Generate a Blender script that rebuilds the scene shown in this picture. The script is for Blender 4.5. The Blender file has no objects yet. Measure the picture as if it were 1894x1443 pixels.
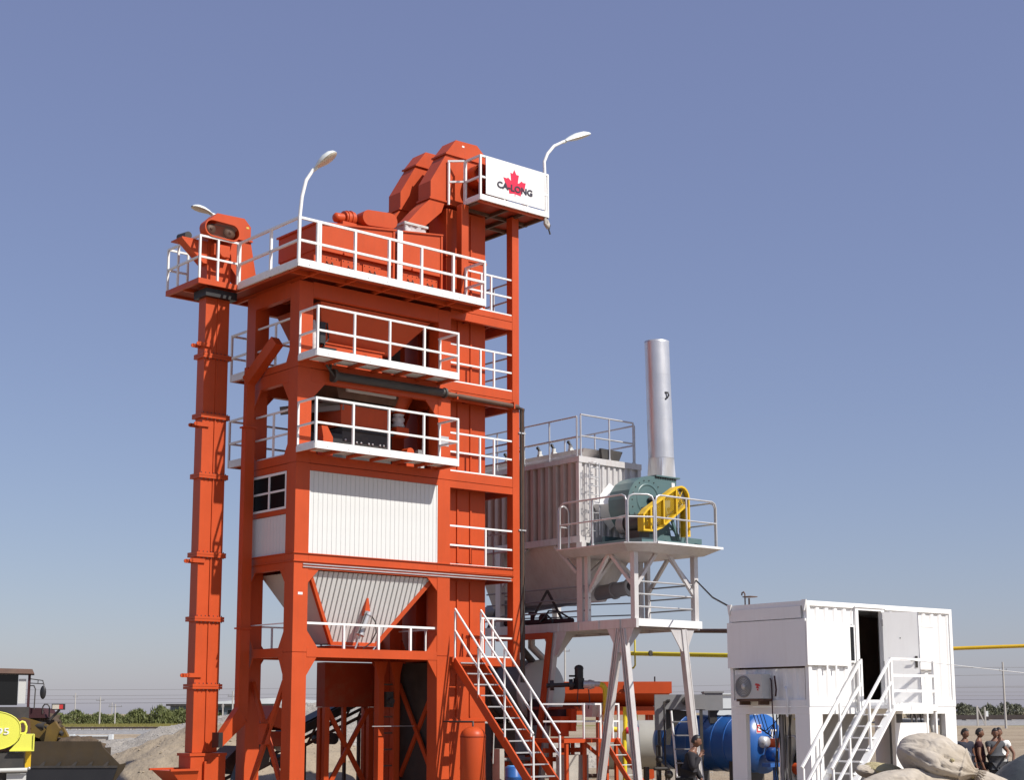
import bpy, bmesh, math, random
from mathutils import Vector, Matrix, noise
random.seed(7)
scene = bpy.context.scene
COL = scene.collection
R = math.radians

# ------------------------------------------------------------------ camera
cam_d = bpy.data.cameras.new("camera")
cam = bpy.data.objects.new("camera", cam_d)
COL.objects.link(cam)
pitch, roll = R(9.5126), R(-0.1238)
fw = Vector((0, math.cos(pitch), math.sin(pitch)))
up = Vector((0, -math.sin(pitch), math.cos(pitch)))
rt = Vector((1, 0, 0))
RT = rt * math.cos(roll) + up * math.sin(roll)
UP = up * math.cos(roll) - rt * math.sin(roll)
m = Matrix((RT, UP, -fw)).transposed().to_4x4()
m.translation = Vector((0, 0, 2.2))
cam.matrix_world = m
cam_d.sensor_width = 36.0
cam_d.lens = 2840.6 / 1894 * 36.0
cam_d.shift_x = 0.0037
cam_d.shift_y = 0.0642
cam_d.clip_start = 0.5
cam_d.clip_end = 9000
scene.camera = cam
scene.render.resolution_x = 1024
scene.render.resolution_y = 781

# ------------------------------------------------------------------ sky and sun
SUN_EL, SUN_AZ = R(46.0), R(122.7)
SUN = Vector((math.sin(SUN_AZ) * math.cos(SUN_EL), math.cos(SUN_AZ) * math.cos(SUN_EL), math.sin(SUN_EL)))
world = bpy.data.worlds.new("World")
scene.world = world
world.use_nodes = True
nt = world.node_tree
nt.nodes.clear()
out = nt.nodes.new("ShaderNodeOutputWorld")
bg = nt.nodes.new("ShaderNodeBackground")
sky = nt.nodes.new("ShaderNodeTexSky")
sky.sky_type = 'NISHITA'
sky.sun_disc = False
sky.sun_elevation = SUN_EL
sky.sun_rotation = SUN_AZ
sky.air_density = 1.0
sky.dust_density = 0.7
sky.ozone_density = 3.0
sky.altitude = 0
# a hazy summer sky: the Nishita colours pulled a little towards violet and lifted by an even veil of haze
tint = nt.nodes.new("ShaderNodeMix")
tint.data_type = 'RGBA'
tint.blend_type = 'MULTIPLY'
tint.inputs['Factor'].default_value = 1.0
tint.inputs[7].default_value = (0.70, 0.66, 0.60, 1)
veil = nt.nodes.new("ShaderNodeMix")
veil.data_type = 'RGBA'
veil.blend_type = 'ADD'
veil.inputs['Factor'].default_value = 1.0
veil.inputs[7].default_value = (1.10, 1.15, 2.35, 1)
nt.links.new(sky.outputs[0], tint.inputs[6])
nt.links.new(tint.outputs[2], veil.inputs[6])
nt.links.new(veil.outputs[2], bg.inputs['Color'])
bg.inputs['Strength'].default_value = 0.09
nt.links.new(bg.outputs[0], out.inputs['Surface'])

sun_d = bpy.data.lights.new("sun", 'SUN')
sun_d.energy = 5.0
sun_d.angle = R(0.53)
sun_d.color = (1.0, 0.95, 0.87)
sun = bpy.data.objects.new("sun", sun_d)
sun.rotation_euler = (-SUN).to_track_quat('-Z', 'Y').to_euler()
sun.location = SUN * 60
COL.objects.link(sun)

scene.view_settings.view_transform = 'Standard'
scene.view_settings.look = 'None'
scene.view_settings.exposure = 0.15
scene.view_settings.gamma = 1.0
scene.view_settings.use_curve_mapping = False


# ------------------------------------------------------------------ geometry helper
class MB:
    def __init__(s):
        s.v, s.f, s.sm = [], [], []

    def add(s, vs, fs, smooth=False):
        n = len(s.v)
        s.v += [tuple(p) for p in vs]
        s.f += [tuple(i + n for i in f) for f in fs]
        s.sm += [smooth] * len(fs)
        return s

    def hexa(s, p):
        return s.add(p, [(0, 3, 2, 1), (4, 5, 6, 7), (0, 1, 5, 4), (1, 2, 6, 5), (2, 3, 7, 6), (3, 0, 4, 7)])

    def box(s, x0, x1, y0, y1, z0, z1):
        return s.hexa([(x0, y0, z0), (x1, y0, z0), (x1, y1, z0), (x0, y1, z0),
                       (x0, y0, z1), (x1, y0, z1), (x1, y1, z1), (x0, y1, z1)])

    def bar(s, p, q, w, h, upv=(0, 0, 1)):
        p, q = Vector(p), Vector(q)
        d = (q - p).normalized()
        u = Vector(upv)
        if abs(d.dot(u)) > 0.98:
            u = Vector((0, 1, 0))
        sd = d.cross(u).normalized() * (w / 2)
        u = sd.cross(d).normalized() * (h / 2)
        return s.hexa([p - sd - u, p + sd - u, p + sd + u, p - sd + u,
                       q - sd - u, q + sd - u, q + sd + u, q - sd + u])

    def frustum(s, r0, z0, r1, z1):
        a, b, c, d = r0
        e, f, g, h = r1
        return s.hexa([(a, c, z0), (b, c, z0), (b, d, z0), (a, d, z0),
                       (e, g, z1), (f, g, z1), (f, h, z1), (e, h, z1)])

    def path(s, pts, r, n=8, caps=True):
        P = [Vector(p) for p in pts]
        rs = r if isinstance(r, (list, tuple)) else [r] * len(P)
        rings = []
        t0 = (P[1] - P[0]).normalized()
        ref = Vector((0, 0, 1)) if abs(t0.z) < 0.9 else Vector((1, 0, 0))
        nrm = t0.cross(ref).normalized()
        for i, p in enumerate(P):
            a = (P[i] - P[i - 1]).normalized() if i else t0
            b = (P[i + 1] - P[i]).normalized() if i < len(P) - 1 else a
            t = (a + b)
            t = t.normalized() if t.length > 1e-6 else a
            nrm = (nrm - t * nrm.dot(t))
            nrm = nrm.normalized() if nrm.length > 1e-6 else t.orthogonal().normalized()
            bi = t.cross(nrm)
            k = 1.0 / max(0.5, a.dot(t))
            rings.append([p + (nrm * math.cos(2 * math.pi * j / n) + bi * math.sin(2 * math.pi * j / n)) * rs[i] * (k if n > 4 else 1) for j in range(n)])
        vs = [v for g in rings for v in g]
        fs = []
        for i in range(len(P) - 1):
            for j in range(n):
                k = (j + 1) % n
                fs.append((i * n + j, i * n + k, (i + 1) * n + k, (i + 1) * n + j))
        s.add(vs, fs, n > 5)
        if caps:
            s.add(rings[0], [tuple(range(n))[::-1]])
            s.add(rings[-1], [tuple(range(n))])
        return s

    def tube(s, p, q, r, n=10, r2=None, caps=True):
        return s.path([p, q], [r, r if r2 is None else r2], n, caps)

    def prism(s, poly, axis, a0, a1):
        n = len(poly)
        if axis == 'x':
            g = lambda u, v, w: (w, u, v)
        elif axis == 'y':
            g = lambda u, v, w: (u, w, v)
        else:
            g = lambda u, v, w: (u, v, w)
        vs = [g(u, v, a0) for u, v in poly] + [g(u, v, a1) for u, v in poly]
        fs = [tuple(range(n))[::-1], tuple(range(n, 2 * n))]
        fs += [(i, (i + 1) % n, n + (i + 1) % n, n + i) for i in range(n)]
        return s.add(vs, fs)

    def sheet(s, poly, axis, a0, a1):
        """profile strip (open) extruded along axis"""
        n = len(poly)
        g = {'x': lambda u, v, w: (w, u, v), 'y': lambda u, v, w: (u, w, v), 'z': lambda u, v, w: (u, v, w)}[axis]
        vs = [g(u, v, a0) for u, v in poly] + [g(u, v, a1) for u, v in poly]
        return s.add(vs, [(i, i + 1, n + i + 1, n + i) for i in range(n - 1)])

    def lathe(s, prof, c, axis='z', n=20, smooth=True):
        c = Vector(c)
        A = {'x': (Vector((0, 1, 0)), Vector((0, 0, 1)), Vector((1, 0, 0))),
             'y': (Vector((1, 0, 0)), Vector((0, 0, 1)), Vector((0, 1, 0))),
             'z': (Vector((1, 0, 0)), Vector((0, 1, 0)), Vector((0, 0, 1)))}
        e1, e2, e3 = A[axis] if isinstance(axis, str) else axis
        vs = []
        for r, h in prof:
            for j in range(n):
                t = 2 * math.pi * j / n
                vs.append(c + e1 * (r * math.cos(t)) + e2 * (r * math.sin(t)) + e3 * h)
        fs = []
        for i in range(len(prof) - 1):
            for j in range(n):
                k = (j + 1) % n
                fs.append((i * n + j, i * n + k, (i + 1) * n + k, (i + 1) * n + j))
        return s.add(vs, fs, smooth)

    def ball(s, c, rx, ry, rz, n=12, m=8):
        vs, fs = [], []
        for i in range(m + 1):
            t = math.pi * i / m
            for j in range(n):
                u = 2 * math.pi * j / n
                vs.append((c[0] + rx * math.sin(t) * math.cos(u), c[1] + ry * math.sin(t) * math.sin(u), c[2] + rz * math.cos(t)))
        for i in range(m):
            for j in range(n):
                k = (j + 1) % n
                fs.append((i * n + j, (i + 1) * n + j, (i + 1) * n + k, i * n + k))
        return s.add(vs, fs, True)

    def mesh(s, name, mat, base=(0, 0, 0)):
        me = bpy.data.meshes.new(name)
        b = base
        me.from_pydata([(v[0] - b[0], v[1] - b[1], v[2] - b[2]) for v in s.v], [], s.f)
        me.polygons.foreach_set('use_smooth', s.sm)
        if mat:
            me.materials.append(mat)
        me.update()
        return me


class Frame:
    def __init__(s, x, y, deg, z=0.0):
        s.o = Vector((x, y, z))
        s.rot = R(deg)
        s.M = Matrix.Rotation(s.rot, 3, 'Z')

    def w(s, p):
        return s.o + s.M @ Vector(p)


T = Frame(-5.18, 37.0, 40.552)      # the mixing plant
K = Frame(6.57, 34.0, 38.14)        # the white cabin
W = Frame(0, 0, 0)


class Thing:
    def __init__(s, name, label, cat, fr, base, group=None, kind=None):
        s.fr, s.base = fr, base
        s.e = bpy.data.objects.new(name, None)
        s.e.empty_display_size = 0.2
        s.e.location = fr.w(base)
        s.e.rotation_euler = (0, 0, fr.rot)
        s.e['label'] = label
        s.e['category'] = cat
        if group:
            s.e['group'] = group
        COL.objects.link(s.e)

    def part(s, name, mb, mat, parent=None, label=None, kind=None):
        o = bpy.data.objects.new(name, mb.mesh(name, mat, s.base))
        o.parent = parent or s.e
        COL.objects.link(o)
        if label:
            o['label'] = label
        if kind:
            o['kind'] = kind
        return o

    def share(s, name, me, loc, rot=(0, 0, 0), parent=None):
        o = bpy.data.objects.new(name, me)
        o.parent = parent or s.e
        o.location = (loc[0] - s.base[0], loc[1] - s.base[1], loc[2] - s.base[2])
        o.rotation_euler = rot
        COL.objects.link(o)
        return o


def single(name, mb, mat, label=None, cat=None, group=None, kind=None, fr=W, base=(0, 0, 0)):
    o = bpy.data.objects.new(name, mb.mesh(name, mat, base))
    o.location = fr.w(base)
    o.rotation_euler = (0, 0, fr.rot)
    if label:
        o['label'] = label
    if cat:
        o['category'] = cat
    if group:
        o['group'] = group
    if kind:
        o['kind'] = kind
    COL.objects.link(o)
    return o


def copy_tree(o, parent=None):
    c = o.copy()
    COL.objects.link(c)
    if parent:
        c.parent = parent
    for ch in list(o.children):
        copy_tree(ch, c)
    return c


# ------------------------------------------------------------------ materials
def mat(name, col, rough=0.5, metal=0.0, var=0.12, vscale=1.5, dirt=0.0, dirtcol=(0.16, 0.12, 0.09), streak=False, bump=0.0, bscale=30, spec=0.5, world=False):
    m = bpy.data.materials.new(name)
    m.use_nodes = True
    n = m.node_tree
    b = n.nodes['Principled BSDF']
    tc = n.nodes.new('ShaderNodeTexCoord')
    geo = n.nodes.new('ShaderNodeNewGeometry')
    src = geo.outputs['Position'] if world else tc.outputs['Object']
    no = n.nodes.new('ShaderNodeTexNoise')
    no.inputs['Scale'].default_value = vscale
    no.inputs['Detail'].default_value = 6
    no.inputs['Roughness'].default_value = 0.6
    n.links.new(src, no.inputs['Vector'])
    mr = n.nodes.new('ShaderNodeMapRange')
    mr.inputs['From Min'].default_value = 0.25
    mr.inputs['From Max'].default_value = 0.75
    mr.inputs['To Min'].default_value = 1 - var
    mr.inputs['To Max'].default_value = 1 + var * 0.6
    n.links.new(no.outputs[0], mr.inputs['Value'])
    mx = n.nodes.new('ShaderNodeMix')
    mx.data_type = 'RGBA'
    mx.blend_type = 'MULTIPLY'
    mx.inputs['Factor'].default_value = 1
    mx.inputs[6].default_value = (*col, 1)
    n.links.new(mr.outputs[0], mx.inputs[7])
    last = mx.outputs[2]
    if dirt > 0:
        mp = n.nodes.new('ShaderNodeMapping')
        mp.inputs['Scale'].default_value = (7, 7, 0.7) if streak else (1, 1, 1)
        n.links.new(src, mp.inputs['Vector'])
        n2 = n.nodes.new('ShaderNodeTexNoise')
        n2.inputs['Scale'].default_value = 1.3 if streak else 2.3
        n2.inputs['Detail'].default_value = 8
        n2.inputs['Roughness'].default_value = 0.7
        n.links.new(mp.outputs[0], n2.inputs['Vector'])
        r2 = n.nodes.new('ShaderNodeMapRange')
        r2.inputs['From Min'].default_value = 0.48
        r2.inputs['From Max'].default_value = 0.78
        r2.inputs['To Max'].default_value = dirt
        n.links.new(n2.outputs[0], r2.inputs['Value'])
        m2 = n.nodes.new('ShaderNodeMix')
        m2.data_type = 'RGBA'
        n.links.new(r2.outputs[0], m2.inputs['Factor'])
        n.links.new(last, m2.inputs[6])
        m2.inputs[7].default_value = (*dirtcol, 1)
        last = m2.outputs[2]
    n.links.new(last, b.inputs['Base Color'])
    b.inputs['Metallic'].default_value = metal
    b.inputs['Specular IOR Level'].default_value = spec
    rr = n.nodes.new('ShaderNodeMapRange')
    rr.inputs['To Min'].default_value = max(0.05, rough - 0.12)
    rr.inputs['To Max'].default_value = min(1, rough + 0.12)
    n.links.new(no.outputs[0], rr.inputs['Value'])
    n.links.new(rr.outputs[0], b.inputs['Roughness'])
    if bump > 0:
        n3 = n.nodes.new('ShaderNodeTexNoise')
        n3.inputs['Scale'].default_value = bscale
        n3.inputs['Detail'].default_value = 5
        n.links.new(src, n3.inputs['Vector'])
        bp = n.nodes.new('ShaderNodeBump')
        bp.inputs['Strength'].default_value = bump
        bp.inputs['Distance'].default_value = 0.05
        n.links.new(n3.outputs[0], bp.inputs['Height'])
        n.links.new(bp.outputs[0], b.inputs['Normal'])
    return m


M = {}
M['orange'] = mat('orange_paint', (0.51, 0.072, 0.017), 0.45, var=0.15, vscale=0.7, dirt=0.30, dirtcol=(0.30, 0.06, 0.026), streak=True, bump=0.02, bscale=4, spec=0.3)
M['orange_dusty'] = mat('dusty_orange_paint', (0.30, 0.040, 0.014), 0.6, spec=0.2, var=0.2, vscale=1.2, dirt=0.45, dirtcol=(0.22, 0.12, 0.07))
M['white'] = mat('white_paint', (0.80, 0.80, 0.79), 0.4, var=0.05, vscale=2, dirt=0.2, dirtcol=(0.5, 0.47, 0.42))
M['board'] = mat('white_cladding', (0.66, 0.67, 0.66), 0.45, var=0.05, vscale=1.2, dirt=0.14, dirtcol=(0.45, 0.43, 0.38), streak=True)
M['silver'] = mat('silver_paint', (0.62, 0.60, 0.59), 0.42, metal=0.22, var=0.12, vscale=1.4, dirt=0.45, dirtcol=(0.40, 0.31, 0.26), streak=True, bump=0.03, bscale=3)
M['silver_reflect_tint'] = mat('reflect_tinted_silver', (0.46, 0.36, 0.315), 0.4, metal=0.2, var=0.15, vscale=1.4, dirt=0.5, dirtcol=(0.38, 0.26, 0.20), streak=True)  # orange tower's reflection on the shaded side wall painted in as brown base and streaks
M['stack'] = mat('stack_aluminium', (0.70, 0.70, 0.71), 0.36, metal=0.7, var=0.08, vscale=1.5, dirt=0.3, dirtcol=(0.42, 0.37, 0.33), streak=True, bump=0.03, bscale=2)
M['galv'] = mat('galvanised_steel', (0.55, 0.55, 0.56), 0.4, metal=0.5, var=0.12, vscale=3)
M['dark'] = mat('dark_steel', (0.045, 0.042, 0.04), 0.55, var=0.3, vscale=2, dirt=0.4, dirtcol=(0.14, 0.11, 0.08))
M['brown'] = mat('rusty_brown_steel', (0.11, 0.055, 0.035), 0.65, var=0.35, vscale=2.5, dirt=0.4, dirtcol=(0.2, 0.14, 0.09))
M['black'] = mat('black_rubber', (0.018, 0.018, 0.02), 0.5, var=0.2)
M['teal'] = mat('green_grey_paint', (0.085, 0.150, 0.155), 0.4, var=0.12, dirt=0.25, dirtcol=(0.2, 0.22, 0.2))
M['yellow'] = mat('yellow_paint', (0.66, 0.42, 0.015), 0.42, var=0.12, dirt=0.2, dirtcol=(0.3, 0.2, 0.05))
M['pipe_yellow'] = mat('gas_pipe_yellow', (0.74, 0.60, 0.03), 0.4, var=0.08, dirt=0.15)
M['lime'] = mat('lime_paint', (0.72, 0.72, 0.10), 0.4, var=0.05, dirt=0.08, dirtcol=(0.5, 0.45, 0.15))
M['cabin'] = mat('cabin_white', (0.86, 0.855, 0.84), 0.4, var=0.04, vscale=1.2, dirt=0.14, dirtcol=(0.55, 0.5, 0.45), streak=True)
M['grey'] = mat('grey_paint', (0.24, 0.24, 0.245), 0.5, var=0.12, dirt=0.25, dirtcol=(0.2, 0.18, 0.16))
M['lightgrey'] = mat('light_grey_plastic', (0.55, 0.56, 0.54), 0.5, var=0.05)
M['earth'] = mat('dark_earth', (0.085, 0.06, 0.04), 0.95, var=0.4, vscale=4, dirt=0.5, dirtcol=(0.16, 0.12, 0.08), bump=0.8, bscale=14)
M['drumgrey'] = mat('drum_shell_grey', (0.15, 0.14, 0.13), 0.6, var=0.2, dirt=0.4, dirtcol=(0.2, 0.16, 0.12))
M['tankgrey'] = mat('tank_grey', (0.33, 0.32, 0.29), 0.55, var=0.12, dirt=0.3, dirtcol=(0.25, 0.22, 0.18))
M['blue'] = mat('blue_paint', (0.025, 0.115, 0.38), 0.32, var=0.1, dirt=0.12, dirtcol=(0.1, 0.14, 0.2))
M['skyblue'] = mat('bright_blue_plastic', (0.10, 0.33, 0.78), 0.4, var=0.05)
M['red'] = mat('sign_red', (0.62, 0.015, 0.06), 0.45, var=0.03)
M['ink'] = mat('sign_ink', (0.03, 0.025, 0.045), 0.5, var=0.03)
M['warn'] = mat('warning_red', (0.6, 0.05, 0.05), 0.5, var=0.05)
M['glass'] = mat('dark_glass', (0.010, 0.011, 0.012), 0.14, var=0.1, spec=0.35)
M['blackpane'] = mat('black_pane', (0.006, 0.006, 0.007), 0.5, var=0.1, spec=0.08)
M['cream_glass'] = mat('lamp_glass', (0.62, 0.58, 0.48), 0.25, var=0.1)
M['lampshell'] = mat('lamp_shell', (0.70, 0.74, 0.72), 0.4, var=0.05)
M['concrete'] = mat('concrete', (0.42, 0.39, 0.35), 0.85, var=0.18, vscale=3, bump=0.1)
M['stone'] = mat('crushed_stone', (0.30, 0.29, 0.28), 0.9, var=0.3, vscale=5)
M['cloth_grey'] = mat('pale_canvas', (0.55, 0.54, 0.55), 0.8, var=0.2, vscale=9, bump=0.4, bscale=14)
M['loader'] = mat('loader_ochre', (0.16, 0.10, 0.018), 0.55, var=0.25, vscale=2, dirt=0.6, dirtcol=(0.10, 0.075, 0.05))
M['bucket'] = mat('worn_bucket_steel', (0.055, 0.038, 0.018), 0.6, var=0.3, vscale=2, dirt=0.5, dirtcol=(0.05, 0.045, 0.04))
M['bld'] = mat('far_building_grey', (0.13, 0.16, 0.19), 0.8, var=0.15, vscale=0.3)
M['bldwhite'] = mat('far_building_white', (0.62, 0.66, 0.68), 0.7, var=0.08, vscale=0.3)
M['pole'] = mat('concrete_pole', (0.45, 0.43, 0.40), 0.8, var=0.1)
M['tarp'] = mat('dark_tarpaulin', (0.050, 0.058, 0.062), 0.55, var=0.25, vscale=3, bump=0.3, bscale=9)
M['skin'] = mat('skin', (0.19, 0.088, 0.052), 0.5, var=0.06, vscale=8)
M['hair'] = mat('black_hair', (0.012, 0.010, 0.010), 0.5, var=0.3, vscale=30)
M['navy'] = mat('navy_cloth', (0.014, 0.016, 0.032), 0.85, var=0.2, vscale=8)
M['blackcloth'] = mat('black_cloth', (0.014, 0.012, 0.016), 0.85, var=0.2, vscale=8)
M['greycloth'] = mat('grey_cloth', (0.06, 0.063, 0.072), 0.85, var=0.15, vscale=8)
M['whitecloth'] = mat('white_cloth', (0.75, 0.75, 0.73), 0.8, var=0.06, vscale=8)
M['trouser'] = mat('dark_trouser_cloth', (0.03, 0.03, 0.035), 0.85, var=0.2, vscale=8)
M['maroon'] = mat('dark_maroon_cloth', (0.05, 0.014, 0.018), 0.85, var=0.2, vscale=8)
M['bushgreen'] = mat('leaf_green', (0.13, 0.15, 0.045), 0.7, var=0.5, vscale=0.8, world=True)
M['treegreen'] = mat('dull_leaf_green', (0.12, 0.125, 0.08), 0.75, var=0.4, vscale=0.5, world=True)
M['grass'] = mat('dry_grass', (0.24, 0.22, 0.06), 0.8, var=0.4, vscale=0.7, world=True)
M['bark'] = mat('bark', (0.09, 0.07, 0.05), 0.9, var=0.2)
M['sackcloth'] = mat('sack_canvas', (0.46, 0.41, 0.345), 0.85, var=0.14, vscale=3, dirt=0.35, dirtcol=(0.28, 0.235, 0.16), bump=0.12, bscale=40)
M['jute'] = mat('jute_sack', (0.42, 0.36, 0.20), 0.9, var=0.2, vscale=5, bump=0.4, bscale=40)
M['plate'] = mat('data_plate', (0.5, 0.5, 0.52), 0.4, metal=0.3, var=0.1)
M['sticker'] = mat('yellow_sticker', (0.6, 0.45, 0.08), 0.5, var=0.1)
M['ballast'] = mat('track_ballast', (0.26, 0.255, 0.25), 0.9, var=0.35, vscale=2.5, world=True)
M['rail'] = mat('rail_steel', (0.05, 0.035, 0.03), 0.6, var=0.2)


def sackmat(name, col, dark):
    m = bpy.data.materials.new(name)
    m.use_nodes = True
    n = m.node_tree
    b = n.nodes['Principled BSDF']
    b.inputs['Roughness'].default_value = .85
    b.inputs['Specular IOR Level'].default_value = .2
    tc = n.nodes.new('ShaderNodeTexCoord')

    def ns(sc, scale, det, dist=0.0):
        mp = n.nodes.new('ShaderNodeMapping')
        mp.inputs['Scale'].default_value = sc
        n.links.new(tc.outputs['Object'], mp.inputs['Vector'])
        x = n.nodes.new('ShaderNodeTexNoise')
        x.inputs['Scale'].default_value = scale
        x.inputs['Detail'].default_value = det
        x.inputs['Distortion'].default_value = dist
        n.links.new(mp.outputs[0], x.inputs['Vector'])
        return x.outputs[0]

    def ridge(sock, wid):
        a = n.nodes.new('ShaderNodeMath')
        a.operation = 'SUBTRACT'
        n.links.new(sock, a.inputs[0])
        a.inputs[1].default_value = .5
        c = n.nodes.new('ShaderNodeMath')
        c.operation = 'ABSOLUTE'
        n.links.new(a.outputs[0], c.inputs[0])
        r = n.nodes.new('ShaderNodeMapRange')
        r.interpolation_type = 'SMOOTHSTEP'
        r.inputs['From Max'].default_value = wid
        n.links.new(c.outputs[0], r.inputs['Value'])
        return r.outputs[0]
    h1 = ridge(ns((.55, 1, 1), 3.0, 2, .8), .10)
    h2 = ridge(ns((.8, 1.3, 1.3), 6.5, 2, 1.2), .12)
    b1 = n.nodes.new('ShaderNodeBump')
    b1.inputs['Strength'].default_value = .22
    b1.inputs['Distance'].default_value = .05
    n.links.new(h1, b1.inputs['Height'])
    b2 = n.nodes.new('ShaderNodeBump')
    b2.inputs['Strength'].default_value = .12
    b2.inputs['Distance'].default_value = .025
    n.links.new(h2, b2.inputs['Height'])
    n.links.new(b1.outputs[0], b2.inputs['Normal'])
    n.links.new(b2.outputs[0], b.inputs['Normal'])
    mr = n.nodes.new('ShaderNodeMapRange')
    mr.inputs['From Min'].default_value = .35
    mr.inputs['From Max'].default_value = .72
    n.links.new(ns((1, 1, 1), 2.4, 7), mr.inputs['Value'])
    mx = n.nodes.new('ShaderNodeMix')
    mx.data_type = 'RGBA'
    n.links.new(mr.outputs[0], mx.inputs['Factor'])
    mx.inputs[6].default_value = (*col, 1)
    mx.inputs[7].default_value = (*dark, 1)
    n.links.new(mx.outputs[2], b.inputs['Base Color'])
    return m


M['sackcloth'] = sackmat('sack_canvas', (.48, .43, .365), (.36, .305, .235))


def railing(th, pts, z, posts, h=1.2, mid=(0.62,), w=0.05, toe=0.0, m='white', rnd=False, toe_t=0.035, foot=0.0, strip=False):
    """rails along the polyline pts (x, y); posts = list of (x, y)"""
    mm = M[m]
    for k, zz in enumerate([h] + list(mid)):
        for a, b in zip(pts, pts[1:]):
            mb = MB()
            p, q = (a[0], a[1], z + zz), (b[0], b[1], z + zz)
            if rnd:
                mb.tube(p, q, w / 2, 8)
            else:
                d = (Vector(q) - Vector(p)).normalized() * (w / 2 * (0.98 if k == 0 else 0.2))
                mb.bar(Vector(p) - d, Vector(q) + d, w, w)
            th.part('top_rail' if k == 0 else 'mid_rail', mb, mm)
    for (x, y) in posts:
        mb = MB()
        if rnd:
            mb.tube((x, y, z + foot), (x, y, z + h - w * 0.4), w / 2, 8)
            mb.tube((x, y, z + foot), (x, y, z + foot + 0.06), w * 0.8, 8)
        else:
            mb.box(x - w / 2, x + w / 2, y - w / 2 - 0.003, y + w / 2 + 0.003, z + foot, z + h - w / 2 + 0.001)
        th.part('post', mb, mm)
    if toe > 0:
        for a, b in zip(pts, pts[1:]):
            mb = MB()
            d = (Vector((b[0], b[1], 0)) - Vector((a[0], a[1], 0)))
            L = d.length
            d.normalize()
            nrm = Vector((d.y, -d.x, 0)) * 0.012
            p = Vector((a[0], a[1], z + toe * 0.36)) + nrm
            q = Vector((b[0], b[1], z + toe * 0.36)) + nrm
            mb.bar(p, q, toe_t + 0.02, toe * 0.72)
            p.z = q.z = z + toe * 0.86
            mb.bar(p - nrm, q - nrm, toe_t, toe * 0.28 - 0.004)
            nb = max(2, int(L / 0.55))
            for i in range(nb):
                c = p + (q - p) * ((i + 0.5) / nb)
                c.z = z + toe * 0.36
                c += nrm * (0.03 / 0.012)
                mb.ball(c, 0.016, 0.016, 0.016, 6, 4)
            th.part('toe_board', mb, mm)
O, WH = M['orange'], M['white']
TW, TD, CW = 4.80, 2.47, 0.41

# ================================================================== mixing tower
tw = Thing('mixing_tower', 'tall orange steel mixing tower with a white panelled middle storey', 'industrial tower', T, (2.4, 1.2, 0))
seams = [0.0, 3.65, 5.84, 8.27, 10.66, 12.86]
corners = [(0, 0), (TW - CW, 0), (0, TD - CW), (TW - CW, TD - CW)]
for a, b in zip(seams, seams[1:]):
    for (x, y) in corners:
        mb = MB()
        mb.box(x, x + CW, y, y + CW, a + 0.008, b - 0.008)
        mb.box(x + 0.02, x + CW - 0.02, y + 0.02, y + CW - 0.02, b - 0.009, b + 0.009)
        tw.part('corner_post', mb, O)


def beams(z0, z1, ledge=False):
    e = 0.004
    mb = MB().box(CW + e, TW - CW - e, 0.0, 0.16, z0, z1)
    tw.part('beam', mb, O)
    tw.part('beam', MB().box(CW + e, TW - CW - e, TD - 0.16, TD, z0, z1), O)
    tw.part('beam', MB().box(0.0, 0.16, CW + e, TD - CW - e, z0, z1), O)
    tw.part('beam', MB().box(TW - 0.16, TW, CW + e, TD - CW - e, z0, z1), O)


def gusset(front, left_, z, upw, wx=0.34, hz=0.36):
    """triangular corner plates, front face or left face; upw: +1 sits above z, -1 hangs below z"""
    s = upw
    if front:
        for (x, d) in ((CW, 1), (TW - CW, -1)):
            tw.part('gusset', MB().prism([(x, z), (x + d * wx, z), (x, z + s * hz)], 'y', 0.012, 0.05), O)
    if left_:
        for (y, d) in ((CW, 1), (TD - CW, -1)):
            tw.part('gusset', MB().prism([(y, z), (y + d * wx * 0.75, z), (y, z + s * hz)], 'x', 0.012, 0.05), O)
        for (y, d) in ((CW, 1), (TD - CW, -1)):
            tw.part('gusset', MB().prism([(y, z), (y + d * wx * 0.75, z), (y, z + s * hz)], 'x', TW - 0.05, TW - 0.012), O)
        for (x, d) in ((CW, 1), (TW - CW, -1)):
            tw.part('gusset', MB().prism([(x, z), (x + d * wx, z), (x, z + s * hz)], 'y', TD - 0.05, TD - 0.012), O)


beams(3.54, 3.76)
gusset(True, True, 3.54, -1, 0.30, 0.46)
gusset(True, True, 3.76, 1, 0.32, 0.42)
beams(5.66, 5.83)
beams(5.855, 6.03)
gusset(True, True, 5.66, -1, 0.32, 0.34)
beams(8.10, 8.262)
beams(8.278, 8.50)
gusset(True, True, 8.50, 1, 0.22, 0.30)
beams(10.33, 10.652)
beams(10.668, 10.84)
gusset(True, True, 10.33, -1, 0.42, 0.46)
gusset(True, True, 10.84, 1, 0.22, 0.34)
beams(12.50, 12.88)
# projecting ledge round the panelled storey
for z in (6.03, 5.833):
    mb = MB().box(-0.035, 7.0, -0.035, -0.002, z, z + 0.02)
    mb.box(-0.035, -0.002, -0.002, TD, z, z + 0.02)
    tw.part('ledge', mb, O)
tw.part('ledge', MB().box(0.25, 6.9, -0.028, -0.003, 5.765, 5.79).box(0.25, 6.9, -0.028, -0.003, 5.70, 5.725), M['galv'])
# floors
for z in (3.70, 5.845, 8.44, 10.78):
    tw.part('floor_plate', MB().box(0.17, TW - 0.17, 0.17, TD - 0.17, z, z + 0.03), M['orange_dusty'])

# ---- panelled storey: upright boards, window
NBX = 29
bw = (TW - 2 * CW) / NBX


def board(w, h, t):
    mb = MB()
    a = w * 0.045
    mb.prism([(-w / 2 + a * 0.2, 0.012), (-w / 2 + a, 0), (w / 2 - a, 0), (w / 2 - a * 0.2, 0.012), (w / 2 - a * 0.2, t), (-w / 2 + a * 0.2, t)], 'z', 0, h)
    return mb


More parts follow.
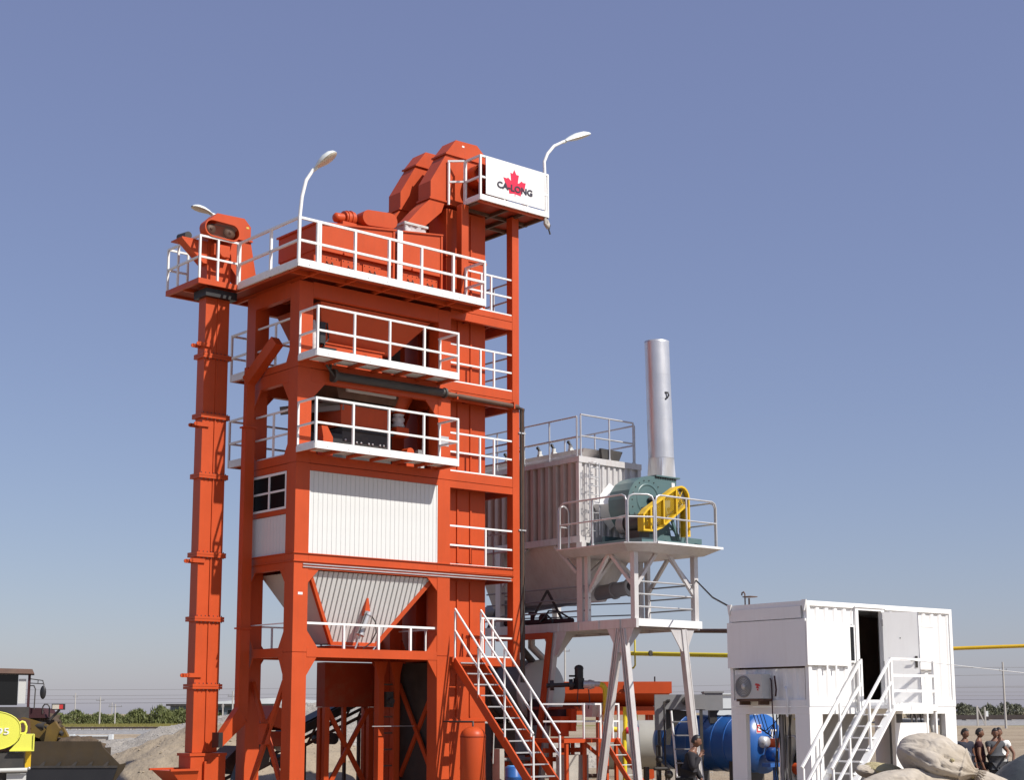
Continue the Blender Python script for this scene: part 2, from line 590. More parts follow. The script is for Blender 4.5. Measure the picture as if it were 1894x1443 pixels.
me = board(bw, 8.095 - 6.055, 0.03).mesh('cladding_board', M['board'])
for i in range(NBX):
    tw.share('cladding_board', me, (CW + bw * (i + 0.5), 0.03 + random.uniform(-.0015, .0015), 6.055))
tw.part('wall', MB().box(CW, TW - CW, 0.062, 0.09, 6.05, 8.095), M['board'])
tw.part('cover_strip', MB().box(CW + 0.001, CW + 0.03, 0.010, 0.03, 6.06, 8.09), WH)
tw.part('cover_strip', MB().box(TW - CW - 0.03, TW - CW - 0.001, 0.010, 0.03, 6.06, 8.09), WH)
me = board(0.15, 7.02 - 6.04, 0.03).mesh('cladding_board', M['board'])
for i in range(11):
    tw.share('cladding_board', me, (0.03, CW + 0.075 + 0.15 * i, 6.04), (0, 0, R(-90)))
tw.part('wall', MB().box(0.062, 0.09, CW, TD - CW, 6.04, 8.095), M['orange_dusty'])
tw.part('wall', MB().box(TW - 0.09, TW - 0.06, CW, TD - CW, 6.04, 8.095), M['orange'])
tw.part('wall', MB().box(CW, TW - CW, TD - 0.09, TD - 0.06, 6.04, 8.095), M['board'])
tw.part('window_sill', MB().box(0.01, 0.062, CW + .002, TD - CW - .002, 7.03, 7.15), O)
wf = tw.part('window', MB().box(0.0, 0.062, CW + .01, CW + .07, 7.155, 8.09).box(0.0, 0.062, TD - CW - .07, TD - CW - .01, 7.155, 8.09)
             .box(0.0, 0.062, CW + .07, TD - CW - .07, 8.03, 8.09).box(0.0, 0.062, CW + .07, TD - CW - .07, 7.155, 7.21)
             .box(0.008, 0.05, CW + .07, TD - CW - .07, 7.60, 7.65).box(0.005, 0.045, 1.20, 1.26, 7.21, 7.6).box(0.005, 0.045, 1.20, 1.26, 7.65, 8.03), M['white'])
for (y0, y1) in ((CW + .07, 1.20), (1.26, TD - CW - .07)):
    for (z0, z1) in ((7.21, 7.60), (7.65, 8.03)):
        tw.part('pane', MB().box(0.03, 0.036, y0, y1, z0, z1), M['blackpane'], parent=wf)
# small plates and stickers
tw.part('data_plate', MB().box(0.13, 0.26, -0.006, -0.001, 5.03, 5.09), WH)
tw.part('data_plate', MB().box(4.47, 4.74, -0.006, -0.001, 9.16, 9.42), M['plate'])
# X bracing, ground storey
for (p, q) in (((2.04, .45), (0.43, 2.75)), ((0.43, .45), (2.04, 2.75))):
    tw.part('cross_brace', MB().bar((0.08 if p[0] > 1 else 0.17, p[0], p[1] - .3), (0.08 if p[0] > 1 else 0.17, q[0], q[1] + .2), 0.08, 0.13), O)
tw.part('gusset', MB().prism([(1.0, 1.45), (1.5, 1.45), (1.5, 1.95), (1.0, 1.95)], 'x', 0.04, 0.075), O)
tw.part('side_panel', MB().box(4.745, 4.775, CW + .01, TD - CW - .01, 0, 3.5), M['dark'])
for (ya, yb_) in ((.46, 1.98), (1.98, .46)):
    tw.part('cross_brace', MB().bar((4.66 if ya < 1 else 4.72, ya, .55), (4.66 if ya < 1 else 4.72, yb_, 2.95), .06, .12), M['orange'])
tw.part('tie_rod', MB().bar((3.3, 1.3, 1.86), (4.74, 1.3, 1.86), .02, .02), M['galv'])
# rear inner posts seen in the shade
for x in (3.68, 4.18):
    tw.part('inner_post', MB().box(x, x + 0.17, 1.55, 1.75, 0, 3.53), M['orange'])
    tw.part('gusset', MB().prism([(x - .12, 3.53), (x + .29, 3.53), (x + .17, 3.1), (x, 3.1)], 'y', 1.56, 1.6), M['orange'])
for i in range(7):
    tw.part('ladder_rung', MB().box(3.85, 4.18, 1.62, 1.65, 0.4 + i * .42, 0.44 + i * .42), M['brown'])
tw.part('hoist_motor', MB().box(3.90, 4.12, 1.5, 1.62, 2.35, 2.75).tube((4.0, 1.5, 2.5), (4.0, 1.4, 2.5), .09), M['dark'])

# ---- right bay
BX0, BX1 = TW + 0.003, 7.22
for x, y, z0, z1 in ((6.98, 0.0, 3.42, 15.98), (6.98, TD - .24, 0, 15.98)):
    tw.part('outer_post', MB().box(x, x + .24, y, y + .24, z0, z1), O)
tw.part('outer_post', MB().box(5.18, 5.42, 0.02, 0.24, 12.96, 15.98), O)
for lo, hi, sm in ((12.70, 13.10, 12.93), (10.45, 10.95, 10.70), (8.08, 8.52, 8.27), (5.70, 6.03, 5.86), (3.42, 3.64, None)):
    rngs = [(lo, hi)] if sm is None else [(lo, sm - .008), (sm + .008, hi)]
    for (a, b) in rngs:
        tw.part('edge_beam', MB().box(BX0, 6.975, 0.004, 0.12, a, b), O)
        tw.part('edge_beam', MB().box(7.08, 7.2, .245, TD - .245, a, b), O)
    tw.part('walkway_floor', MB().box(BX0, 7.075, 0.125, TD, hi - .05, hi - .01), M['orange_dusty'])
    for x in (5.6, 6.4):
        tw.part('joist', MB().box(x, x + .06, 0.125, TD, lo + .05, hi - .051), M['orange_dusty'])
# floor joists below the big top deck
X0, X1, Y0, Y1 = -0.56, 5.31, -0.80, 3.2
tw.part('top_deck', MB().box(X0, X1, Y0, Y1, 12.985, 13.02), M['orange_dusty'])
for x in (X0 + .03, 0.05, 1.15, 2.25, 3.3, 4.35, X1 - .09):
    tw.part('joist', MB().box(x, x + .06, Y0 + .065, Y1, 12.89, 12.983), O)
for y in (Y0, -.35, Y1 - .06):
    tw.part('joist', MB().box(X0, X1, y, y + .06, 12.90 if y == Y0 else 12.888, 12.984), O)

# ================================================================== top deck railing
r = Thing('guard_railing', 'long white guard railing with toe board round the top deck', 'railing', T, (2.4, -0.8, 12.93))
railing(r, [(X0, 2.0), (X0, Y0), (X1, Y0), (X1, 0.0)], 12.93, [(X0, 2.0), (X0, .48), (X0, Y0), (-0.02, Y0), (0.05, Y0), (1.1, Y0), (2.15, Y0), (3.19, Y0), (4.24, Y0), (X1, Y0), (X1, 0.0)],
        h=1.23, mid=(0.66,), w=0.06, toe=0.2)
r.part('rear_rail', MB().bar((X0, Y1, 14.1), (X0 + .9, Y1, 14.1), .04, .04).box(X0 + .88, X0 + .92, Y1 - .02, Y1 + .02, 13.02, 14.1), WH)

# ================================================================== balconies
GRT = MB().box(-.357, .357, -.36, .36, .012, .03)
for i in range(5):
    GRT.box(-.28, .28, -.27 + i * .13, -.255 + i * .13, .002, .011)
GRT_ME = GRT.mesh('floor_panel', M['board'])


def balcony(z, y0, y1, label, front=True):
    th = Thing('balcony', label, 'balcony', T, (2.2, (y0 + y1) / 2, z), 'white railed balconies of the mixing tower')
    xa, xb = 0.03, 4.41
    out = y0 if front else y1
    inn = y1 if front else y0
    th.part('frame', MB().box(xa, xb, min(out, out + (.06 if front else -.06)), max(out, out + (.06 if front else -.06)), z, z + .08), O)
    for i in range(7):
        x = xa + (xb - xa - .08) * i / 6
        th.part('joist', MB().box(x, x + .08, y0 + .07, y1 - .004, z - .005, z + .06), O)
    for i in range(6):
        x = xa + .04 + (xb - xa - .08) * (i + .5) / 6
        th.share('floor_panel', GRT_ME, (x, (y0 + y1) / 2 + .03, z + .062))
    posts = [(xa, inn), (xa, out), (1.12, out), (2.2, out), (3.3, out), (xb, out), (xb, inn + (-.03 if front else .03))]
    railing(th, [(xa, inn), (xa, out), (xb, out), (xb, inn)], z, posts, h=1.24, mid=(.64,), w=0.05, toe=0.19)
    return th


balcony(8.50, -0.80, 0.0, 'white railed balcony in front of the mixer, just above the white panels')
balcony(10.79, -0.80, 0.0, 'white railed balcony under the top deck, second balcony above the white panels')
balcony(8.50, TD, TD + .8, 'pale balcony end behind the tower, lower one seen left of the tall corner post', False)
balcony(10.79, TD, TD + .8, 'pale balcony end behind the tower, upper one seen left of the tall corner post', False)

# left side rails between the posts
for z, nm in ((8.50, 'lower'), (10.84, 'upper')):
    th = Thing('side_railing', 'thin white railing across the ' + nm + ' open bay on the shaded side of the tower', 'railing', T, (0.1, 1.2, z), 'side railings of the tower')
    railing(th, [(0.1, CW + .01), (0.1, TD - CW - .01)], z, [(0.1, 1.22)], h=1.15, mid=(.55,), w=.045)
    th.part('kick_strip', MB().box(0.075, 0.125, CW + .01, TD - CW - .01, z + .005, z + .05), WH)
th = Thing('guard_railing', 'white railing across the hopper bay, above the lowest orange beam', 'railing', T, (2.4, .1, 3.76))
railing(th, [(CW + .005, .1), (TW - CW - .005, .1)], 3.76, [(1.55, .1), (2.6, .1), (3.6, .1)], h=.60, mid=(), w=.055)
railing(th, [(TW - .1, CW), (TW - .1, TD - CW)], 3.76, [(TW - .1, .9), (TW - .1, 1.6)], h=.60, mid=(), w=.04)
railing(th, [(CW + .005, TD - .1), (TW - CW - .005, TD - .1)], 3.76, [(.9, TD - .1), (2.4, TD - .1), (3.8, TD - .1)], h=.60, mid=(), w=.04)
railing(th, [(0.1, CW + .005), (0.1, TD - CW - .005)], 3.76, [], h=.60, mid=(), w=.03)

# right bay walkway railings, one a storey
for z, posts, nm in ((13.10, (5.9, 6.25), 'topmost'), (10.95, (5.87, 6.35), 'second highest'), (8.52, (5.85, 6.35), 'middle'), (6.03, (6.05,), 'second lowest'), (3.64, (5.95, 6.3), 'lowest')):
    lab = {13.10: 'short white walkway railing right of the top deck, topmost of the right hand stack',
           10.95: 'white walkway railing right of the upper balcony',
           8.52: 'white walkway railing right of the lower balcony',
           6.03: 'white walkway railing to the right of the white panels',
           3.64: 'white walkway railing at the head of the orange stair'}[z]
    th = Thing('walkway_railing', lab, 'railing', T, (6, .05, z), 'walkway railings on the right of the tower')
    x0 = {13.10: 5.36, 3.64: 5.9}.get(z, TW + .02)
    railing(th, [(x0, .05), (6.97, .05)], z, [(p, .05) for p in posts], h=1.04, mid=(.53,), w=.045)
    th.part('kick_strip', MB().box(x0, 6.97, .02, .07, z + .002, z + .04), WH)
    railing(th, [(7.14, .25), (7.14, TD - .25)], z, [(7.14, 1.0)], h=1.04, mid=(.53,), w=.04, m='galv')

# ================================================================== storage hopper under the panelled storey
h = Thing('storage_hopper', 'white ribbed storage hopper tapering down behind the lowest railing', 'hopper', T, (2.4, 1.2, 3.9))
top, bot = (0.5, 4.3, .12, 2.35), (1.62, 3.0, .80, 1.7)
zt, zb = 5.64, 3.92
h.part('hopper_body', MB().frustum((bot[0], bot[1], bot[2] + .03, bot[3] - .03), zb, (top[0], top[1], top[2] + .03, top[3] - .03), zt), M['board'])
NB = 26
for i in range(NB):
    a, b = (i + .06) / NB, (i + .94) / NB
    # boards run parallel, clipped by the raking edges: keep each board straight down the slope
    xa, xb = top[0] + (top[1] - top[0]) * a, top[0] + (top[1] - top[0]) * b

    def depth(x):
        if x < bot[0]:
            return (x - top[0]) / (bot[0] - top[0])
        if x > bot[1]:
            return (top[1] - x) / (top[1] - bot[1])
        return 1.0
    sh = -0.32
    def pt(x, t, d):
        t = max(0, min(1, t))
        return (x + sh * t * 0, top[2] + (bot[2] - top[2]) * t - d, zt + (zb - zt) * t)
    ta, tb = depth(xa), depth(xb)
    if max(ta, tb) < .05:
        continue
    d0, d1 = 0.0, 0.022
    mb = MB()
    V = []
    for d in (0.0, 0.024):
        ins = d * .5
        V += [pt(xa + ins, 0, d), pt(xb - ins, 0, d), pt(xb - ins, tb, d), pt(xa + ins, ta, d)]
    mb.hexa(V)
    h.part('cladding_board', mb, M['board'])
for (x0, x1) in ((top[0], bot[0]), (top[1], bot[1])):
    h.part('edge_trim', MB().bar((x0, top[2] - .01, zt - .02), (x1, bot[2] - .03, zb), .11, .08, (0, -1, .4)), O)
h.part('edge_trim', MB().bar((bot[0], bot[2] - .03, zb), (bot[1], bot[2] - .03, zb), .06, .09), O)
h.part('outlet', MB().frustum((bot[0] + .1, bot[1] - .1, bot[2] + .05, bot[3]), 3.74, (bot[0], bot[1], bot[2], bot[3]), zb - .05), O)
c = Thing('air_cylinder', 'grey air cylinder hung on an orange bracket in front of the white hopper', 'air cylinder', T, (2.3, .35, 3.8))
c.part('bracket', MB().prism([(2.30, 4.62), (2.50, 4.62), (2.43, 5.06), (2.38, 5.06)], 'y', .30, .42), O)
c.part('barrel', MB().tube((2.40, .27, 4.66), (2.20, .30, 4.16), .085, 14).tube((2.42, .27, 4.70), (2.39, .27, 4.62), .105, 12).tube((2.215, .30, 4.19), (2.185, .30, 4.12), .105, 12), M['galv'])
c.part('rod', MB().tube((2.19, .30, 4.13), (2.06, .33, 3.79), .022, 8), M['galv'])
c.part('tie_rod', MB().tube((2.30, .2, 4.68), (2.09, .23, 4.16), .012, 6).tube((2.50, .3, 4.66), (2.30, .33, 4.14), .012, 6), M['dark'])
c.part('air_hose', MB().path([(2.48, .24, 4.62), (2.60, .22, 4.45), (2.63, .24, 4.2), (2.52, .3, 3.95), (2.35, .4, 3.79)], .016, 6), M['dark'])

# ================================================================== mixer storey
mx = Thing('mixer', 'dark mixer trough with a row of bright bolts behind the lower balcony', 'mixer', T, (2.6, 1.2, 8.5))
mx.part('trough', MB().box(1.85, 3.40, .75, 1.9, 8.55, 9.46), M['dark'])
mx.part('trough_lip', MB().box(1.80, 3.45, .70, .745, 9.38, 9.47), M['black'])
for x in (1.95, 2.30, 2.44, 2.68, 2.80, 3.04, 3.16):
    mx.part('bolt', MB().ball((x, .74, 9.10 if x > 2 else 9.13), .035, .03, .035, 10, 6), M['galv'])
mx.part('end_bracket', MB().prism([(.98, 8.53), (1.27, 8.53), (1.27, 9.05), (1.10, 9.32), (.92, 9.32), (.98, 9.05)], 'y', .30, .55), O)
mx.part('gearbox', MB().box(1.32, 1.83, .7, 1.5, 8.55, 9.25).tube((1.1, 1.1, 9.0), (1.5, 1.1, 9.0), .3, 14), M['black'])
mx.part('end_bracket', MB().box(3.62, 3.86, .35, .6, 8.56, 8.95).tube((3.74, .34, 8.95), (3.74, .61, 8.95), .12, 12), O)
wh = Thing('weigh_hopper', 'red weighing hopper above the dark mixer trough', 'hopper', T, (2.6, 1.2, 9.5))
wh.part('body', MB().frustum((1.85, 3.35, .80, 1.9), 9.5, (1.80, 3.40, .74, 2.0), 10.05), M['orange'])
wh.part('weigh_frame', MB().box(1.15, 3.5, .72, .84, 10.06, 10.16).bar((1.1, 1.6, 9.9), (1.9, .75, 9.98), .08, .14), M['grey'])
for x in (2.2, 2.75, 3.2):
    wh.part('bracket', MB().prism([(x - .12, 10.33), (x + .12, 10.33), (x, 10.17)], 'y', .74, .8), M['dark'])
wh.part('header_box', MB().frustum((1.7, 3.5, .7, 2.0), 10.2, (1.4, 3.6, .5, 2.1), 10.75), M['brown'])
wh.part('light_strip', MB().box(1.75, 3.3, .40, .47, 10.33, 10.40), M['board'])
wh.part('duct', MB().tube((.7, 1.9, 9.9), (2.0, .95, 10.12), .11, 12), M['grey'])
fh = Thing('filler_hopper', 'small red cone hopper with a grey canvas sleeve beside the weighing hopper', 'hopper', T, (3.8, 1.0, 9.6))
fh.part('cone', MB().lathe([(.16, 10.02), (.20, 10.1), (.44, 10.55), (.46, 10.75)], (3.78, .95, 0), 'z', 18), M['orange'])
pr = [(.15 + (.018 if i % 2 else 0) + .02 * math.sin(i * 1.3), 9.68 + i * .035) for i in range(11)]
fh.part('canvas_sleeve', MB().lathe(pr, (3.74, .9, 0), 'z', 18), M['cloth_grey'])
fh.part('outlet', MB().box(3.55, 3.95, .7, 1.15, 9.42, 9.66), M['orange'])
mo = Thing('electric_motor', 'small grey electric motor on the lower balcony beside the mixer', 'motor', T, (4.05, .55, 8.55))
mo.part('body', MB().tube((3.92, .5, 8.80), (4.32, .5, 8.80), .15, 16).box(3.98, 4.26, .4, .6, 8.53, 8.66), M['lightgrey'])
mo.part('terminal_box', MB().box(4.02, 4.2, .38, .52, 8.93, 9.05), M['grey'])
mo.part('shaft_cover', MB().tube((3.84, .5, 8.80), (3.92, .5, 8.80), .08, 12), M['dark'])
# dark equipment deep inside storeys
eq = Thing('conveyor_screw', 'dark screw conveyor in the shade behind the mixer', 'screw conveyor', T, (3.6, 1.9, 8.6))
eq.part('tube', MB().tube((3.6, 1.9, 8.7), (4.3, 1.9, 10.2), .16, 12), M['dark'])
eq.part('shade_sheet', MB().box(CW + .75, TW - CW - .01, 2.05, 2.09, 8.50, 10.3), M['dark'])  # added dark sheet that paints in the deep shade behind the mixer
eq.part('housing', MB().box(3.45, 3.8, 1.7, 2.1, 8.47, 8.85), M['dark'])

# ================================================================== hot bin
hb = Thing('hot_bin', 'big dark red hot bin with sloping front in the shade under the top deck', 'bin', T, (2.6, 1.2, 11))
hb.part('sloped_body', MB().frustum((1.1, 3.3, .60, 1.9), 11.50, (.75, 4.25, .18, 2.25), 12.48), M['orange'])
hb.part('gate_box', MB().box(1.05, 2.85, .42, 1.9, 10.92, 11.47), O)
hb.part('gate_flange', MB().box(1.0, 2.9, .38, 1.95, 11.471, 11.499), O)
for i, x in enumerate((1.35, 1.85, 2.3, 2.75)):
    g = hb.part('gate_cylinder', MB().tube((x, .39, 11.12), (x, .39, 11.34), .03, 8).tube((x, .39, 11.15), (x + .14, .385, 11.12), .022, 6), M['dark'])
hb.part('shade_sheet', MB().box(3.75, TW - CW - .01, 1.7, 1.74, 10.85, 12.4), M['dark'])  # dark sheet added for the black shade beside the hot bin
hb.part('sample_port', MB().box(3.2, 3.7, .5, 1.1, 10.9, 11.35).tube((3.4, .5, 11.05), (3.4, .44, 11.05), .06, 10), M['orange_dusty'])
du = Thing('dust_pipe', 'upright grey hose and black valve at the left end of the upper balcony', 'pipe', T, (.75, .4, 10.85))
du.part('hose', MB().path([(.66, .35, 10.85), (.68, .35, 11.3), (.66, .37, 11.7), (.70, .45, 12.0)], .075, 12), M['cloth_grey'])
du.part('valve', MB().box(.86, 1.02, .34, .55, 11.45, 12.0).tube((.8, .45, 11.75), (1.02, .45, 11.75), .1, 12), M['black'])
du.part('cable', MB().path([(.95, .4, 11.95), (1.1, .4, 12.0), (1.15, .4, 11.6), (1.0, .4, 11.4)], .02, 6).box(1.0, 1.4, .4, .55, 11.3, 11.38).box(1.33, 1.4, .4, .55, 10.86, 11.3), M['black'])

# ================================================================== pipe across the front and down the right post
pp = Thing('air_pipe', 'dark pipe running under the upper balcony and down the right edge of the tower', 'pipe', T, (4, -.12, 10.5))
pp.part('pipe', MB().tube((1.02, -.13, 10.53), (4.50, -.13, 10.56), .11, 14), M['dark'])
pp.part('pipe', MB().tube((4.50, -.11, 10.55), (7.12, -.07, 10.53), .065, 12), M['brown'])
pp.part('flange', MB().tube((4.46, -.13, 10.56), (4.52, -.13, 10.56), .14, 14), M['dark'])
pp.part('pipe_end', MB().tube((.93, -.13, 10.53), (1.02, -.13, 10.53), .17, 14).tube((.86, -.15, 10.6), (.86, -.15, 10.9), .035, 8).tube((.95, -.2, 10.5), (.7, -.2, 10.75), .03, 8), M['dark'])
for x in (4.9, 6.9):
    pp.part('pipe_clip', MB().box(x, x + .04, -.16, -.001, 10.44, 10.63), O)
for i, (x, y, rr) in enumerate(((7.275, .0, .034), (7.345, .02, .034), (7.41, .05, .03))):
    mb = MB()
    pts = [(7.0 + i * .05, y - .10, 10.53 - i * .02), (x - .03, y - .05, 10.50), (x, y, 10.40), (x, y, 3.0)]
    pp.part('down_pipe', mb.path(pts, rr, 8), M['dark'] if i != 1 else M['brown'])
pp.part('pipe_clip', MB().box(7.18, 7.44, -.03, .1, 9.8, 9.84).box(7.18, 7.44, -.03, .1, 7.1, 7.14), M['galv'])

# ================================================================== overflow chute, left side
ov = Thing('overflow_chute', 'square orange overflow duct down the left of the tower ending in a black spout', 'chute', T, (-.25, 1.95, 1.3))
ov.part('duct', MB().box(-.36, -.09, 1.80, 2.0, 2.35, 9.35), O)
ov.part('duct', MB().box(-.34, -.11, 1.82, 1.98, 9.36, 10.9), O)
ov.part('diagonal_duct', MB().bar((-.05, .9, 11.45), (-.23, 1.95, 10.55), .26, .28), O)
ov.part('flange', MB().box(-.40, -.05, 1.76, 2.04, 9.33, 9.37), O)
ov.part('flange', MB().box(-.40, -.05, 1.76, 2.04, 4.26, 4.30), O)
ov.part('spout', MB().hexa([(-.80, 1.76, 1.40), (-.12, 1.78, 1.98), (-.12, 2.02, 1.98), (-.80, 2.04, 1.40),
                            (-.80, 1.76, 1.72), (-.36, 1.78, 2.34), (-.36, 2.02, 2.34), (-.80, 2.04, 1.72)])
        .hexa([(-.36, 1.80, 2.2), (-.09, 1.80, 2.0), (-.09, 2.0, 2.0), (-.36, 2.0, 2.2), (-.36, 1.80, 2.349), (-.09, 1.80, 2.349), (-.09, 2.0, 2.349), (-.36, 2.0, 2.349)]), O)
ov.part('rubber_lip', MB().box(-.92, -.803, 1.74, 2.06, 1.38, 1.74), M['black'])

# ================================================================== vibrating screen on the deck
vs = Thing('screen_box', 'long orange vibrating screen housing on the top deck', 'screen', T, (2.6, 1.1, 13.02))


def ztop(x):
    return 14.50 + (x - .6) * .122


YF = 0.22
for (xa, xb) in ((.6, 3.06), (3.34, 4.62)):
    vs.part('housing', MB().prism([(xa, 13.84), (xb, 13.84), (xb, ztop(xb)), (xa, ztop(xa))], 'y', YF, 2.0), O)
    vs.part('base', MB().box(xa + .02, xb - .02, YF + .12, 1.95, 13.02, 13.838), O)
vs.part('lid', MB().prism([(.55, ztop(.55)), (3.1, ztop(3.1)), (3.1, ztop(3.1) + .05), (.55, ztop(.55) + .05)], 'y', YF - .04, 2.04), O)
vs.part('lid', MB().prism([(3.3, ztop(3.3)), (4.67, ztop(4.67)), (4.67, ztop(4.67) + .04), (3.3, ztop(3.3) + .04)], 'y', YF - .04, 2.04), O)
vs.part('side_rib', MB().box(4.60, 4.66, YF - .03, YF + .05, 13.05, 14.98), O)
vs.part('side_rib', MB().box(3.0, 3.06, YF - .03, YF - .002, 13.05, 14.78), O)
vs.part('sheet_strip', MB().box(3.12, 3.29, YF - .06, YF - .03, 13.03, 14.84), WH)
vs.part('gap_plate', MB().box(3.061, 3.339, YF + .3, 1.9, 13.03, 14.7), M['orange_dusty'])
for xa in (.78, 1.45, 2.12, 3.36, 4.02):
    hp = vs.part('hatch', MB().box(xa, xa + .56, YF + .085, YF + .118, 13.32, 13.74), O)
    for bx in (.05, .2, .36, .51):
        for bz in (13.36, 13.70):
            vs.part('bolt', MB().ball((xa + bx, YF + .08, bz), .014, .014, .014, 6, 4), M['dark'], parent=hp)
    vs.part('hatch_handle', MB().path([(xa + .2, YF + .07, 13.60), (xa + .2, YF + .03, 13.52), (xa + .36, YF + .03, 13.52), (xa + .36, YF + .07, 13.60)], .012, 6), M['dark'], parent=hp)
vs.part('latch', MB().bar((1.5, YF - .02, 13.98), (1.44, YF - .02, 13.86), .05, .04), O)
vs.part('latch', MB().bar((3.7, YF - .02, 13.98), (3.64, YF - .02, 13.86), .05, .04), O)


def slot(xc0, xc1, zc0, zc1, rr, n=10):
    d = math.atan2(zc1 - zc0, xc1 - xc0)
    pts = [(xc0 + rr * math.cos(d + math.pi / 2 + math.pi * i / n), zc0 + rr * math.sin(d + math.pi / 2 + math.pi * i / n)) for i in range(n + 1)]
    pts += [(xc1 + rr * math.cos(d - math.pi / 2 + math.pi * i / n), zc1 + rr * math.sin(d - math.pi / 2 + math.pi * i / n)) for i in range(n + 1)]
    return pts


bg_ = vs.part('belt_guard', MB().prism(slot(2.30, 3.0, 15.04, 15.10, .21), 'y', .30, .66), O)
vm = Thing('vibrator_motor', 'ribbed orange motor behind the smooth belt guard on the screen housing', 'motor', T, (1.85, .8, 14.7))
vm.part('body', MB().tube((1.55, .7, 14.98), (1.75, .7, 15.0), .13, 14).tube((1.75, .7, 15.0), (2.05, .7, 15.03), .2, 16).tube((1.80, .7, 15.0), (1.84, .7, 15.0), .225, 16).tube((1.92, .7, 15.02), (1.96, .7, 15.02), .225, 16), O)
vm.part('foot', MB().box(1.6, 2.2, .5, .9, 14.72, 14.86), O)
vm.part('fan_cowl', MB().lathe([(.0, 1.44), (.08, 1.45), (.13, 1.5), (.13, 1.56)], (0, .7, 14.98), 'x', 14), O)
cs = Thing('canvas_sleeve', 'crumpled grey canvas sleeve under the orange feed chute', 'sleeve', T, (3.9, .7, 14.95))
pts = []
mb = MB()
n = 40
ring = []
for k, zz in enumerate((ztop(3.9) + .04, ztop(3.9) + .12, ztop(3.9) + .22, ztop(3.9) + .27)):
    for j in range(n):
        t = j / n * 4
        e = int(t)
        u = t - e
        x, y = [(-1 + 2 * u, -1), (1, -1 + 2 * u), (1 - 2 * u, 1), (-1, 1 - 2 * u)][e]
        w = 1 + (.05 * math.sin(j * 2.1 + k * .4) + .04 * math.sin(j * .9 + k) if k < 3 else .12)
        ring.append((3.86 + .36 * x * w, .72 + .36 * y * w, zz + (.03 * math.sin(j * 1.7) if k in (1, 2) else 0)))
fs = [(i * n + j, i * n + (j + 1) % n, (i + 1) * n + (j + 1) % n, (i + 1) * n + j) for i in range(3) for j in range(n)]
cs.part('cloth', MB().add(ring, fs, True), M['cloth_grey'])
cs.part('clamp_frame', MB().box(3.46, 4.26, .32, .36, ztop(3.9) + .24, ztop(3.9) + .30).box(3.46, 4.26, 1.08, 1.12, ztop(3.9) + .24, ztop(3.9) + .30).box(3.46, 3.5, .36, 1.08, ztop(3.9) + .24, ztop(3.9) + .30), M['lightgrey'])


# ================================================================== twin hot elevators on the right
def big_elevator(y0, label, dz=0.0, dx=0.0):
    th = Thing('bucket_elevator', label, 'bucket elevator', T, (5.7, y0 + .4, 0), 'tall orange elevators at the back of the tower')
    y1 = y0 + .55
    xa, xb = 5.03, 6.41
    cuts = [0.0, 2.0, 3.3, 5.75, 8.2, 10.6, 12.9, 14.6, 15.95]
    for a, b in zip(cuts, cuts[1:]):
        th.part('casing_section', MB().box(xa, xb, y0, y1 + .25, a + .004, b - .004), O)
        if 1 < a < 15:
            mb = MB()
            for x in (xa + .38, xa + .83):
                mb.box(x, x + .05, y0 - .035, y0 - .002, a + .1, b - .1)
            th.part('stiffener', mb, O)
        if b < 15.5:
            th.part('flange', MB().box(xa - .04, xb + .04, y0 - .03, y1 + .28, b - .03, b + .03), O)
    # flange line half way each storey
    X = lambda x: x + dx
    Z = lambda z: z + dz
    th.part('head_hood', MB().prism([(X(5.0), Z(17.55)), (X(5.33), Z(17.99)), (X(6.09), Z(18.01)), (X(6.40), Z(17.75)), (X(6.40), Z(17.55))], 'y', y0 - .02, y1 + .04), O)
    th.part('hood_flange', MB().box(X(4.96), X(6.45), y0 - .05, y1 + .07, Z(17.50), Z(17.546)), O)
    th.part('head_casing', MB().prism([(X(4.47), Z(16.15)), (X(6.41), Z(15.96)), (X(6.41), Z(17.496)), (X(5.0), Z(17.496)), (X(4.47), Z(16.62))], 'y', y0, y1), O)
    th.part('outlet_flange', MB().box(X(4.42), X(5.02), y0 - .03, y1 + .03, Z(16.10), Z(16.148)), O)
    th.part('discharge_chute', MB().prism([(X(4.47), Z(16.097)), (X(4.97), Z(16.097)), (X(4.86), Z(15.80)), (X(4.22), 15.21), (X(3.62), 15.18), (X(4.12), Z(15.75))], 'y', y0 + .01, y1 - .01), O)
    th.part('sticker', MB().box(5.55, 5.63, y0 - .027, y0 - .022, 17.83, 17.88), WH)
    return th


big_elevator(.5, 'front orange bucket elevator whose bent head stands highest beside the sign board')
big_elevator(1.75, 'rear orange bucket elevator, its head peeping left behind the taller head', -.02, -.10)
sg = Thing('head_drive', 'round orange drive guard behind the left end of the sign board', 'drive guard', T, (6.1, .2, 16.6))
sg.part('guard_rim', MB().lathe([(.34, .05), (.34, .42), (.30, .42), (.30, .05)], (5.98, 0, 16.98), 'y', 24), O)
sg.part('guard_plate', MB().lathe([(.0, .30), (.30, .30)], (5.98, 0, 16.98), 'y', 24), M['orange_dusty'])
sg.part('motor', MB().box(6.3, 6.9, .1, .5, 16.3, 16.9).tube((6.2, .05, 16.98), (6.9, .05, 17.1), .12, 12), O)
sg.part('mount', MB().box(5.7, 7.0, .05, .48, 16.08, 16.28), O)

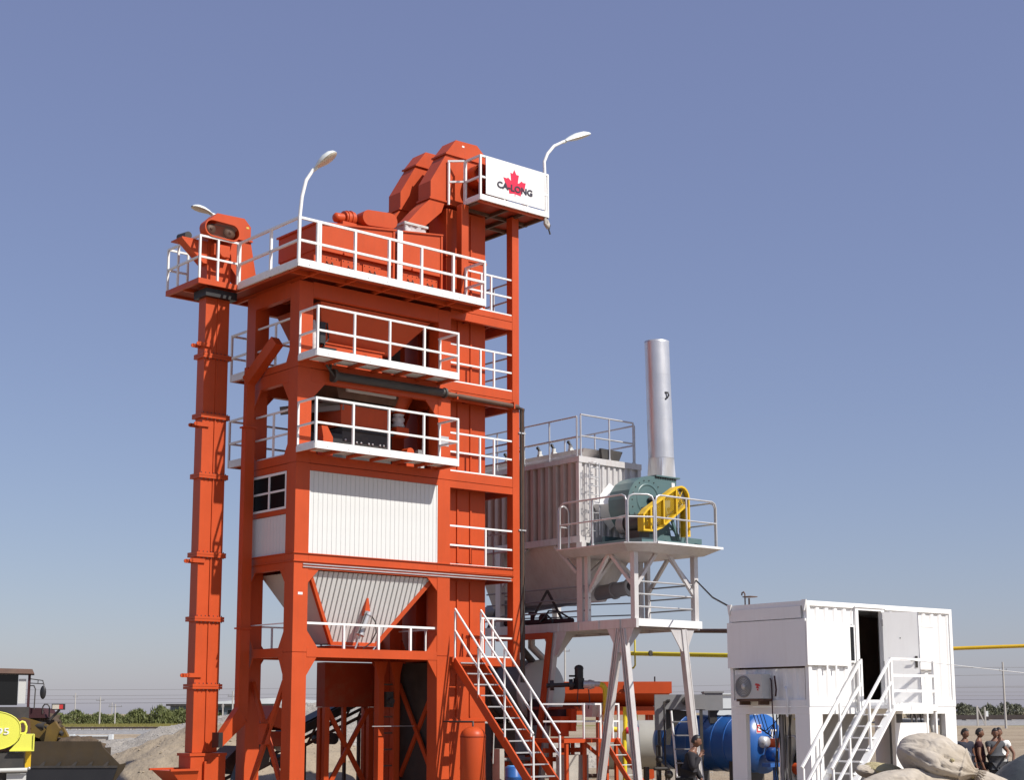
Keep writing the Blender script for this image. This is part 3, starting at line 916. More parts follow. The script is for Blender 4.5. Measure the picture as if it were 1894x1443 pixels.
# ---- head platform with railing
HX0, HX1, HY0, HY1, HZ = 5.39, 7.86, -.52, 2.35, 16.03
hpf = Thing('head_platform', 'small orange platform with white railing carried high on the right posts', 'platform', T, (6.6, .9, HZ))
hpf.part('deck', MB().box(6.42, HX1, HY0, HY1, HZ + .02, HZ + .05).box(HX0, 6.42, HY0, .48, HZ + .02, HZ + .05), M['orange_dusty'])
for y in (-.48, .35, 1.2, 2.27):
    hpf.part('joist', MB().box(6.43 if y > .4 else HX0, HX1, y, y + .07, HZ - .07, HZ + .018), M['brown'] if y > 0 else O)
for x in (5.42, 6.45, 7.05, 7.74):
    hpf.part('joist', MB().box(x, x + .07, HY0 + .12, HY1 - .09 if x > 6.4 else .34, HZ - .08, HZ + .016), M['brown'])
railing(hpf, [(HX0, .15), (HX0, HY0), (HX1, HY0), (HX1, HY1)], HZ - .02, [(HX0, .15), (HX0, -.18 + .3), (HX0, HY0), (6.24, HY0), (7.09, HY0), (HX1, HY0), (HX1, HY1)], h=1.26, mid=(.66,), w=.055, toe=.17)
railing(hpf, [(5.05, .44), (5.36, .17)], HZ, [(5.05, .44)], h=1.26, mid=(.66,), w=.05)
sb = Thing('sign_board', 'white sign board with a red maple leaf and dark lettering on the high platform', 'sign', T, (6.6, HY0 - .05, 16.2))
SX0, SX1, SZ0, SZ1, SY = 5.56, 7.71, 16.20, 17.29, HY0 - .045
sb.part('board', MB().box(SX0, SX1, SY, SY + .02, SZ0, SZ1), WH)
leaf = [(6.578, 17.118), (6.653, 16.989), (6.746, 16.991), (6.703, 16.754), (6.745, 16.757), (6.846, 16.847), (6.889, 16.810), (6.999, 16.822), (6.964, 16.668), (6.947, 16.584), (6.837, 16.526), (6.811, 16.400), (6.618, 16.423), (6.609, 16.348), (6.592, 16.345), (6.592, 16.424), (6.392, 16.392), (6.376, 16.481), (6.293, 16.555), (6.243, 16.662), (6.177, 16.819), (6.310, 16.810), (6.343, 16.851), (6.460, 16.765), (6.435, 17.011), (6.511, 16.989)]
sb.part('leaf_emblem', MB().prism(leaf, 'y', SY - .006, SY - .002), M['red'])


def lettering(th, text, x0, x1, z0, z1, y, mt, name='lettering', bold=.012, frame_axis='front', parent=None):
    cu = bpy.data.curves.new(name, 'FONT')
    cu.body = text
    cu.size = 1
    cu.offset = bold
    cu.extrude = .004
    cu.resolution_u = 3
    tmp = bpy.data.objects.new('tmp_text', cu)
    COL.objects.link(tmp)
    bpy.context.view_layer.update()
    me = bpy.data.meshes.new_from_object(tmp.evaluated_get(bpy.context.evaluated_depsgraph_get()))
    bpy.data.objects.remove(tmp)
    xs = [v.co.x for v in me.vertices]
    ys = [v.co.y for v in me.vertices]
    a, b, c_, d = min(xs), max(xs), min(ys), max(ys)
    bx, by, bz = th.base
    for v in me.vertices:
        u = (v.co.x - a) / (b - a)
        w = (v.co.y - c_) / (d - c_)
        zoff = v.co.z
        if frame_axis == 'front':
            v.co = (x0 + u * (x1 - x0) - bx, y - zoff - by, z0 + w * (z1 - z0) - bz)
        else:
            v.co = (y - zoff - bx, x0 + u * (x1 - x0) - by, z0 + w * (z1 - z0) - bz)
    me.materials.clear()
    me.materials.append(mt)
    o = bpy.data.objects.new(name, me)
    o.parent = parent or th.e
    COL.objects.link(o)
    return o


lettering(sb, 'CA-LONG', 5.95, 7.24, 16.475, 16.665, SY - .012, M['ink'], bold=.03)
hk = Thing('cable_gland', 'frayed brown cable end hanging under the corner of the high platform', 'cable', T, (7.85, -.5, 15.7))
hk.part('coil', MB().path([(7.78, -.5, 15.98), (7.76, -.52, 15.82), (7.84, -.54, 15.74), (7.90, -.5, 15.84), (7.86, -.48, 15.96)], .045, 8), M['concrete'])
hk.part('loose_end', MB().path([(7.88, -.5, 15.93), (7.94, -.52, 15.8), (7.92, -.5, 15.68), (7.97, -.5, 15.55)], .022, 6), M['dark'])
bs = Thing('brace_ladder', 'dark slanting ladder leading up to the high platform behind the right posts', 'ladder', T, (6.7, 2.0, 13.1))
for y in (1.6, 2.05):
    bs.part('stringer', MB().bar((6.45, y, 15.9), (7.0, y, 13.1), .035, .06), M['dark'])
for i in range(9):
    t = (i + .5) / 9
    bs.part('rung', MB().tube((6.45 + .55 * t, 1.6, 15.9 - 2.8 * t), (6.45 + .55 * t, 2.05, 15.9 - 2.8 * t), .014, 6), M['dark'])


# ================================================================== lamps
def lamp(label, pts, head_a, head_b, wid=.17):
    """mast path, head from a to b (local)"""
    th = Thing('street_lamp', label, 'street lamp', T, pts[0], 'curved white lamps on the plant')
    th.part('mast', MB().path(pts, [.045] * (len(pts) - 1) + [.04], 10), WH)
    a, b = Vector(head_a), Vector(head_b)
    ax = (b - a)
    L = ax.length
    ax.normalize()
    side = ax.cross(Vector((0, 0, 1))).normalized()
    upv = side.cross(ax).normalized()
    prof = [(0, .35, .30), (.06, .42, .42), (.25, .72, .75), (.5, .98, 1.0), (.75, .98, .95), (.92, .72, .6), (1.0, .30, .2)]
    vs, fs, vu, fu = [], [], [], []
    n = 9
    for t, w, hgt in prof:
        c0 = a + ax * (L * t)
        for j in range(n):
            an = math.pi * j / (n - 1)
            vs.append(c0 + side * (wid * w * math.cos(an)) + upv * (wid * .62 * hgt * math.sin(an)))
    for i in range(len(prof) - 1):
        for j in range(n - 1):
            fs.append((i * n + j, i * n + j + 1, (i + 1) * n + j + 1, (i + 1) * n + j))
    th.part('lamp_shell', MB().add(vs, fs, True).add([vs[j] for j in range(n)], [tuple(range(n))]), M['lampshell'])
    vs = []
    for t, w, hgt in prof:
        c0 = a + ax * (L * t)
        for j in range(n):
            an = math.pi * j / (n - 1)
            vs.append(c0 + side * (wid * w * .97 * math.cos(an)) - upv * (wid * .22 * hgt * math.sin(an)) * (1 if t > .4 else .5))
    th.part('lamp_glass', MB().add(vs, fs, True), M['cream_glass'])
    th.part('neck', MB().tube(a - ax * .12, a + ax * .05, .05, 8), M['lampshell'])
    return th


lamp('curved white lamp rising from the front corner of the top deck', [(-.56, -.80, 13.0), (-.55, -.80, 14.2), (-.50, -.80, 14.70), (-.39, -.80, 15.14), (-.20, -.82, 15.46)], (-.14, -.84, 15.50), (.26, -1.15, 15.90), .26)
lamp('curved white lamp at the right end of the sign board', [(7.80, -.5, 16.05), (7.78, -.5, 17.2), (7.76, -.5, 17.66), (7.89, -.5, 17.93), (8.14, -.5, 18.22), (8.50, -.5, 18.44)], (8.56, -.5, 18.46), (9.52, -.5, 18.90), .25)
lamp('white lamp head peeping out behind the left elevator head', [(-.30, 3.5, 13.0), (-.30, 3.5, 14.9), (-.36, 3.5, 15.2), (-.50, 3.5, 15.32)], (-.56, 3.5, 15.33), (-1.16, 3.5, 15.42), .17)

# ================================================================== left bucket elevator
EX0, EX1, EY0, EY1 = -1.32, -.64, 2.30, 2.66
el = Thing('bucket_elevator', 'slim orange bucket elevator standing free to the left of the tower', 'bucket elevator', T, (-1.0, 2.45, 0))
cuts = [1.25, 2.85, 4.5, 6.09, 8.07, 9.6, 11.15, 12.9]
for a, b in zip(cuts, cuts[1:]):
    el.part('casing_section', MB().box(EX0, EX1, EY0, EY1, a + .003, b - .003), O)
    el.part('ridge', MB().box(-.99, -.96, EY0 - .03, EY0 - .002, a + .06, b - .06), O)
    if b < 12:
        fl = el.part('flange', MB().box(EX0 - .07, EX1 + .07, EY0 - .06, EY1 + .06, b - .06, b - .003).box(EX0 - .07, EX1 + .07, EY0 - .06, EY1 + .06, b + .003, b + .06), O)
        mb = MB()
        for i in range(7):
            mb.tube((EX0 + i * .113, EY0 - .045, b - .09), (EX0 + i * .113, EY0 - .045, b + .09), .012, 6)
        el.part('bolt_row', mb, M['dark'], parent=fl, kind='stuff')
for z in (11.42, 9.36, 5.93, 3.12):
    mb = MB()
    for y in (EY0 - .03, EY0 + .25):
        mb.box(EX0 - .20, EX0 + .18, y - .015, y + .015, z - .05, z + .05)
        mb.tube((EX0 - .20, y - .015, z), (EX0 - .20, y + .015, z), .05, 10)
    el.part('lifting_lug', mb, O)
el.part('foot_casing', MB().box(EX0 - .10, EX1 + .18, EY0 - .12, EY1 + .1, 0, 1.22).box(EX0 - .14, EX1 + .2, EY0 - .15, EY1 + .13, 1.18, 1.245), O)
el.part('inspection_door', MB().box(-1.08, -.92, EY0 - .20, EY0 - .121, .1, 1.05), O)
el.part('feed_tray', MB().frustum((-1.65, -1.43, 1.9, 2.5), .35, (-2.15, -1.425, 1.75, 2.75), .86), O)
el.part('feed_tray_rim', MB().box(-2.2, -1.424, 1.70, 1.76, .85, .90).box(-2.2, -1.424, 2.74, 2.8, .85, .90), O)
HZ1 = 14.36
el.part('head_casing', MB().box(EX0, EX1, EY0, EY1, 12.9, HZ1), O)
el.part('head_flange', MB().box(EX0 - .05, -.02, EY0 - .03, EY1 + .08, HZ1, HZ1 + .045), O)
el.part('head_hood', MB().prism([(EX0, HZ1 + .046), (-.08, HZ1 + .046), (-.08, 14.76), (-.28, 14.96), (-1.08, 14.94), (EX0, 14.70)], 'y', EY0 - .02, EY1 + .06), O)
el.part('discharge_chute', MB().prism([(EX1 + .003, HZ1 - .002), (-.05, HZ1 - .002), (.16, 13.35), (.16, 13.1), (-.22, 13.1), (EX1 + .003, 13.6)], 'y', EY0 + .02, EY1 + .05), O)
el.part('sticker', MB().box(-.22, -.14, EY0 - .026, EY0 - .021, 14.70, 14.75), M['sticker'])
ed = Thing('elevator_drive', 'open meshed chain guard with two sprockets at the head of the left elevator', 'drive guard', T, (-1.1, 2.1, 14.4))
outer = slot(-1.36, -.80, 14.42, 14.40, .235)
inner = slot(-1.36, -.80, 14.42, 14.40, .20)
n = len(outer)
vs = [(u, 1.98, v) for u, v in outer] + [(u, 2.27, v) for u, v in outer] + [(u, 1.98, v) for u, v in inner] + [(u, 2.27, v) for u, v in inner]
fs = []
for i in range(n):
    k = (i + 1) % n
    fs += [(i, k, n + k, n + i), (2 * n + i, 3 * n + i, 3 * n + k, 2 * n + k), (i, 2 * n + i, 2 * n + k, k), (n + i, n + k, 3 * n + k, 3 * n + i)]
ed.part('guard_rim', MB().add(vs, fs), O)
ed.part('back_plate', MB().prism(inner, 'y', 2.24, 2.262), M['orange'])
mb = MB()
for i in range(22):
    x = -1.55 + i * .045
    mb.bar((x - .14, 2.0, 14.24), (x + .14, 2.0, 14.59), .006, .006) if -1.40 < x < -.74 else None
ed.part('guard_mesh', mb, M['brown'])
for x, rr in ((-1.36, .13), (-.82, .16)):
    ed.part('sprocket', MB().lathe([(.03, 2.08), (rr, 2.08), (rr, 2.14), (.03, 2.14)], (x, 0, 14.41), 'y', 18).lathe([(.0, 2.04), (.04, 2.05), (.04, 2.2)], (x, 0, 14.41), 'y', 8), M['brown'])
ed.part('chain', MB().bar((-1.36, 2.11, 14.55), (-.82, 2.11, 14.57), .03, .02), M['dark'])
ed.part('chain', MB().bar((-1.36, 2.11, 14.28), (-.82, 2.11, 14.25), .03, .02), M['dark'])
ed.part('motor', MB().tube((-1.80, 2.9, 14.28), (-1.80, 2.45, 14.24), .10, 14), M['dark'])
ed.part('motor_plate', MB().box(-2.05, EX0 - .003, 2.32, 2.9, 14.103, 14.135), O)
ed.part('motor_bracket', MB().prism([(-2.05, 14.10), (EX0 - .003, 14.10), (EX0 - .003, 13.55), (-1.42, 13.55)], 'y', 2.32, 2.62), O)
ed.part('gearbox', MB().box(-1.25, -.8, 2.08, 2.29, 13.75, 14.05).tube((-1.0, 2.0, 13.85), (-1.0, 2.3, 13.85), .14, 12), O)
# platform round the head
PX0, PX1, PY0, PY1, PZ = -1.72, -.57, 2.0, 3.72, 12.93
ep = Thing('elevator_platform', 'small railed platform round the head of the left elevator', 'platform', T, (-1.1, 2.8, PZ))
ep.part('edge_beam', MB().box(PX0, PX1, PY0, PY0 + .07, PZ - .02, PZ + .12), O)
ep.part('edge_beam', MB().box(PX0, PX0 + .07, PY0 + .073, PY1, PZ - .02, PZ + .12), O)
ep.part('edge_beam', MB().box(PX0 + .073, PX1, PY1 - .07, PY1, PZ - .02, PZ + .12), O)
ep.part('deck', MB().box(PX0 + .073, EX0 - .003, PY0 + .073, PY1 - .073, PZ + .03, PZ + .06).box(EX0, PX1, EY1 + .003, PY1 - .073, PZ + .03, PZ + .06).box(EX0, PX1, PY0 + .073, EY0 - .003, PZ + .03, PZ + .06), M['orange_dusty'])
ep.part('joist', MB().box(PX0 + .075, PX1, 2.85, 2.92, PZ - .05, PZ + .029), O)
ep.part('support_collar', MB().box(EX0 - .1, EX1 + .12, EY0 - .16, EY1 + .1, PZ - .26, PZ - .06), M['black'])
railing(ep, [(PX1 - .02, PY0 + .03), (PX0 + .03, PY0 + .03), (PX0 + .03, PY1 - .03), (PX0 + .6, PY1 - .03)], PZ + .1,
        [(PX1 - .02, PY0 + .03), (-1.17, PY0 + .03), (PX0 + .03, PY0 + .03), (PX0 + .03, 3.15), (PX0 + .03, PY1 - .03), (PX0 + .6, PY1 - .03)], h=1.13, mid=(.58,), w=.05)
S, G = M['silver'], M['galv']
# ================================================================== tower stair
st = Thing('steel_stair', 'steep orange stair with white handrails at the right foot of the tower', 'stair', T, (5.4, -1.6, 0))
y_top, z_top, y_bot, z_bot = -.02, 3.66, -3.55, 0.0
for x in (4.93, 5.80):
    st.part('stringer', MB().bar((x, y_top, z_top - .12), (x, y_bot, z_bot - .12 + .05), .05, .22, (0, .7, .7)), O)
NT = 13
for i in range(NT):
    t = (i + .6) / NT
    y, z = y_top + (y_bot - y_top) * t, z_top + (z_bot - z_top) * t
    st.part('tread', MB().box(4.957, 5.773, y - .10, y + .10, z - .03, z), G)
for x in (4.93, 5.80):
    for hh, nm in ((1.22, 'handrail'), (.66, 'mid_rail')):
        a = (x, y_top - .04, z_top + hh)
        b = (x, -3.12, z_top + hh + (z_bot - z_top) * (3.08 / 3.53))
        mb = MB().path([a, b], .028, 8)
        st.part(nm, mb, WH)
    for yy in (-.06, -1.02, -2.05, -3.12):
        z0 = z_top + (z_bot - z_top) * ((y_top - yy) / (y_top - y_bot))
        base_z = 0.0 if yy < -3 else z0 - .05
        st.part('post', MB().tube((x, yy, base_z), (x, yy, z0 + 1.20), .026, 8), WH)
st.part('landing', MB().box(4.85, 5.86, -.06, -.003, 3.50, 3.63), O)

# ================================================================== compressed air tank
AX, AY = 4.56, -1.26
at = Thing('air_tank', 'upright orange air tank with a domed top beside the stair foot', 'air tank', T, (AX, AY, 0))
at.part('shell', MB().lathe([(.0, 1.86), (.10, 1.85), (.20, 1.81), (.28, 1.74), (.315, 1.66), (.32, 1.6), (.32, .15), (.28, .08), (.0, .08)], (AX, AY, 0), 'z', 28), O)
at.part('seam', MB().lathe([(.322, 1.63), (.326, 1.62), (.326, 1.60), (.322, 1.59)], (AX, AY, 0), 'z', 28), M['orange_dusty'])
at.part('gauge', MB().lathe([(.0, -.02), (.075, -.02), (.08, 0), (.08, .05), (.0, .05)], (5.93, -.5, 1.86), 'y', 16).tube((5.93, -.45, 1.86), (5.93, -.4, 0.9), .015, 6), M['lightgrey'])
at.part('pipework', MB().path([(AX, AY, 1.84), (AX, AY, 1.98), (4.6, -.02, 1.98)], .02, 6), M['dark'])
at.part('foot', MB().box(AX - .12, AX + .12, AY - .12, AY + .12, 0, .09), M['dark'])

# ================================================================== dark equipment below the tower
sk = Thing('reject_bin', 'big dark red sheet metal bin on braced legs in the shade under the tower', 'bin', T, (3.6, 3.0, 0))
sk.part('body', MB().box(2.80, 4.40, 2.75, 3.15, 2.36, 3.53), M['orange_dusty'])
for x in (2.785, 4.3):
    sk.part('corner_angle', MB().box(x, x + .11, 2.735, 2.749, 2.36, 3.53), M['orange_dusty'])
for x in (2.82, 4.24):
    for y in (2.76, 3.0):
        sk.part('leg', MB().box(x, x + .15, y, y + .13, 0, 2.355), M['orange'])
for (a, b, y) in (((2.97, 0.3), (4.23, 2.3), 2.80), ((4.23, .3), (2.97, 2.3), 2.88)):
    sk.part('cross_brace', MB().bar((a[0], y, a[1]), (b[0], y, b[1]), .07, .12), M['orange'])
sk.part('centre_post', MB().box(3.55, 3.65, 2.98, 3.08, .9, 2.355), M['orange'])
cvb = Thing('belt_conveyor', 'dark inclined belt conveyor running up behind the tower legs', 'conveyor', T, (2.5, 4.8, 0))
for dy in (0, .7):
    cvb.part('side_frame', MB().bar((1.2, 4.6 + dy, .85), (6.2, 4.6 + dy, 2.95), .06, .22, (0, 0, 1)), M['dark'])
    cvb.part('side_frame', MB().bar((1.2, 4.6 + dy, .40), (6.2, 4.6 + dy, 2.5), .05, .08, (0, 0, 1)), M['brown'])
cvb.part('belt', MB().bar((1.2, 4.95, 1.0), (6.2, 4.95, 3.1), .62, .03), M['black'])
for i in range(9):
    t = (i + .5) / 9
    cvb.part('truss_member', MB().bar((1.2 + 5.0 * t - .2, 4.6, .40 + 2.1 * t - .08), (1.2 + 5.0 * t + .1, 4.6, .85 + 2.1 * t), .04, .05), M['brown'])
for x, z in ((1.8, .7), (3.4, 1.4), (5.2, 2.1)):
    cvb.part('support_leg', MB().bar((x, 4.6, 0), (x, 4.6, z), .08, .08).bar((x, 5.3, 0), (x, 5.3, z), .08, .08), M['brown'])
cvb.part('tail_guard', MB().prism([(.75, .86), (1.3, .60), (1.3, 1.35)], 'y', 4.5, 5.4), M['brown'])
cvb.part('return_roller', MB().tube((3.0, 4.5, .9), (3.0, 5.4, .9), .2, 14).tube((4.3, 4.5, 1.5), (4.3, 5.4, 1.5), .16, 14), M['dark'])
ch = Thing('feeder_hood', 'faded orange feeder hood over the conveyor behind the left cross brace', 'hood', T, (1.5, 3.7, 0))
ch.part('hood', MB().prism([(1.25, 1.95), (1.95, 1.75), (2.15, 2.2), (1.55, 2.4)], 'y', 3.2, 4.3), O)
ch.part('skirt', MB().box(1.45, 2.0, 3.25, 4.2, 1.35, 1.73), M['orange_dusty'])
ch.part('chute', MB().prism([(.75, .5), (1.6, .9), (1.7, 1.5), (1.25, 1.95), (.9, .9)], 'y', 3.5, 4.0), M['dark'])
ch.part('motor', MB().tube((1.95, 3.1, 1.35), (1.95, 3.6, 1.35), .14, 14), M['lightgrey'])
for x in (1.1, 2.0):
    ch.part('leg', MB().box(x, x + .07, 3.4, 3.47, 0, 1.3), O)
cab = Thing('cable_tray', 'dark upright bundle of cables and ducts inside the tower foot', 'cable tray', T, (4.7, 2.9, 0))
cab.part('tray', MB().box(4.55, 4.95, 2.85, 3.0, 0, 3.5), M['dark'])
cab.part('panel', MB().box(5.0, 6.3, 2.9, 3.05, 1.2, 3.5), M['brown'])
for i in range(4):
    cab.part('cable', MB().path([(4.6 + i * .11, 2.78, 3.5), (4.62 + i * .1, 2.76, 2.2), (4.66 + i * .12 + .05 * (i % 2), 2.74, 1.2), (4.8 + i * .16, 2.7, 0.1)], .022, 6), M['black'] if i % 2 else M['grey'])

# ================================================================== bag filter house
bf = Thing('bag_filter', 'big silver ribbed bag filter house on braced legs behind the tower', 'filter house', T, (9.6, 1.0, 0))
BX, BXR, BY, BYB, BZ0, BZ1 = 8.40, 10.78, -1.13, 3.6, 6.86, 9.14


def corr(a0, a1, pitch, width, dep, off, sgn):
    pts = [(a0, off)]
    x = a0 + pitch * .5
    while x + width < a1 - .05:
        pts += [(x, off), (x + dep * .5, off + sgn * dep), (x + width - .012, off + sgn * dep), (x + width, off)]
        x += pitch
    pts.append((a1, off))
    return pts


# left wall: profile in (y, x) swept in z
def vwall(prof, z0, z1, swap):
    vs, fs = [], []
    for (a, b) in prof:
        p = (b, a) if swap else (a, b)
        vs += [(p[0], p[1], z0), (p[0], p[1], z1)]
    for i in range(len(prof) - 1):
        fs.append((2 * i, 2 * i + 2, 2 * i + 3, 2 * i + 1))
    return MB().add(vs, fs)


bf.part('side_wall', vwall(corr(BY + .1, BYB, .315, .19, .115, BX + .115, -1), BZ0 + .1, BZ1 - .12, True), M['silver_reflect_tint'])
bf.part('front_wall', vwall(corr(BX + .1, BXR - .1, .22, .12, .05, BY + .05, -1), BZ0 + .1, BZ1 - .12, False), S)
bf.part('core', MB().box(BX + .12, BXR - .02, BY + .08, BYB, BZ0 + .02, BZ1 - .02), S)
bf.part('top_frame', MB().box(BX - .03, BX + .12, BY + .05, BYB, BZ1 - .13, BZ1).box(BX - .03, BXR + .03, BY - .04, BY + .05, BZ1 - .15, BZ1 + .02), S)
bf.part('base_frame', MB().box(BX - .02, BX + .12, BY + .02, BYB, BZ0 - .08, BZ0 + .10).box(BX - .02, BXR + .02, BY - .03, BY + .02, BZ0 - .08, BZ0 + .10), S)
for x in (BX - .02, BXR - .10):
    bf.part('corner_strip', MB().box(x, x + .12, BY - .02, BY + .10, BZ0 + .101, BZ1 - .151), S)
bf.part('hopper', MB().frustum((9.3, 9.85, BY + .5, BYB), 5.25, (BX + .12, BXR - .03, BY + .06, BYB), BZ0 + .02), S)
bf.part('screw_tube', MB().tube((9.55, BY - .75, 5.55), (9.55, BYB + .6, 5.15), .20, 18).tube((9.55, BY - .80, 5.555), (9.55, BY - .72, 5.55), .25, 18).tube((9.55, BY - .2, 5.51), (9.55, BY - .12, 5.50), .24, 18), M['grey'])
bf.part('screw_cap', MB().lathe([(.0, -.82), (.17, -.80), (.17, -.76)], (9.55, BY, 5.555), 'y', 16), M['black'])
# roof plenum with valves
bf.part('roof_plenum', MB().hexa([(BX + .5, BY + .5, BZ1 + .021), (BX + 1.5, BY + .5, BZ1 + .021), (BX + 1.5, BYB, BZ1 + .021), (BX + .5, BYB, BZ1 + .021),
                                  (BX + .35, BY + .15, BZ1 + .30), (BX + 1.6, BY + .15, BZ1 + .30), (BX + 1.6, BYB, BZ1 + .30), (BX + .35, BYB, BZ1 + .30)]), S)
bf.part('vent_mesh', MB().prism([(BX + .95, BZ1 + .05), (BX + 1.6, BZ1 + .03), (BX + 1.75, BZ1 + .32), (BX + .9, BZ1 + .34)], 'y', BY + .05, BY + .14), M['dark'])
for i, y in enumerate((-.35, .35, .95, 1.7, 2.4)):
    v = bf.part('pulse_valve', MB().tube((BX + .42, y, BZ1 + .3), (BX + .42, y, BZ1 + .46), .06, 10).box(BX + .36, BX + .50, y - .05, y + .05, BZ1 + .30, BZ1 + .36), M['lightgrey'])
    bf.part('solenoid', MB().path([(BX + .42, y, BZ1 + .46), (BX + .40, y + .05, BZ1 + .55)], .04, 8).ball((BX + .40, y + .06, BZ1 + .56), .05, .05, .05, 8, 6), M['black'], parent=v)
bf.part('air_line', MB().path([(BX + .2, BY + .1, BZ1 + .12), (BX + .2, BYB, BZ1 + .12)], .022, 8).path([(BX + .05, BY + .1, BZ1 + .06), (BX + .05, BYB, BZ1 + .06)], .015, 6), M['galv'])
for x, y in ((BX, BY), (BXR - .18, BY), (BX, 2.3), (BXR - .18, 2.3)):
    bf.part('leg', MB().box(x, x + .17, y - .08, y + .13, 4.62, BZ0 - .081), S)
for (a, b) in (((BX + .08, -.95, 5.95), (BX + .08, -.05, BZ0 - .09)), ((BX + .08, 2.2, 5.8), (BX + .08, 1.15, BZ0 - .09)), ((BX + .1, BY, 5.75), (BX + 1.0, BY, 6.4)), ((BXR - .1, BY, 5.75), (BXR - 1.0, BY, 6.4))):
    bf.part('brace', MB().bar(a, b, .09, .09), S)
# roof railing (round tube)
railing(bf, [(BX + .05, BYB), (BX + .05, BY + .12)], BZ1, [(BX + .05, BY + .12), (BX + .05, .12), (BX + .05, 1.2), (BX + .05, 2.4)], h=1.15, mid=(.58,), w=.05, m='galv', rnd=True)
railing(bf, [(BX + .1, BY + .02), (10.55, BY + .02)], BZ1, [(BX + .1, BY + .02), (9.6, BY + .02), (10.55, BY + .02)], h=1.2, mid=(.6,), w=.05, m='galv', rnd=True)
railing(bf, [(10.68, BY + .1), (10.68, BYB)], BZ1, [(10.68, BY + .1), (10.68, .6), (10.68, 1.9)], h=1.15, mid=(.58,), w=.05, m='galv', rnd=True)
ld = Thing('wall_ladder', 'galvanised ladder with hoops on the front of the filter house', 'ladder', T, (8.85, BY - .1, 7))
for x in (8.64, 9.02):
    ld.part('stringer', MB().tube((x, BY - .16, 7.0), (x, BY - .16, 9.0), .02, 8), G)
for i in range(8):
    ld.part('rung', MB().tube((8.64, BY - .16, 7.1 + i * .25), (9.02, BY - .16, 7.1 + i * .25), .013, 6), G)
for z in (7.35, 7.95, 8.5, 8.95):
    ld.part('hoop', MB().path([(8.64, BY - .16, z)] + [(8.76 - .3 * math.cos(a_ * .5) * .5 - .1, BY - .16 - .25 * math.sin(a_ * .55), z) for a_ in range(1, 6)] + [(8.95, BY - .18, z)], .011, 5), G)
ld.part('upright', MB().tube((8.50, BY - .2, 7.2), (8.50, BY - .2, 8.9), .011, 5), G)

# ================================================================== fan platform and support frame
fp = Thing('support_frame', 'silver steel trestle with splayed legs carrying the fan platform', 'steel frame', T, (9.6, -2.2, 0))
YF_, YB_ = -3.18, -1.13
for x in (8.40, 10.70):
    fp.part('column', MB().box(x, x + .15, YF_ - .02, YF_ + .13, 4.62, 6.42), S)
    fp.part('column', MB().box(x, x + .12, YB_ - .30, YB_ - .18, 4.62, 6.42), S)
# lower deck
fp.part('deck_beam', MB().box(8.36, 8.45, -3.28, 3.2, 4.38, 4.615), S)
fp.part('deck_beam', MB().box(8.453, 10.88, -3.28, -3.19, 4.42, 4.615), WH)
fp.part('deck_beam', MB().box(10.80, 10.88, -3.185, 3.2, 4.38, 4.615), S)
fp.part('deck_plate', MB().box(8.453, 10.797, -3.186, 3.2, 4.55, 4.60), S)
for y in (-2.4, -1.4, -.4, .6, 1.6):
    fp.part('joist', MB().box(8.453, 10.797, y, y + .08, 4.40, 4.548), S)
for y in (-2.7, -1.9, -1.1, -.3):
    fp.part('stiffener', MB().box(8.33, 8.358, y, y + .03, 4.39, 4.61), S)
# splayed legs
for (xt, yt, xb, yb) in ((8.42, -2.62, 8.42, -1.75), (8.42, -2.75, 8.42, -3.25), (10.2, -3.18, 10.75, -3.18), (8.42, -.10, 8.42, .62)):
    mb = MB()
    d = Vector((xb - xt, yb - yt, -4.38))
    for s_ in (-1, 1):
        off = (0, .075 * s_, 0) if abs(xb - xt) < .02 else (.075 * s_, 0, 0)
        mb.bar(Vector((xt, yt, 4.38)) + Vector(off), Vector((xb, yb, 0)) + Vector(off), .035 if abs(xb - xt) >= .02 else .16, .16 if abs(xb - xt) >= .02 else .035, (0, 1, 0))
    mb.bar((xt, yt, 4.38), (xb, yb, 0), .14, .03 if abs(xb - xt) < .02 else .14, (0, 1, 0))
    fp.part('leg', mb, S)
for (x, y, ax) in ((8.42, -2.68, 'y'), (10.2, -3.18, 'x'), (8.42, -.1, 'y')):
    if ax == 'y':
        fp.part('gusset', MB().prism([(y - .5, 4.378), (y + .5, 4.378), (y + .12, 3.75), (y - .12, 3.75)], 'x', x - .045, x - .02), S)
        fp.part('gusset', MB().prism([(x - .02, 4.378), (x + .75, 4.378), (x + .1, 3.7), (x - .02, 3.7)], 'y', y - .02, y + .01), S)
    else:
        fp.part('gusset', MB().prism([(x - .5, 4.378), (x + .42, 4.378), (x + .12, 3.8), (x - .08, 3.8)], 'y', y - .045, y - .02), S)
# braces below the upper platform
for (a, b) in (((8.475, -3.12, 5.45), (8.475, -2.2, 6.42)), ((8.475, -1.4, 5.4), (8.475, -2.2, 6.42)), ((8.55, -3.11, 5.5), (9.35, -3.11, 6.42)), ((10.72, -3.11, 5.35), (9.75, -3.11, 6.42)), ((10.77, -1.4, 5.5), (10.77, -2.2, 6.42)), ((10.77, -3.05, 5.5), (10.77, -2.2, 6.42)), ((8.5, -1.35, 5.4), (9.5, -1.35, 6.42))):
    fp.part('brace', MB().bar(a, b, .09, .09), S)
for z in (5.60, 5.27, 4.94):
    fp.part('side_rail', MB().tube((8.555, -3.11, z), (10.695, -3.11, z), .024, 8), G)
    fp.part('side_rail', MB().tube((10.775, -3.04, z), (10.775, -1.45, z), .022, 8), M['grey'])
    fp.part('side_rail', MB().tube((8.47, -1.44, z - .02), (8.47, 2.9, z - .02), .022, 8), M['grey'])
    fp.part('side_rail', MB().tube((8.9, 2.9, z - .05), (10.7, -1.2, z - .05), .02, 6), M['grey'])
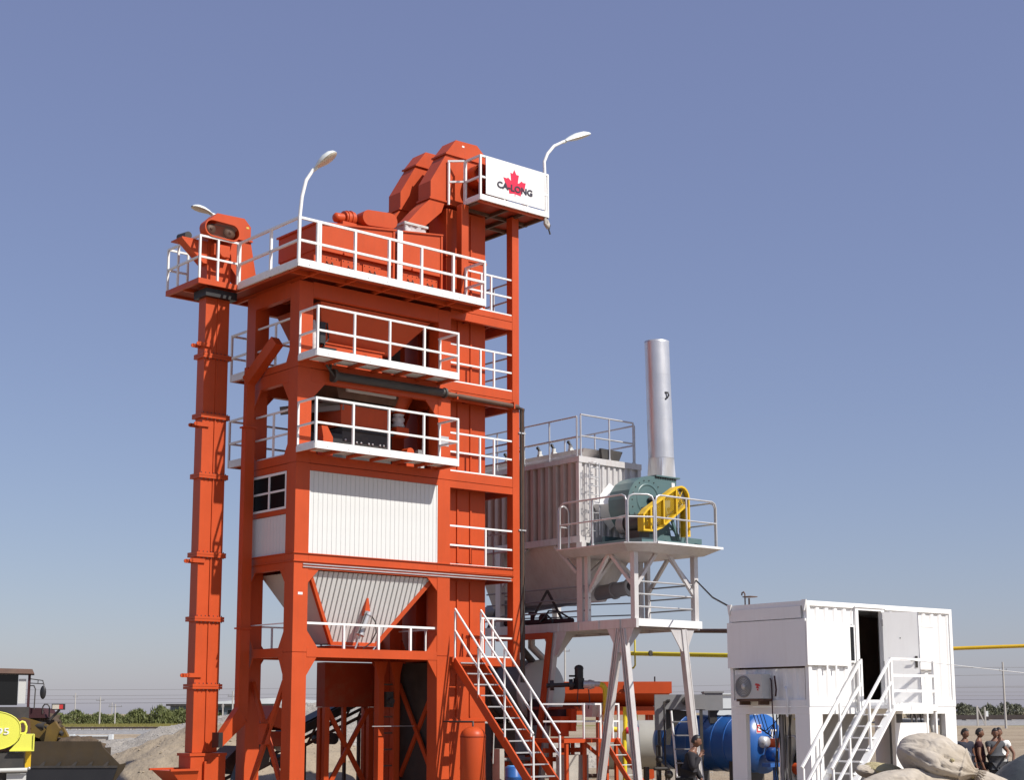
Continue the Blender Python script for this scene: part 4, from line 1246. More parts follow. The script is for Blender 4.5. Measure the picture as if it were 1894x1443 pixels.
# truss in the back
for (a, b) in (((8.6, 1.2, 4.62), (8.9, .75, 5.6)), ((9.1, .25, 4.62), (8.9, .75, 5.6)), ((8.6, 3.0, 4.62), (8.7, 2.4, 5.6))):
    fp.part('brace', MB().bar(a, b, .06, .06), M['dark'])
# upper platform with a cut corner and tapered brim
PZ0 = 6.52
oct_ = [(7.90, -.72), (7.90, -3.35), (8.62, -3.86), (11.10, -3.86), (11.10, -.9)]
inn_ = [(8.25, -.72), (8.25, -3.1), (8.75, -3.42), (10.85, -3.42), (10.85, -.9)]
n = len(oct_)
vs = [(x, y, PZ0 + .05) for x, y in oct_] + [(x, y, PZ0 + .02) for x, y in oct_] + [(x, y, PZ0 - .16) for x, y in inn_]
fs = [tuple(range(n))] + [tuple(range(2 * n, 3 * n))] + [(i, i + 1, n + i + 1, n + i) for i in range(n - 1)] + [(n + i, n + i + 1, 2 * n + i + 1, 2 * n + i) for i in range(n - 1)] + [(n - 1, 0, n, 2 * n - 1), (2 * n - 1, n, 2 * n, 3 * n - 1)]
fp.part('platform', MB().add(vs, fs), S)
fp.part('platform_rim', MB().bar((8.60, -3.875, PZ0 + .04), (11.12, -3.875, PZ0 + .04), .03, .06), WH)
# railing on the platform, round tubes with bent corners
ZT = 7.80


def bent(th, p, q, hgt, mid, z=PZ0 + .05, r=.026):
    p, q = Vector((*p, z)), Vector((*q, z))
    d = (q - p).normalized()
    u = Vector((0, 0, 1))
    c = .16
    pts = [p, p + u * (hgt - c), p + u * (hgt - c * .3) + d * c * .3, p + u * hgt + d * c, q + u * hgt - d * c, q + u * (hgt - c * .3) - d * c * .3, q + u * (hgt - c), q]
    th.part('top_rail', MB().path(pts, r, 8), G)
    th.part('mid_rail', MB().tube(p + u * mid, q + u * mid, r * .9, 8), G)
    L = (q - p).length
    k = max(1, int(round(L / 1.2)))
    for i in range(1, k):
        w = p + d * (L * i / k)
        th.part('post', MB().tube(w, w + u * (hgt - .02), r, 8).tube(w, w + u * .05, r * 1.7, 8), G)


fr_ = Thing('platform_railing', 'galvanised tube railing round the fan platform', 'railing', T, (9.5, -2.3, PZ0 + .05))
bent(fr_, (8.66, -3.76), (11.0, -3.76), 1.25, .66)
bent(fr_, (7.98, -.80), (7.98, -3.36), 1.25, .66)
bent(fr_, (7.99, -3.40), (8.60, -3.75), 1.25, .66)
bent(fr_, (11.02, -3.70), (11.02, -2.4), 1.25, .66)
bent(fr_, (11.02, -2.3), (11.02, -1.2), 1.25, .66)
bent(fr_, (7.98, -.74), (8.36, -.74), 1.2, .62)

# ================================================================== fan
TE = M['teal']
fan = Thing('centrifugal_fan', 'green grey centrifugal fan with snail casing on the platform', 'fan', T, (10, -2.0, PZ0 + .05))
sc = [(10.0, 8.62), (9.82, 8.60), (9.55, 8.52), (9.33, 8.38), (9.16, 8.17), (9.07, 7.93), (9.08, 7.66), (9.18, 7.40), (9.36, 7.18), (9.60, 7.05), (9.88, 7.0), (10.12, 7.04), (10.35, 7.2), (10.55, 7.45), (10.70, 7.75), (10.98, 8.15), (11.0, 8.62)]
fan.part('scroll_casing', MB().prism(sc, 'y', -2.30, -1.58), TE)
fan.part('front_plate', MB().prism([(10 + (x - 10) * 1.0, z) for x, z in sc], 'y', -2.325, -2.303), TE)
fan.part('shaft_ring', MB().lathe([(.38, -2.328), (.40, -2.345), (.43, -2.345), (.45, -2.328)], (9.86, 0, 7.95), 'y', 28), TE)
fan.part('bearing_cover', MB().prism([(9.8, 7.62), (10.2, 7.62), (10.25, 8.05), (10.05, 8.0)], 'y', -2.48, -2.35).box(9.96, 10.16, -2.5, -2.36, 7.86, 7.96), M['black'])
for i in range(14):
    a_ = R(50 + i * 18)
    x, z = 9.86 + .62 * math.cos(a_), 7.86 + .62 * math.sin(a_)
    fan.part('bolt', MB().ball((x, -2.335, z), .018, .018, .018, 6, 4), M['dark'])
fan.part('outlet_flange', MB().box(10.15, 11.10, -2.38, -1.56, 8.622, 8.66), TE)
for i in range(9):
    fan.part('bolt', MB().box(10.17 + i * .095, 10.205 + i * .095, -2.36, -2.33, 8.585, 8.62), M['dark'])
fan.part('inlet_cone', MB().lathe([(.66, -1.13), (.42, -1.56)], (9.55, 0, 7.85), 'y', 4, False), M['white'])
fan.part('inlet_ring', MB().tube((9.75, -1.578, 7.87), (9.75, -1.45, 7.87), .45, 24), M['galv'])
fan.part('base_frame', MB().box(9.0, 11.6, -2.68, -2.58, 6.80, 6.95).box(9.0, 11.6, -1.5, -1.4, 6.80, 6.95).box(8.6, 9.0, -3.3, -1.3, 6.575, 6.74).box(9.003, 11.6, -2.62, -1.45, 6.575, 6.795).box(9.0, 10.9, -3.15, -3.05, 6.575, 6.74), TE)
fan.part('pedestal', MB().prism([(9.75, 6.96), (10.5, 6.96), (10.30, 7.75), (10.1, 7.75)], 'y', -2.56, -2.40), TE)
fan.part('pedestal', MB().bar((10.55, -2.8, 6.76), (10.15, -2.8, 7.7), .06, .08).bar((10.62, -2.72, 6.96), (10.2, -2.72, 7.3), .05, .05), TE)
fan.part('shaft', MB().tube((9.86, -2.35, 7.95), (10.36, -2.99, 7.98), .06, 12), M['dark'])
fan.part('data_plate', MB().box(10.80, 10.92, -2.335, -2.327, 8.30, 8.50), WH)
fm = Thing('fan_motor', 'dark motor with a rounded cowl on the left of the yellow belt guard', 'motor', T, (9.1, -2.6, 6.75))
fm.part('body', MB().tube((9.13, -2.88, 7.22), (9.13, -2.32, 7.22), .24, 18).box(8.95, 9.35, -2.85, -2.35, 6.741, 7.0), M['dark'])
fm.part('cowl', MB().lathe([(.0, -1.96), (.2, -1.97), (.27, -2.05), (.27, -2.32)], (9.13, 0, 7.22), 'y', 18), M['grey'])
fm.part('terminal_box', MB().box(9.3, 9.62, -2.85, -2.6, 7.46, 7.66), M['grey'])
bg = Thing('belt_guard', 'yellow belt guard slanting across the front of the fan', 'belt guard', T, (9.8, -3.0, PZ0 + .05))
YY = M['yellow']
oring = [(8.86, 6.95), (8.86, 7.40), (9.02, 7.56), (10.15, 8.24)] + [(10.36 + .31 * math.cos(R(a_)), 7.98 + .31 * math.sin(R(a_))) for a_ in range(110, -1, -22)] + [(10.67, 7.90), (10.67, 6.91), (10.50, 6.91), (10.50, 7.70), (9.60, 7.08), (9.30, 6.96)]
iring = [(8.91, 7.0), (8.91, 7.37), (9.05, 7.50), (10.18, 8.18)] + [(10.36 + .26 * math.cos(R(a_)), 7.98 + .26 * math.sin(R(a_))) for a_ in range(110, -1, -22)] + [(10.62, 7.92), (10.62, 6.96), (10.56, 6.96), (10.56, 7.80), (9.58, 7.14), (9.30, 7.01)]
n = len(oring)
ya, yb = -3.12, -2.90
vs = [(u, ya, v) for u, v in oring] + [(u, yb, v) for u, v in oring] + [(u, ya, v) for u, v in iring] + [(u, yb, v) for u, v in iring]
fs = []
for i in range(n):
    k = (i + 1) % n
    fs += [(i, k, n + k, n + i), (2 * n + i, 3 * n + i, 3 * n + k, 2 * n + k), (i, 2 * n + i, 2 * n + k, k), (n + i, n + k, 3 * n + k, 3 * n + i)]
bg.part('guard_frame', MB().add(vs, fs), YY)
for (x, z0, z1) in ((9.12, 7.0, 7.58), (9.62, 7.12, 7.90), (10.12, 7.46, 8.2)):
    bg.part('divider', MB().box(x, x + .045, ya - .012, yb, z0, z1), YY)
bg.part('leg_panel', MB().box(10.50, 10.67, ya + .03, yb - .02, 6.92, 7.72), YY)
mb = MB()
dv = Vector((1.5, 0, .98)).normalized()
for i in range(16):
    t = i / 15
    mb.bar((8.93 + 0.0 + t * .64, -3.06, 7.46 - t * .36), (10.16 + t * .42, -3.06, 8.20 - t * .38), .007, .007)
for i in range(30):
    t = i / 29
    p = Vector((9.0 + 1.25 * t, -3.055, 7.02 + .10 * t + .66 * max(0, t - .12)))
    mb.bar(p, p + Vector((.03, 0, .50)), .007, .007)
bg.part('guard_mesh', mb, YY)
for (x, z, rr) in ((10.36, 7.98, .20), (9.24, 7.24, .17)):
    pl = bg.part('pulley', MB().lathe([(.04, -3.03), (rr, -3.03), (rr, -2.93), (.04, -2.93)], (x, 0, z), 'y', 22), M['dark'])
    for a_ in range(3):
        c_, s_ = math.cos(R(60 * a_)), math.sin(R(60 * a_))
        bg.part('spoke', MB().bar((x - rr * c_, -3.035, z - rr * s_), (x + rr * c_, -3.035, z + rr * s_), .03, .02), M['yellow'], parent=pl)
bg.part('belt', MB().bar((10.30, -2.98, 8.18), (9.14, -2.98, 7.40), .08, .02).bar((10.46, -2.98, 7.80), (9.34, -2.98, 7.10), .08, .02), M['black'])

# ================================================================== exhaust stack
sk_ = Thing('exhaust_stack', 'tall shiny exhaust stack rising from the fan outlet', 'chimney', T, (10.55, -1.95, 8.66))
cx, cy, rs = 10.77, -1.98, .36
rect = [(10.49, -2.26), (11.05, -2.26), (11.05, -1.70), (10.49, -1.70)]
nn = 32
vs, fs = [], []
for j in range(nn):
    a_ = 2 * math.pi * j / nn - math.pi * .75
    t = (j / nn * 4)
    e, u = int(t), t - int(t)
    p, q = rect[e], rect[(e + 1) % 4]
    vs.append((p[0] + (q[0] - p[0]) * u, p[1] + (q[1] - p[1]) * u, 8.661))
for j in range(nn):
    a_ = 2 * math.pi * j / nn - math.pi * .75
    vs.append((cx + rs * math.cos(a_), cy + rs * math.sin(a_), 9.22))
for j in range(nn):
    fs.append((j, (j + 1) % nn, nn + (j + 1) % nn, nn + j))
sk_.part('transition', MB().add(vs, fs, False), M['stack'])
zs = [9.221, 10.3, 10.9, 11.6, 12.58]
lean = lambda z: ((z - 9.2) * -.020, 0.008 * (z - 9.2))
for a, b in zip(zs, zs[1:]):
    la, lb = lean(a), lean(b)
    rr = rs - .004 * zs.index(a)
    sk_.part('pipe_section', MB().path([(cx + la[0], cy + la[1], a), (cx + lb[0], cy + lb[1], b)], [rr, rr], 36, False), M['stack'])
    sk_.part('seam_ring', MB().path([(cx + la[0], cy + la[1], a - .008), (cx + la[0], cy + la[1], a + .008)], [rr + .007] * 2, 36, True), M['stack'])
lb = lean(12.58)
sk_.part('rim', MB().lathe([(rs - .02, 12.5), (rs - .005, 12.585), (rs - .03, 12.585), (rs - .03, 12.3)], (cx + lb[0], cy + lb[1], 0), 'z', 36), M['stack'])
la = lean(11.0)
a_ = R(-70 + 25)
ex, ey = cx + la[0] - .10, cy + la[1] - .345
sk_.part('lifting_eye', MB().path([(ex, ey + .01, 11.06), (ex + .06, ey - .05, 11.05), (ex + .08, ey - .06, 10.97), (ex + .04, ey - .04, 10.90), (ex, ey + .01, 10.86)], .022, 6), M['black'])
#sk_.part('weld_tab', MB().box(cx + .24, cx + .27, cy - .40, cy - .30, 10.02, 10.10).box(cx + .25, cx + .28, cy - .36, cy - .28, 11.9, 12.05), M['grey'])

# ================================================================== dryer drum and burner
dr = Thing('dryer_drum', 'huge grey dryer drum with its flat end facing the stair', 'drum', T, (9.3, 3, 0))
CX, CY, CZ, RR = 9.25, 1.36, 2.80, .88
dr.part('shell', MB().tube((CX, CY + .12, CZ), (CX, CY + 7, CZ + .1), RR, 40), M['drumgrey'])
dr.part('end_cover', MB().lathe([(.0, CY - .12), (.35, CY - .10), (RR - .02, CY), (RR + .01, CY + .03), (RR + .01, CY + .12)], (CX, 0, CZ), 'y', 40), M['lightgrey'])
dr.part('riding_ring', MB().lathe([(RR + .002, CY + 1.3), (RR + .09, CY + 1.3), (RR + .09, CY + 1.55), (RR + .002, CY + 1.55)], (CX, 0, CZ), 'y', 40), M['brown'])
for y in (CY + 1.2, CY + 4.8):
    dr.part('cradle', MB().box(CX - .9, CX + .9, y, y + .4, 0, 1.9), M['brown'])
dr.part('lower_cover', MB().prism([(CX - .95, .9), (CX + .2, .9), (CX + .2, 2.0), (CX - .95, 2.0)], 'y', CY - .02, CY + .1), M['grey'])
for k, (x0, x1) in enumerate(((8.55, 8.75), (9.0, 9.3))):
    p = Thing('flue_pipe', ['dark kinked flue pipe dropping to the drum, left of the pair', 'grey kinked flue pipe dropping to the drum, right of the pair'][k], 'pipe', T, (x0, 1.6, 3.7))
    p.part('pipe', MB().path([(x0, 1.55, 4.40), (x0, 1.55, 4.05), (x1 + .2, 1.45, 3.62)], .1, 14), [M['dark'], M['galv']][k])
    p.part('collar', MB().tube((x0, 1.55, 4.28), (x0, 1.55, 4.34), .13, 14), M['dark'])
ow = Thing('beam_and_reflection', 'orange beam beside the drum, with a bar standing for the reflection on the silver leg', 'steel frame', T, (8.1, 1.2, 0))
ow.part('beam', MB().box(8.22, 8.32, .02, 2.2, 4.20, 4.37), O)
ow.part('post', MB().bar((8.27, -.05, 4.37), (8.27, .68, 0), .10, .14, (0, 1, 0)), O)  # added orange bar in place of the reflection on the silver leg's left side
hz_ = Thing('filter_outlet', 'tapered dark dust outlet below the filter hopper', 'duct', T, (8.9, 2.3, 4.6))
hz_.part('cone', MB().lathe([(.42, 5.4), (.42, 5.25), (.24, 4.95), (.24, 4.62)], (9.1, 2.5, 0), 'z', 18), M['grey'])
mf = Thing('pipe_manifold', 'low dark red pipework with valves on the trestle deck behind the right post', 'pipes', T, (8.6, .6, 4.62))
mf.part('pipe', MB().tube((8.6, 2.9, 4.74), (8.6, -.6, 4.68), .075, 12), M['maroon'])
mf.part('valve', MB().tube((8.6, 1.05, 4.74), (8.6, 1.05, 4.95), .06, 10).tube((8.6, 1.05, 4.94), (8.6, 1.05, 4.99), .12, 12).ball((8.6, .6, 4.80), .13, .13, .13, 12, 8), M['maroon'])
mf.part('hose', MB().path([(8.5, .5, 4.75), (8.45, .2, 4.98), (8.45, -.2, 4.95), (8.45, -.7, 4.72)], .025, 6).path([(8.5, .6, 4.7), (8.42, .25, 4.88), (8.42, .0, 4.7), (8.40, .1, 4.3)], .025, 6), M['black'])
bu = Thing('burner', 'dark red burner body with a grey control box by the drum end', 'burner', T, (8.9, 0, 1.5))
bu.part('blower', MB().box(8.35, 9.05, -.25, 1.0, 1.85, 2.28).tube((8.75, .8, 2.2), (8.75, 1.24, 2.4), .2, 18), M['maroon'])
bu.part('hood', MB().prism([(8.3, 2.281), (9.1, 2.281), (9.0, 2.36), (8.4, 2.36)], 'y', -.2, 1.0), M['orange_dusty'])
bu.part('control_box', MB().hexa([(8.86, -1.05, 2.08), (9.22, -1.05, 2.08), (9.22, -.7, 2.08), (8.86, -.7, 2.08), (8.80, -1.15, 2.46), (9.22, -1.15, 2.46), (9.22, -.7, 2.46), (8.80, -.7, 2.46)]), M['lightgrey'])
bu.part('duct', MB().box(8.3, 8.62, -.4, .0, 1.56, 2.1).box(8.62, 8.8, -.5, -.3, 1.7, 2.3), O)
gv = Thing('gas_train', 'black gas valve and steel fittings in line with the yellow pipe', 'valve', T, (8.7, -.8, 2.9))
gv.part('pipe', MB().tube((7.95, -.25, 2.92), (8.55, -.75, 2.95), .06, 12), M['black'])
gv.part('flange', MB().tube((8.02, -.31, 2.925), (8.10, -.38, 2.93), .14, 14).tube((8.42, -.64, 2.945), (8.5, -.71, 2.95), .15, 14), M['black'])
gv.part('actuator', MB().box(8.50, 8.72, -.92, -.72, 2.82, 3.12).tube((8.62, -.82, 3.12), (8.62, -.82, 3.40), .12, 12).ball((8.62, -.82, 3.38), .13, .13, .1, 10, 6).box(8.36, 8.5, -.8, -.7, 3.15, 3.2), M['black'])
gv.part('filter_body', MB().tube((8.72, -.88, 2.95), (8.95, -1.07, 2.95), .11, 14).tube((8.95, -1.07, 2.96), (9.08, -1.17, 2.96), .07, 12).ball((8.86, -1.0, 2.95), .13, .13, .13, 12, 8), M['galv'])
gv.part('cable', MB().path([(8.6, -.8, 2.82), (8.56, -.8, 2.5), (8.6, -.85, 2.3)], .014, 6).path([(8.8, -1.0, 2.82), (8.84, -1.0, 2.5), (8.8, -.98, 2.3)], .014, 6), M['black'])
gp = Thing('gas_pipe', 'fat yellow pipe bending down beside the burner', 'pipe', T, (9.1, -1.2, 1.5))
gp.part('pipe', MB().path([(9.06, -1.17, 2.95), (9.12, -1.22, 2.93), (9.17, -1.27, 2.82), (9.17, -1.27, 2.0), (9.19, -1.29, 1.85), (9.26, -1.35, 1.76), (9.40, -1.47, 1.74)], .072, 14), M['pipe_yellow'])
gp2 = Thing('gas_pipe', 'yellow riser pipe standing behind the splayed silver legs', 'pipe', T, (9.6, -1.5, 0))
gp2.part('pipe', MB().path([(9.62, -1.56, 2.35), (9.62, -1.56, 1.72), (9.58, -1.56, 1.64), (9.58, -1.56, 0)], .06, 12), M['pipe_yellow'])
gp2.part('elbow', MB().path([(9.62, -1.56, 1.95), (9.80, -1.70, 1.95), (9.86, -1.75, 2.0), (9.86, -1.75, 2.15)], .03, 8), M['pipe_yellow'])
gp2.part('hand_wheel', MB().lathe([(.12, -1.80), (.15, -1.80), (.15, -1.76), (.12, -1.76)], (9.74, 0, 1.78), 'y', 20).bar((9.62, -1.78, 1.78), (9.86, -1.78, 1.78), .02, .02).bar((9.74, -1.78, 1.66), (9.74, -1.78, 1.90), .02, .02), M['skyblue'])
gp2.part('flange', MB().tube((9.55, -1.66, 1.72), (9.8, -1.86, 1.72), .09, 12), M['red'])
# burner platform and its steps
bp_ = Thing('burner_platform', 'low orange burner platform with thin railing and steps', 'platform', T, (8.5, -1.6, 0))
bp_.part('deck', MB().box(7.2, 9.25, -1.75, -.2, 1.42, 1.52), O)
for x in (7.3, 7.95, 8.75, 9.1):
    for y in (-1.72, -.4):
        bp_.part('leg', MB().box(x, x + .08, y, y + .08, 0, 1.418), O)
bp_.part('brace', MB().bar((7.95, -1.69, 1.42), (8.7, -1.69, .95), .06, .08), O)
for z in (1.15, .92):
    bp_.part('cross_rail', MB().box(7.4, 8.74, -.8, -.7, z, z + .12), O)
bp_.part('feed_pipe', MB().path([(7.85, -1.2, 1.42), (7.85, -1.2, .62), (7.95, -1.25, .55), (8.7, -1.6, .55)], .055, 10), M['brown'])
railing(bp_, [(7.2, -.95), (7.95, -1.70), (8.55, -1.70)], 1.52, [(7.95, -1.70), (8.55, -1.70)], h=.9, mid=(.45,), w=.045)
railing(bp_, [(9.0, -1.70), (9.22, -1.70), (9.22, -.3)], 1.52, [(9.0, -1.70), (9.22, -1.70)], h=.9, mid=(.45,), w=.045)
for x in (8.62, 9.0):
    pass
ss = Thing('small_stair', 'short orange stair with pale treads leading up to the burner platform', 'stair', T, (8.9, -2.6, 0))
for x in (8.60, 9.06):
    ss.part('stringer', MB().bar((x, -1.76, 1.50), (x + .1, -3.0, -.02), .04, .14, (0, .7, .7)), O)
for i in range(6):
    t = (i + .55) / 6
    ss.part('tread', MB().box(8.63 + .1 * t, 9.03 + .1 * t, -1.76 - 1.24 * t - .08, -1.76 - 1.24 * t + .08, 1.5 - 1.52 * t - .02, 1.5 - 1.52 * t), M['lightgrey'])
# small things under the stairs
bk = Thing('blue_drum', 'small blue drum standing in front of concrete blocks below the stair', 'drum', T, (6.5, .2, 0))
bk.part('body', MB().lathe([(.0, .80), (.2, .80), (.22, .78), (.22, .55), (.235, .53), (.22, .51), (.22, .05), (.0, .05)], (6.72, -.3, 0), 'z', 18), M['blue'])
bk.part('lid', MB().lathe([(.0, .83), (.16, .83), (.17, .805)], (6.72, -.3, 0), 'z', 18), M['skyblue'])
for i, (x, y, a_, b_, h_) in enumerate(((6.75, .35, .16, .3, 1.25), (7.6, .5, .55, .4, .72), (7.9, -1.3, .7, .5, 1.1))):
    c_ = Thing('concrete_block', ['tall pale concrete block beside the air tank', 'low pale concrete block behind the stair treads', 'pale concrete block at the foot of the silver leg'][i], 'block', T, (x, y, 0))
    c_.part('block', MB().box(x - a_ / 2, x + a_ / 2, y - b_ / 2, y + b_ / 2, 0, h_), M['concrete'])
bm = Thing('pipe_rack', 'dark red pipe rack behind the stair below the drum', 'pipe rack', T, (8, .8, 0))
bm.part('beam', MB().box(6.9, 8.3, .7, .85, 1.05, 1.13), M['maroon'])
bm.part('post', MB().box(7.35, 7.45, .72, .82, 0, 1.05).box(8.1, 8.2, .72, .82, 0, 1.05), O)
bm.part('pipe', MB().tube((6.8, .65, .95), (8.4, .65, .95), .05, 10), M['grey'])

# ================================================================== far equipment: feed bins, tanks, pipes
ab = Thing('cold_feed_bin', 'long bright orange cold feed bin beyond the silver legs', 'bin', W, (3.9, 52.5, 0))
ab.part('upper_panel', MB().box(1.2, 5.46, 52.0, 54.2, 2.83, 3.22), O)
ab.part('sloped_body', MB().frustum((1.6, 4.9, 52.7, 53.6), 2.40, (1.25, 5.41, 52.03, 54.15), 2.828), O)
ab.part('lower_panel', MB().box(1.4, 5.0, 52.3, 53.9, 2.12, 2.398), O)
for x in (1.7, 3.0, 4.7):
    for y in (52.4, 53.6):
        ab.part('leg', MB().box(x, x + .16, y, y + .16, 0, 2.118), O)
ab.part('hand_wheel', MB().lathe([(.14, 51.86), (.17, 51.86), (.17, 51.9), (.14, 51.9)], (3.98, 0, 3.0), 'y', 18).bar((3.85, 51.88, 3.0), (4.1, 51.88, 3.0), .025, .025).tube((3.98, 51.88, 3.0), (3.98, 52, 3.0), .03, 8).bar((3.98, 51.88, 2.85), (3.98, 51.88, 3.15), .025, .025), M['black'])
ab.part('vent_pipe', MB().tube((4.95, 52.6, 3.22), (4.95, 52.6, 3.40), .025, 8), M['black'])
wt = Thing('storage_tank', 'pale banded storage tank low behind the splayed legs', 'tank', W, (4.0, 49, 0))
wt.part('shell', MB().tube((3.0, 49.0, 1.2), (6.2, 49.0, 1.2), .76, 30), M['tankgrey'])
for i in range(4):
    wt.part('band', MB().tube((3.3 + i * .7, 49.0, 1.2), (3.36 + i * .7, 49.0, 1.2), .768, 30), M['grey'])
for x in (3.4, 5.0):
    wt.part('saddle', MB().box(x, x + .4, 48.5, 49.5, 0, .6), M['concrete'])
af = Thing('heater_frame', 'grey arched steel frame with round fittings in front of the blue tank', 'steel frame', W, (4.8, 43, 0))
af.part('top_beam', MB().box(3.98, 5.35, 42.4, 42.55, 2.28, 2.68), M['grey'])
af.part('left_leg', MB().box(3.98, 4.27, 42.4, 42.55, 1.72, 2.279), M['grey'])
af.part('arch_plate', MB().prism([(4.42, 2.28)] + [(5.35 - .95 * math.cos(R(a_)), 1.32 + .93 * math.sin(R(a_))) for a_ in (75, 60, 45, 30, 15, 0)] + [(4.3, 1.32), (4.3, 2.28)], 'y', 42.58, 42.7), M['dark'])
for (x, rr) in ((4.33, .05), (4.83, .12)):
    af.part('fitting', MB().tube((x, 42.25, 2.5), (x, 42.4, 2.5), rr, 16).tube((x + .03, 42.2, 2.52), (x + .03, 42.3, 2.52), rr * .6, 12), M['dark'])
af.part('pipe', MB().path([(4.36, 42.3, 2.5), (4.22, 42.28, 2.47), (4.22, 42.28, 1.3), (4.25, 42.3, 0)], .025, 8), M['dark'])
af.part('support', MB().box(4.05, 4.13, 42.42, 42.5, 0, 1.72), M['dark'])
af.part('support', MB().box(5.2, 5.28, 42.42, 42.5, 0, 2.28), M['dark'])
af.part('valve_cluster', MB().path([(4.0, 42.2, .1), (4.0, 42.2, 1.3), (4.1, 42.2, 1.35), (4.1, 42.2, .9)], .03, 8).tube((3.9, 42.2, .7), (4.3, 42.2, .7), .05, 10).ball((4.05, 42.15, .95), .1, .08, .1, 10, 8).ball((4.3, 42.15, .55), .12, .1, .12, 10, 8).tube((3.7, 42.2, .2), (3.7, 42.2, .75), .08, 10), M['dark'])
bx = Thing('junction_box', 'grey box with a lid on top of the arched frame', 'box', W, (5.6, 43, 2.3))
bx.part('body', MB().box(5.36, 5.85, 42.5, 43.1, 2.25, 2.72), M['grey'])
bx.part('lid', MB().box(5.34, 5.88, 42.47, 43.13, 2.721, 2.76), M['grey'])
bx.part('bracket', MB().box(5.5, 5.7, 42.6, 43.0, 1.9, 2.25), M['dark'])
lad = Thing('tank_ladder', 'white ladder standing in front of the blue tank', 'ladder', W, (4.8, 41.8, 0))
for (x0, x1) in ((4.37, 4.50), (5.0, 5.2)):
    lad.part('stringer', MB().tube((x0, 41.9, 2.24), (x1, 41.6, 0), .03, 8), WH)
for i in range(6):
    t = (i + .8) / 6.2
    lad.part('rung', MB().bar((4.37 + .13 * t, 41.9 - .3 * t, 2.24 * (1 - t)), (5.0 + .2 * t, 41.9 - .3 * t, 2.24 * (1 - t)), .08, .035), M['grey'])
bt = Thing('blue_tank', 'big blue horizontal tank lying behind the white cabin', 'tank', W, (5.6, 42.5, 0))
d = Vector((-.65, .76, 0))
e1, e3 = Vector((.76, .65, 0)), d
nc = Vector((6.84, 42.0, 1.36))
RT_ = .76
bt.part('shell', MB().lathe([(RT_, 0), (RT_, 3.3), (RT_ * .86, 3.5), (RT_ * .5, 3.66), (0, 3.72)], nc, (e1, Vector((0, 0, 1)), e3), 40), M['blue'])
bt.part('end_plate', MB().lathe([(0, -.02), (RT_ + .03, -.02), (RT_ + .03, .03)], nc, (e1, Vector((0, 0, 1)), e3), 40), M['blue'])
for i in range(7):
    bt.part('band', MB().lathe([(RT_ + .001, .3 + i * .45), (RT_ + .012, .3 + i * .45), (RT_ + .012, .34 + i * .45), (RT_ + .001, .34 + i * .45)], nc, (e1, Vector((0, 0, 1)), e3), 40), M['blue'])
bt.part('top_walkway', MB().hexa([tuple(nc + e1 * a_ + d * b_ + Vector((0, 0, c_))) for (a_, b_, c_) in ((-.2, .2, .9), (.2, .2, .9), (.2, 3.2, .9), (-.2, 3.2, .9), (-.2, .2, .94), (.2, .2, .94), (.2, 3.2, .94), (-.2, 3.2, .94))]), M['grey'])
for b_ in (.6, 1.8, 2.9):
    bt.part('walkway_leg', MB().bar(nc + d * b_ + Vector((0, 0, .69)), nc + d * (b_ - .2) + Vector((0, 0, .9)), .08, .05), M['grey'])
for sb_ in (.5, 2.5):
    bt.part('saddle', MB().hexa([tuple(nc + e1 * a_ + d * (sb_ + b_) + Vector((0, 0, c_))) for (a_, b_, c_) in ((-.6, 0, -1.36), (.6, 0, -1.36), (.6, .2, -1.36), (-.6, .2, -1.36), (-.6, 0, -.35), (.6, 0, -.35), (.6, .2, -.35), (-.6, .2, -.35))]), M['dark'])
def tankpt(a_, c_, b_=-.03):
    return nc + e1 * a_ + d * b_ + Vector((0, 0, c_))
def tankbox(a0, a1, c0, c1, b0, b1):
    return [tuple(tankpt(a_, c_, b_)) for (a_, b_, c_) in ((a0, b0, c0), (a1, b0, c0), (a1, b1, c0), (a0, b1, c0), (a0, b0, c1), (a1, b0, c1), (a1, b1, c1), (a0, b1, c1))]
bt.part('warning_plate', MB().hexa(tankbox(-.30, -.10, .28, .52, -.03, -.024)), WH)
bt.part('warning_symbol', MB().hexa(tankbox(-.285, -.115, .30, .345, -.036, -.031)).hexa(tankbox(-.285, -.115, .46, .505, -.036, -.031)).hexa(tankbox(-.285, -.24, .345, .46, -.036, -.031)).hexa(tankbox(-.15, -.115, .38, .46, -.036, -.031)), M['warn'])
bn = Thing('oil_burner', 'steel and orange burner fixed to the end of the blue tank', 'burner', W, tuple(nc))
bn.part('flange', MB().lathe([(0, -.2), (.14, -.2), (.16, -.03)], tankpt(-.08, .05, 0), (e1, Vector((0, 0, 1)), e3), 20), M['galv'])
bn.part('body', MB().hexa(tankbox(.12, .36, -.12, .14, -.4, -.05)), O)
bn.part('blower', MB().lathe([(0, -.55), (.17, -.55), (.19, -.5), (.19, -.2), (.0, -.2)], tankpt(.02, -.28, 0), (e1, Vector((0, 0, 1)), e3), 20), M['blue'])
bn.part('stand', MB().hexa(tankbox(-.32, .36, -.60, -.50, -.5, -.2)).hexa(tankbox(.0, .1, -1.38, -.60, -.4, -.3)), M['blue'])
bn.part('pipe', MB().path([tankpt(.12, .14, -.2), tankpt(.12, .35, -.2), tankpt(.30, .35, -.2)], .03, 8), WH)
